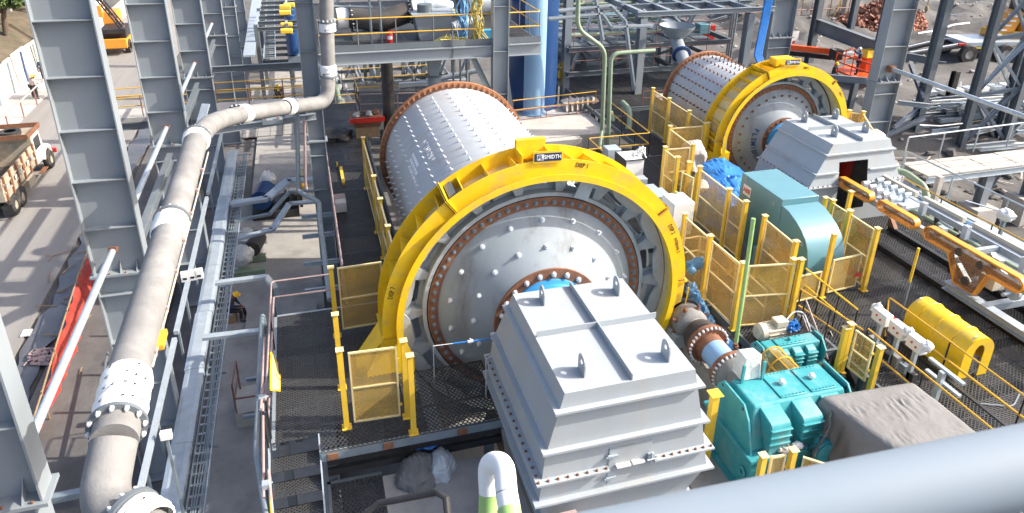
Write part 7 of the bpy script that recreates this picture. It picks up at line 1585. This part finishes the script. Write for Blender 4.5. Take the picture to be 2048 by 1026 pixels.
for y in (14,18.5,22): 
    for x in (22.3,24.6): b = MB(); b.box((x-.06,y-.06,-3.3),(x+.06,y+.06,-.85)); t.part('leg', b, 'galv_dk')
for k in range(7): b = MB(); b.path([Vector((23.1+0.12*k+0.12*math.sin(q*.9+k), 12.5+q*1.2, -0.42+0.05*math.sin(q*1.7+k*2))) for q in range(10)], 0.04, 7); t.part('cable', b, 'steel_dk' if k%3 else 'tankblue')
t = Thing('plastic_film', 'clear plastic film draped over cables behind the smaller hood', 'plastic film', (23.9,23.5,0)); b = MB()
for k in range(3): sh = sheet((23.2+.5*k,26.5-.6*k,0.35),(24.3+.4*k,26.2-.6*k,0.45),(23.9+.2*k,22.6,-0.2),(23.3+.3*k,22.4,-0.3), 14, 22, 0.14, 2.2, k+3); b.add(sh.v, sh.f)
t.part('film', b, 'plastic', smooth=70)
b = MB(); b.blob((24.9,25.6,.5),(.7,.5,.35),20,12,.25,3); t.part('bundle', b, 'cloth_lt', smooth=60)
t = Thing('green_pipework', 'green pipes with black clamps along the right edge of the rail floor', 'pipes', (22,19,-.2))
b = MB(); b.path(fillet([(21.95,21.2,-.25),(21.95,21.2,.95),(22.35,20.9,.95),(22.5,19.9,.7),(22.3,19.4,-.2)],.3,5),.13,14); t.part('loop', b, 'green', smooth=50)
b = MB(); b.tube((21.95,21.3,-.15),(21.95,11,-.15),.11,14); t.part('long_pipe', b, 'green', smooth=60); b = MB(); b.tube((22.2,21.3,-.45),(22.2,11,-.45),.08,12); t.part('thin_pipe', b, 'green', smooth=60)
for y in (20.8,20.4,20.0,17.5,14.5): b = MB(); b.lathe([(.11,-.04),(.145,-.04),(.145,.04),(.11,.04)],(21.95,y,-.15),(0,1,0),16); t.part('clamp', b, 'black')
b = MB(); b.path(fillet([(21.95,18.6,-.1),(21.98,18.6,.35),(22.2,18.3,.5),(22.25,18.0,.1),(22.25,17.9,-.6)],.25,5),.09,12); t.part('black_bend', b, 'rubber_dk', smooth=60)
b = MB(); b.box((21.9,12,-1.0),(22.4,22,-.75)); t.part('trough', b, 'concrete_lt')
q = Vector((23.0,16.9,0)); t = Thing('wrapped_box', 'small box wrapped in white plastic on a grey post by the right railing', 'junction box', q); b = MB(); b.box((22.95,16.85,-.8),(23.05,16.95,.75)); t.part('post', b, 'galv_dk'); b = MB(); b.blob((23,16.9,.92),(.26,.3,.22),16,10,.2,2); t.part('wrapped_case', b, 'wrap', smooth=50); b = MB(); b.bar((22.9,17.1,1.0),(22.2,17.9,1.1),.08,.03); t.part('arm', b, 'galv')
b = MB(); b.box((22.15,19.1,-.6),(22.35,19.3,1.5)); single('timber_post', b, 'timber_grey', 'rough timber stake by the board walkway rail', 'stake', smooth=0)
b = MB()
for k in range(60):
    a = random.uniform(0,PI); x = random.uniform(25.5,36); y = random.uniform(24.2,29.5); s = random.uniform(.12,.4); zz = ground_z(x,y); b.blob((x,y,zz+s*.2),(s,s*random.uniform(.6,1),s*.55),7,5,.35,k)
o_ = struct('rubble', b, 'earth', 'stuff', smooth=25)
b = MB()
for k in range(46):
    x = random.uniform(25.5,36); y = random.uniform(19.5,31); a = random.uniform(0,PI); L = random.uniform(.5,1.8); z = ground_z(x,y)+.1; b.bar((x,y,z),(x+L*math.cos(a),y+L*math.sin(a),z+random.uniform(0,.25)),.08,.04)
struct('scrap_timber', b, 'timber_grey', 'stuff')
# racks of steel sections in the yard
t = Thing('section_stack', 'long stack of silver steel sections on black trestles in the yard', 'steel stack', (39,31,-1.5))
for k in range(30):
    x0 = 33.6+random.uniform(0,3); y = 30.6+0.28*(k%9)+random.uniform(-.1,.1); z = -1.2+0.26*(k//9)+ground_z(36,31)*0+random.uniform(-.03,.03); L = random.uniform(6,10)
    b = MB(); b.channel((x0,y,z),(x0+L,y+random.uniform(-.8,.5),z+random.uniform(-.1,.1)),.22,.12,.02); t.part('section', b, random.choice(('galv','galv','steel','white')), smooth=0)
for k, (px, py) in enumerate(((1884,250),(1926,260))): q = P(px,py,z=-2.6); b = MB(); b.ibeam(q, q+Vector((0,0,3.4)), .35,.35,.02,up=(0,1,0)); t.part('trestle', b, 'black', smooth=0)
for k in range(9): x = 36.5+1.0*k; y = 34.0; z = -.75; b = MB(); b.box((x-.25,y-.5,z),(x+.35,y+.2,z+.25)); b.bar((x,y-.3,z+.25),(x+.12,y-.3,z+.8),.05); b.bar((x+.25,y-.3,z+.25),(x+.12,y-.3,z+.8),.05); t.part('clip_frame', b, 'galv' if k%2 else 'white', smooth=0)
for k in range(10): x = random.uniform(33,40); y = random.uniform(27,31); z = -2.4+random.uniform(0,.9); b = MB(); b.ibeam((x,y,z),(x+random.uniform(3,6),y+random.uniform(-.6,.6),z+random.uniform(-.1,.2)),.2,.15,.015); t.part('loose_section', b, random.choice(('galv','steel','white')), smooth=0)
# low-bed trailer and digger
t = Thing('lowbed_trailer', 'silver low-bed trailer with big wheels and black ramps in the yard', 'trailer', (47,39,-1))
TX, TY, TZ = 45.6, 40.4, -1.0
dx = Vector((0.985,-0.17,0)); dy = Vector((0.17,0.985,0)); o = Vector((TX,TY,TZ))
def tp(a, b_, c): return o + dx*a + dy*b_ + Vector((0,0,c))
def tbox(t, nm, a0, a1, b0, b1, z0, z1, m, bevel=0, parent=None): b = MB(); b.hexa([tp(a0,b0,z0),tp(a1,b0,z0),tp(a1,b1,z0),tp(a0,b1,z0)],[tp(a0,b0,z1),tp(a1,b0,z1),tp(a1,b1,z1),tp(a0,b1,z1)]); return t.part(nm, b, m, smooth=0, bevel=bevel, parent=parent)
tbox(t,'deck',0.4,12,0.2,2.9,1.15,1.45,'galv'); tbox(t,'side_strip',0.6,12,0.17,0.195,1.0,1.1,'yellow'); tbox(t,'side_beam',0.6,12,0.25,0.5,0.65,1.14,'black'); tbox(t,'rear_light',-0.2,0.35,0.15,0.3,1.2,1.4,'red'); tbox(t,'rear_light',-0.1,0.4,2.6,2.8,1.2,1.4,'red')
for a in (0.55, 3.4, 4.9):
    for s in (0.0, 2.6):
        c = tp(a, s, .66); b = MB(); b.lathe([(.3,-.2),(.62,-.2),(.67,-.12),(.67,.12),(.62,.2),(.3,.2)], c, dy, 30); w_ = t.part('wheel', b, 'tyre', smooth=40); b = MB(); b.lathe([(.02,-.08),(.2,-.1),(.33,-.19),(.36,-.19)], c, dy, 24); t.part('rim', b, 'concrete_lt', parent=w_)
for s in (0.1, 1.9): b = MB(); b.bar(tp(0.2,s+.4,1.2), tp(-3.6,s+.4,.35 if s>1 else .6), .7, .2); t.part('ramp', b, 'black', smooth=0); b = MB(); b.bar(tp(0.2,s+.4,1.32), tp(-3.6,s+.4,.47 if s>1 else .72), .12, .05); t.part('ramp_edge', b, 'white', smooth=0)
t = Thing('yellow_digger', 'yellow machine with white step treads parked behind the trailer', 'digger', tp(6,3,1.45)); 
tbox(t,'track_frame',3.5,9,1.2,3.0,1.46,2.0,'yrail'); b = MB(); b.hexa([tp(3.3,1.2,1.6),tp(4.6,1.2,1.6),tp(4.6,2.8,1.6),tp(3.3,2.8,1.6)],[tp(4.6,1.2,3.2),tp(5.2,1.2,3.4),tp(5.2,2.8,3.4),tp(4.6,2.8,3.2)]); t.part('stair_side', b, 'orange', smooth=0)
for k in range(5): tbox(t,'step_tread',3.35+.28*k,3.75+.28*k,1.1,1.9,1.75+.33*k,1.85+.33*k,'white')
tbox(t,'body',5.3,9,1.0,3.0,2.05,4.2,'black'); tbox(t,'counterweight',5.25,6.4,.9,3.1,2.02,2.9,'orange')
# scaffolded building, sign and brick pile
t = Thing('scaffold_building', 'concrete frame under scaffold behind the slim columns', 'building', (44,57,-1))
for k in range(5): b = MB(); x = 37.5+2.7*k; b.box((x,56,-1),(x+.7,56.6,9)); t.part('pillar', b, 'concrete_lt', smooth=0)
for z in (2.2,6): b = MB(); b.box((37,55.9,z),(50,56.7,z+.5)); t.part('slab_edge', b, 'concrete', smooth=0)
b = MB(); b.box((37,60,-1),(52,60.3,9)); t.part('back_wall', b, 'concrete', smooth=0)
for k in range(13): b = MB(); x = 36.8+1.0*k; b.tube((x,55.0,-1),(x,55.1,8.5),.045,6); t.part('scaffold_pole', b, 'rust_rail')
for k in range(7): b = MB(); z = .2+1.15*k; b.tube((36.4,54.95,z),(50,54.95,z+.1),.045,6); t.part('scaffold_ledger', b, 'galv_dk' if k%2 else 'rust_rail')
for k in range(4): b = MB(); x = 37+3*k; b.tube((x,54.9,-1),(x+2.8,54.9,7),.045,6); t.part('scaffold_diagonal', b, 'yrail' if k%2 else 'galv')
t = Thing('brick_pile', 'loose heap of red bricks behind the scaffold', 'brick heap', (49.5,53,-.5)); bk = mesh_of(MB().box((-.22,-.11,-.08),(.22,.11,.08)),'brick','brick',0); tot = 0
for k in range(290):
    a = random.random()*2*PI; r = 3.2*math.sqrt(random.random()); x, y = 49.3+r*math.cos(a)*1.15, 52.5+r*math.sin(a); z = ground_z(x,y)+2.6*(1-r/3.4)*random.uniform(.5,1.05)+.1
    t.inst('brick', bk, (x,y,z), rot=Quaternion((random.gauss(0,1),random.gauss(0,1),random.gauss(0,1),random.gauss(0,1))).normalized(), scale=random.uniform(.9,1.5))
b = MB()
for k in range(1500):
    a = random.random()*2*PI; r = 3.3*math.sqrt(random.random()); x, y = 49.3+r*math.cos(a)*1.15, 52.5+r*math.sin(a); z = ground_z(x,y)+2.5*(1-r/3.4)*random.random(); n0 = len(b.v)
    b.box((-.25,-.13,-.09),(.25,.13,.09)); q = Quaternion((random.gauss(0,1),random.gauss(0,1),random.gauss(0,1),random.gauss(0,1))).normalized()
    for i in range(n0, len(b.v)): b.v[i] = tuple(q @ Vector(b.v[i]) + Vector((x,y,z)))
t.part('buried_bricks', b, 'brick', smooth=0, kind='stuff')
t = Thing('notice_board', 'white notice board with a red mark behind the red boom', 'notice board', P(1583,87,z=1)); p = P(1583,76,y=42); b = MB(); b.box((p.x-.55,p.y,p.z-.45),(p.x+.55,p.y+.04,p.z+.45)); bd = t.part('board', b, 'white', smooth=0); b = MB(); b.box((p.x+.12,p.y-.004,p.z-.4),(p.x+.32,p.y-.001,p.z-.2)); t.part('red_mark', b, 'red', parent=bd, smooth=0); b = MB(); b.box((p.x-.4,p.y-.004,p.z+.0),(p.x+.3,p.y-.001,p.z+.03)); t.part('green_mark', b, 'green', parent=bd, smooth=0)
for s in (-.4,.4): b = MB(); b.tube((p.x+s,p.y+.06,-1),(p.x+s,p.y+.06,p.z),.03,6); t.part('leg', b, 'black')
t = Thing('bar_heap', 'heap of rusty bars and poles on the ground below the red boom', 'bar heap', P(1630,115,z=-1))
for k in range(34):
    q = P(random.uniform(1585,1665), random.uniform(106,124), z=-.95); a = random.gauss(0,.35); L = random.uniform(1.2,3); b = MB(); b.tube(q, q+Vector((L*math.cos(a),L*math.sin(a),random.uniform(0,.4))), .05, 6); t.part('bar', b, random.choice(('rust_rail','galv_dk','black','timber_grey')))

# ================================================================== LEFT BACKGROUND
t = Thing('boundary_wall', 'long white patched wall along the far side of the road', 'wall', (-20.8,60,-4.3))
for k in range(34):
    y = 40+k*1.5; z1 = -1.9+random.uniform(-.12,.12); dx_ = random.uniform(-.06,.06); b = MB(); b.hexa([(-20.95+dx_,y+.04,-4.4),(-20.85+dx_,y+.04,-4.4),(-20.85+dx_,y+1.45,-4.4),(-20.95+dx_,y+1.45,-4.4)],[(-21.1+dx_,y+.04,z1),(-21.0+dx_,y+.04,z1),(-21.0+dx_,y+1.45,z1),(-21.1+dx_,y+1.45,z1)]); t.part('wall_panel', b, ('white','cloth_lt','white','cream')[k*7%4], smooth=0)
    if k%2: b = MB(); b.box((-20.83,y-.1,-4.3),(-20.74,y+.1,z1-.1)); t.part('dark_stay', b, random.choice(('concrete','navy','galv_dk')), smooth=0)
b = MB(); n = 40; vs = []
for i in range(n+1):
    y = 36+i*1.6
    for x, z in ((-21.2,-2.2),(-23,-1.0),(-26,-.6),(-34,-.2)): q = Vector((x,y,z)); vs.append((x,y,z+.35*noise.noise(q*.7)))
b.add(vs, [(i*4+j,i*4+j+1,(i+1)*4+j+1,(i+1)*4+j) for i in range(n) for j in range(3)]); struct('earth_bank', b, 'soil', smooth=60)
t = Thing('shed', 'dark open shed behind the trees at the upper left', 'shed', (-34,86,-1)); b = MB(); b.box((-50,77,-1),(-22.6,79,7)); t.part('wall', b, 'black', smooth=0)
for x in (-32,-28.6,-24.6): b = MB(); b.box((x,73,-1),(x+.4,73.4,6)); t.part('post', b, 'concrete', smooth=0)
b = MB(); b.hexa([(-45,72,6.01),(-23,72,6.01),(-23,76.9,6.01),(-45,76.9,6.01)],[(-45,72,6.2),(-23,72,6.2),(-23,76.9,6.6),(-45,76.9,6.6)]); t.part('roof', b, 'steel_dk', smooth=0)
def tree(label, base, h, crown, n, seed):
    rnd = random.Random(seed); t = Thing('tree', label, 'tree', base); B = Vector(base); b = MB(); top = B+Vector((0.3,0.2,h*.75)); b.path([B, B+Vector((.1,0,h*.3)), B+Vector((.25,.1,h*.55)), top], .2, 8, radii=[.26,.2,.14,.07]); t.part('trunk', b, 'bark', smooth=60)
    for k in range(7):
        a = rnd.random()*2*PI; s = B+Vector((.15,.05,h*(.35+.05*k))); b = MB(); b.path([s, s+Vector((math.cos(a)*crown*.4,math.sin(a)*crown*.4,h*.12)), s+Vector((math.cos(a)*crown*.75,math.sin(a)*crown*.75,h*.2))], .06, 6, radii=[.09,.05,.02]); t.part('limb', b, 'bark', smooth=60)
    cl = [(B+Vector((rnd.gauss(0,crown*.5),rnd.gauss(0,crown*.5),h*(.62+.36*rnd.random()))), crown*rnd.uniform(.18,.4)) for _ in range(26)]
    vs, fs = [], []
    for k in range(n):
        c, r = rnd.choice(cl); d = Vector((rnd.gauss(0,1),rnd.gauss(0,1),rnd.gauss(0,1))).normalized(); p = c + d*r*rnd.random()**.35; q = Quaternion((rnd.gauss(0,1),rnd.gauss(0,1),rnd.gauss(0,1),rnd.gauss(0,1))).normalized(); s = rnd.uniform(.09,.2); o = len(vs)
        vs += [p+q@Vector(v) for v in ((-s,0,0),(0,-s*.45,s*.1),(s,0,0),(0,s*.45,s*.1))]; fs.append((o,o+1,o+2,o+3))
    b = MB(); b.add(vs, fs); ob = t.part('crown', b, 'leaf', smooth=0); ob['kind'] = 'stuff'
tree('sunlit yellow green tree at the upper left corner', (-22.4,65.5,-1.0), 3.6, 1.5, 9000, 3); tree('darker tree leaning in front of the shed', (-25.5,71.5,-1.0), 4.5, 1.8, 7000, 5); tree('low bushy tree at the left edge above the wall', (-22.6,58.5,-1.0), 2.6, 1.2, 6000, 8)
# pipe railing by the pavement
handrail('handrail', 'sandy coloured pipe railing along the pavement by the road', [(-18.5,36,-4.3),(-18.5,62,-4.3)], m='timber_grey', mp='rust_rail', step=3.0, mid=False, r=0.05)
# dump truck
t = Thing('dump_truck', 'battered painted tipper truck with a white bonnet parked on the road', 'truck', (-15.5,41.5,-4.44))
Z = -4.44
def bx(nm, a, c, m, parent=None, bevel=0): b = MB(); b.box((a[0],a[1],Z+a[2]),(c[0],c[1],Z+c[2])); return t.part(nm, b, m, parent=parent, smooth=0, bevel=bevel)
bx('chassis',(-16.2,36.9,.65),(-14.8,44.2,.9),'black'); fl = bx('bed_floor',(-16.6,36.6,1.05),(-14.35,41.4,1.15),'rubber_dk')
for x in (-16.6,-14.43): sd_ = bx('bed_side',(x,36.6,1.151),(x+.08,41.4,2.25),'truckpaint')
for k in range(6): bx('side_stake',(-14.35,36.7+.9*k,1.1),(-14.27,36.82+.9*k,2.35),'rust')
bx('bed_front',(-16.6,41.401,1.15),(-14.35,41.48,2.7),'truckpaint'); bx('tailgate',(-16.6,36.5,1.15),(-14.35,36.59,2.1),'truckpaint')
for z in (1.5,1.9): bx('side_rib',(-14.349,36.6,z),(-14.29,41.4,z+.1),'truckpaint')
for k in range(7): bx('painted_patch',(-14.285,36.85+.62*k,1.64),(-14.28,37.15+.62*k,1.86),('galv','rust','cloth_lt')[k%3])
bx('cab',(-16.45,41.55,.95),(-14.4,43.0,2.55),'cloth_lt',bevel=.06); w_ = bx('side_window',(-14.405,41.85,1.75),(-14.385,42.75,2.4),'glass'); bx('windscreen',(-16.3,42.99,1.8),(-14.55,43.02,2.45),'glass')
bx('roof_rack',(-16.6,41.0,2.7),(-14.3,41.06,2.95),'rust'); bx('roof_rack',(-16.6,43.0,2.7),(-14.3,43.06,2.95),'rust'); bx('roof_rack',(-14.36,41.06,2.7),(-14.3,43.0,2.95),'rust'); bx('roof_rack',(-16.6,41.06,2.7),(-16.54,43.0,2.95),'rust'); bx('roof_panel',(-16.5,41.1,2.6),(-14.4,42.95,2.66),'truckpaint')
b = MB(); b.lathe([(.28,-.1),(.5,-.1),(.5,.1),(.28,.1)],(-15.4,42,Z+2.8),(0,0,1),24); t.part('spare_tyre', b, 'tyre')
b = MB(); pr = [(43.0,.85),(44.45,.85),(44.55,1.2),(44.4,1.6),(44.0,1.78),(43.0,1.85)]; b.prism([(y,Z+z) for y,z in pr],0,-15.95,-14.85); t.part('bonnet', b, 'cloth_lt', smooth=40, bevel=.05)
for x in (-16.35,-14.75): b = MB(); b.path([(x+.15,43.1,Z+.75),(x+.15,43.25,Z+1.15),(x+.15,43.7,Z+1.32),(x+.15,44.15,Z+1.15),(x+.15,44.35,Z+.75)],.17,10); t.part('front_wing', b, 'cloth_lt', smooth=60)
bx('bumper',(-16.5,44.55,.6),(-14.3,44.7,.85),'vestred')
for y in (43.7,38.6,37.6):
    for x in (-16.25,-14.5):
        c = (x,y,Z+.52); b = MB(); b.lathe([(.25,-.16),(.48,-.16),(.53,-.1),(.53,.1),(.48,.16),(.25,.16)],c,(1,0,0),26); wl = t.part('wheel', b, 'tyre', smooth=40); b = MB(); b.lathe([(.02,.1),(.18,.13),(.28,.08),(.3,.155)],c,(1,0,0),20); t.part('rim', b, 'truckpaint', parent=wl)
bx('toolbox',(-14.7,39.6,.5),(-14.3,40.6,.95),'truckpaint'); bx('mud_flap',(-14.75,36.9,.2),(-14.3,36.93,.8),'black'); bx('step',(-14.5,41.7,.45),(-14.25,42.6,.5),'rust')
# orange crane between the columns
t = Thing('mobile_crane', 'orange mobile crane with a black lattice boom between the left columns', 'crane', (-16.3,72.5,-4.44))
def cx_(nm, a, c, m): b = MB(); b.box((a[0],a[1],Z+a[2]),(c[0],c[1],Z+c[2])); t.part(nm, b, m, smooth=0, bevel=.04)
cx_('chassis',(-17.4,70.5,.6),(-15.1,77,1.3),'orange'); cx_('cab',(-17.4,74,1.31),(-16.2,76,3.2),'orange'); cx_('turret',(-17.2,71.5,1.31),(-15.2,73.9,2.2),'black'); cx_('bumper',(-17.4,70.2,.7),(-15.0,70.49,1.5),'orange'); cx_('panel',(-17.42,70.6,1.9),(-15.0,71.4,2.3),'black')
for y in (71.6,75.6):
    for x in (-17.3,-15.2): b = MB(); b.lathe([(.3,-.2),(.6,-.2),(.6,.2),(.3,.2)],(x,y,Z+.6),(1,0,0),22); t.part('wheel', b, 'tyre')
a0 = Vector((-15.2,71.2,Z+2.2)); a1 = Vector((-18.4,72.5,Z+7.2))
for s in ((-.35,-.3),(.35,-.3),(-.35,.3),(.35,.3)): o_ = Vector((0,s[0],s[1])); b = MB(); b.bar(a0+o_,a1+o_,.1); t.part('boom_chord', b, 'black')
for k in range(14): f = k/13; p = a0.lerp(a1,f); b = MB(); b.box((p.x-.05,p.y-.4,p.z-.33),(p.x+.05,p.y+.4,p.z-.25)); b.bar(p+Vector((0,-.35,-.3)),p+Vector((0,.35,.3)),.06); t.part('boom_lacing', b, 'black' if k%3 else 'rust')
b = MB(); b.hexa([(-17.3,71.0,Z+3.3),(-16.6,71.0,Z+3.3),(-16.6,71.3,Z+3.3),(-17.3,71.3,Z+3.3)],[(-17.0,71.0,Z+4.3),(-16.7,71.0,Z+4.3),(-16.7,71.3,Z+4.3),(-17.0,71.3,Z+4.3)]); t.part('jib_plate', b, 'orange', smooth=0)
# pump station beyond the footbridge
t = Thing('pump_frame', 'dark steel frame with blue pumps and yellow covers at the far left centre', 'pump frame', (-1.2,56,-4.4))
for x in (-3.0,-1.0,0.9):
    for y in (52,58,64): b = MB(); b.ibeam((x,y,-4.4),(x,y,1.5),.3,.25,.02,up=(0,1,0)); t.part('post', b, 'steel_dk', smooth=0)
for z in (-1.6,1.2):
    for y in (52,54,56,58,60,62,64): b = MB(); b.ibeam((-3,y,z),(.9,y,z),.25,.18,.015); t.part('beam', b, 'steel_dk', smooth=0)
    for x in (-3,-1,.9): b = MB(); b.ibeam((x,52,z+.01),(x,64,z+.01),.24,.18,.015); t.part('long_beam', b, 'steel_dk' if z<0 else 'galv', smooth=0)
for k, (px, py) in enumerate(((573,62),(573,50),(570,25),(570,14),(578,10))):
    p = P(px,py,y=51.5+1.5*k); b = MB(); b.box((p.x-.4,p.y-.3,p.z-.13),(p.x+.4,p.y+.3,p.z+.14)); t.part('yellow_cover', b, 'ypost', bevel=.04); b = MB(); b.tube((p.x+.3,p.y,p.z-1.6),(p.x+.3,p.y,p.z-.2),.4,16); t.part('pump_body', b, 'navy'); b = MB(); b.box((p.x-.1,p.y-.3,p.z-2.2),(p.x+.7,p.y+.3,p.z-1.7)); t.part('pump_base', b, 'galv_dk')
p = P(585,105,y=62); b = MB(); b.box((p.x-.4,p.y-.4,-4.4),(p.x+.6,p.y+.4,p.z+1.0)); t.part('control_stand', b, 'navy'); b = MB(); b.box((p.x-.4,p.y-.42,p.z+.1),(p.x+.5,p.y-.405,p.z+.25)); b.box((p.x-.4,p.y-.42,p.z-.35),(p.x+.5,p.y-.405,p.z-.2)); t.part('pale_band', b, 'galv')
t = Thing('far_cable_tray', 'far galvanised cable tray and ladder running up beyond the footbridge', 'cable tray', (-4.6,50,0)); a, c = P(498,112,y=47), P(512,-5,y=80); b = MB(); b.bar(a,c,.7,.12); t.part('tray', b, 'galv', smooth=0); a2, c2 = a+Vector((1.2,0,-.2)), c+Vector((1.4,0,-.2))
for s in (-.35,.35): b = MB(); b.bar(a2+Vector((s,0,0)),c2+Vector((s,0,0)),.06,.12); t.part('ladder_rail', b, 'galv')
for k in range(46): p = a2.lerp(c2,k/45); b = MB(); b.box((p.x-.33,p.y-.05,p.z-.02),(p.x+.33,p.y+.05,p.z+.02)); t.part('rung', b, 'galv_dk')
t = Thing('block_floor', 'floor of grey concrete blocks beyond the footbridge', 'block paving', (-2.5,56,-4.4)); bk = mesh_of(MB().box((0,0,0),(.72,.72,.06)),'concrete','paving_block',0)
for i in range(9):
    for j in range(16): t.inst('paving_block', bk, (-6.4+.76*i, 46+.76*j, -4.43+random.uniform(0,.012)))
for k, (px, py, s) in enumerate(((620,30,1.0),(625,100,.8),(624,140,.9))): p = P(px,py,y=44); b = MB(); b.box((p.x-s*.5,p.y,p.z-.25),(p.x+s*.6,p.y+.8,p.z+.25)); single('equipment_box', b, ('yrail','steel_dk','galv')[k], ['orange brown box behind the hanging pipe','dark box behind the hanging pipe','pale box behind the hanging pipe'][k], 'equipment box')
t = Thing('motor_pump_set', 'dark blue motor and black pump set on the floor below the pipe bracket', 'pump set', (-2.2,35.6,-4.4))
b = MB(); b.lathe([(.02,-.7),(.5,-.7),(.55,.5),(.02,.5)],(-2.6,34.6,-3.4),(0.2,1,0),20); t.part('motor', b, 'navy'); b = MB(); b.box((-3.2,33.8,-4.38),(-1.0,35.9,-4.0)); t.part('skid', b, 'black'); b = MB(); b.blob((-2.4,36,-3.2),(.4,.4,.5),14,9,.2,4); t.part('wrapping', b, 'wrap', smooth=60)
for k in range(9): b = MB(); b.box((-1.9+.12*k,34+.2*(k%4),-4.0),(-1.75+.12*k,34.4+.2*(k%4),-3.5+.1*(k%3))); t.part('valve_block', b, 'black')
for z, m in ((-3.9,'cream'),(-3.3,'black'),(-2.9,'cream'),(-3.6,'yrail')): b = MB(); b.tube((-.75,35.6,z),(-.75,35.6,z+.35),.24,14); t.part('ringed_pipe', b, m)

# dirt heaps and litter over the far yard
rnd = random.Random(5)
b = MB()
for k in range(900):
    x = rnd.uniform(26,80); y = rnd.uniform(30,90); s = rnd.uniform(.04,.22); b.blob((x,y,ground_z(x,y)+s*.2),(s,s*rnd.uniform(.6,1),s*.6),5,4,.3,k%50)
struct('stones', b, 'concrete', 'stuff', smooth=25)
b = MB(); b.path([Vector((P(px,py,z=0.6)).to_tuple()) for px,py in ((1835,67),(1875,61),(1905,50),(1938,46))], .09, 6); single('hose', b, 'galv', 'pale hose lying across the dark earth of the far yard', 'hose')
b = MB(); q = P(1855,10,y=45); b.tube(q+Vector((0,0,3)), q, .03, 5); b.blob(q-Vector((0,0,.3)),(.15,.15,.25),10,8); single('crane_hook', b, 'wood', 'small hook block hanging on a cable over the yard', 'hook')
# light bracing among the slim columns and a pit railing
for k, (p, q, lb) in enumerate(((P(1820,125,y=34), P(1848,200,y=30), 'dark brace leaning between the big column and the studded column'), (P(1790,255,z=-1.2), P(1855,205,z=-0.2), 'pale sloping brace low behind the big column'), (P(1765,275,z=-1.8), P(1850,235,z=-0.8), 'pale beam low behind the plastic film'), (P(1795,205,z=0.6), P(1860,212,z=0.4), 'level beam behind the studded column'))):
    b = MB(); b.ibeam(p, q, .24, .2, .016); single('brace', b, 'steel_dk' if k == 0 else 'steel', lb, 'brace', smooth=0)
b = MB(); b.path([P(1840,250,z=-.6), P(1880,252,z=-.75), P(1925,247,z=-.6)], .035, 6); single('rope_line', b, 'white', 'pale rope line hanging across the rubble pit', 'rope')

tree('dark bushy tree behind the white wall beside the tall column', (-24.2,69,-1.0), 3.0, 1.6, 6000, 12); tree('dark tree at the edge of the shed roof', (-23.0,74,-1.0), 4.2, 1.7, 6000, 17)
# pipe rack seen below and beside the upper platform
t = Thing('pipe_rack', 'crowded grey pipe rack in the shade behind the upper platform', 'pipe rack', (5,50,-4.4)); rnd = random.Random(33)
for x in (1.4,4.2,7.0,9.8):
    for y in (43.5,48,53): b = MB(); b.ibeam((x,y,-4.4),(x,y,2.6),.26,.24,.018,up=(0,1,0)); t.part('post', b, 'steel_dk', smooth=0)
for z in (-2.4,-.4,1.6):
    for y in (43.5,48,53): b = MB(); b.ibeam((1.2,y,z),(10,y,z),.24,.18,.015); t.part('beam', b, 'steel', smooth=0)
    for k in range(6): x = 1.8+1.4*k+rnd.uniform(-.4,.4); r = rnd.choice((.07,.11,.16)); b = MB(); b.tube((x,42.5,z+.12+r),(x,55,z+.12+r),r,10); t.part('pipe', b, rnd.choice(('galv','green','steel','rubber','galv_dk')), smooth=50)
for k in range(10): x = rnd.uniform(1.4,9); y = rnd.choice((43.4,47.9,52.9)); b = MB(); b.angle((x,y,-4.2),(x+rnd.choice((-2,2)),y,rnd.uniform(-1,1.5)),.12,.014); t.part('brace', b, 'galv', smooth=0)
for k in range(8): x = rnd.uniform(1.6,9); y = rnd.uniform(42.2,43.2); s = rnd.uniform(.3,.7); b = MB(); b.box((x,y,-4.4),(x+s,y+s,-4.4+rnd.uniform(.4,1.4))); t.part('pump_case', b, rnd.choice(('navy','galv_dk','concrete_lt','rubber_dk')), bevel=.03)
handrail('handrail', 'yellow railing in front of the shaded pipe rack', [(1.6,42.4,-2.0),(9.6,42.4,-2.0)], step=1.7)
handrail('handrail', 'brown railing on the top of the shaded pipe rack', [(1.4,43.4,1.75),(9.8,43.4,1.75)], m='rust_rail', mp='rust_rail', step=1.7)
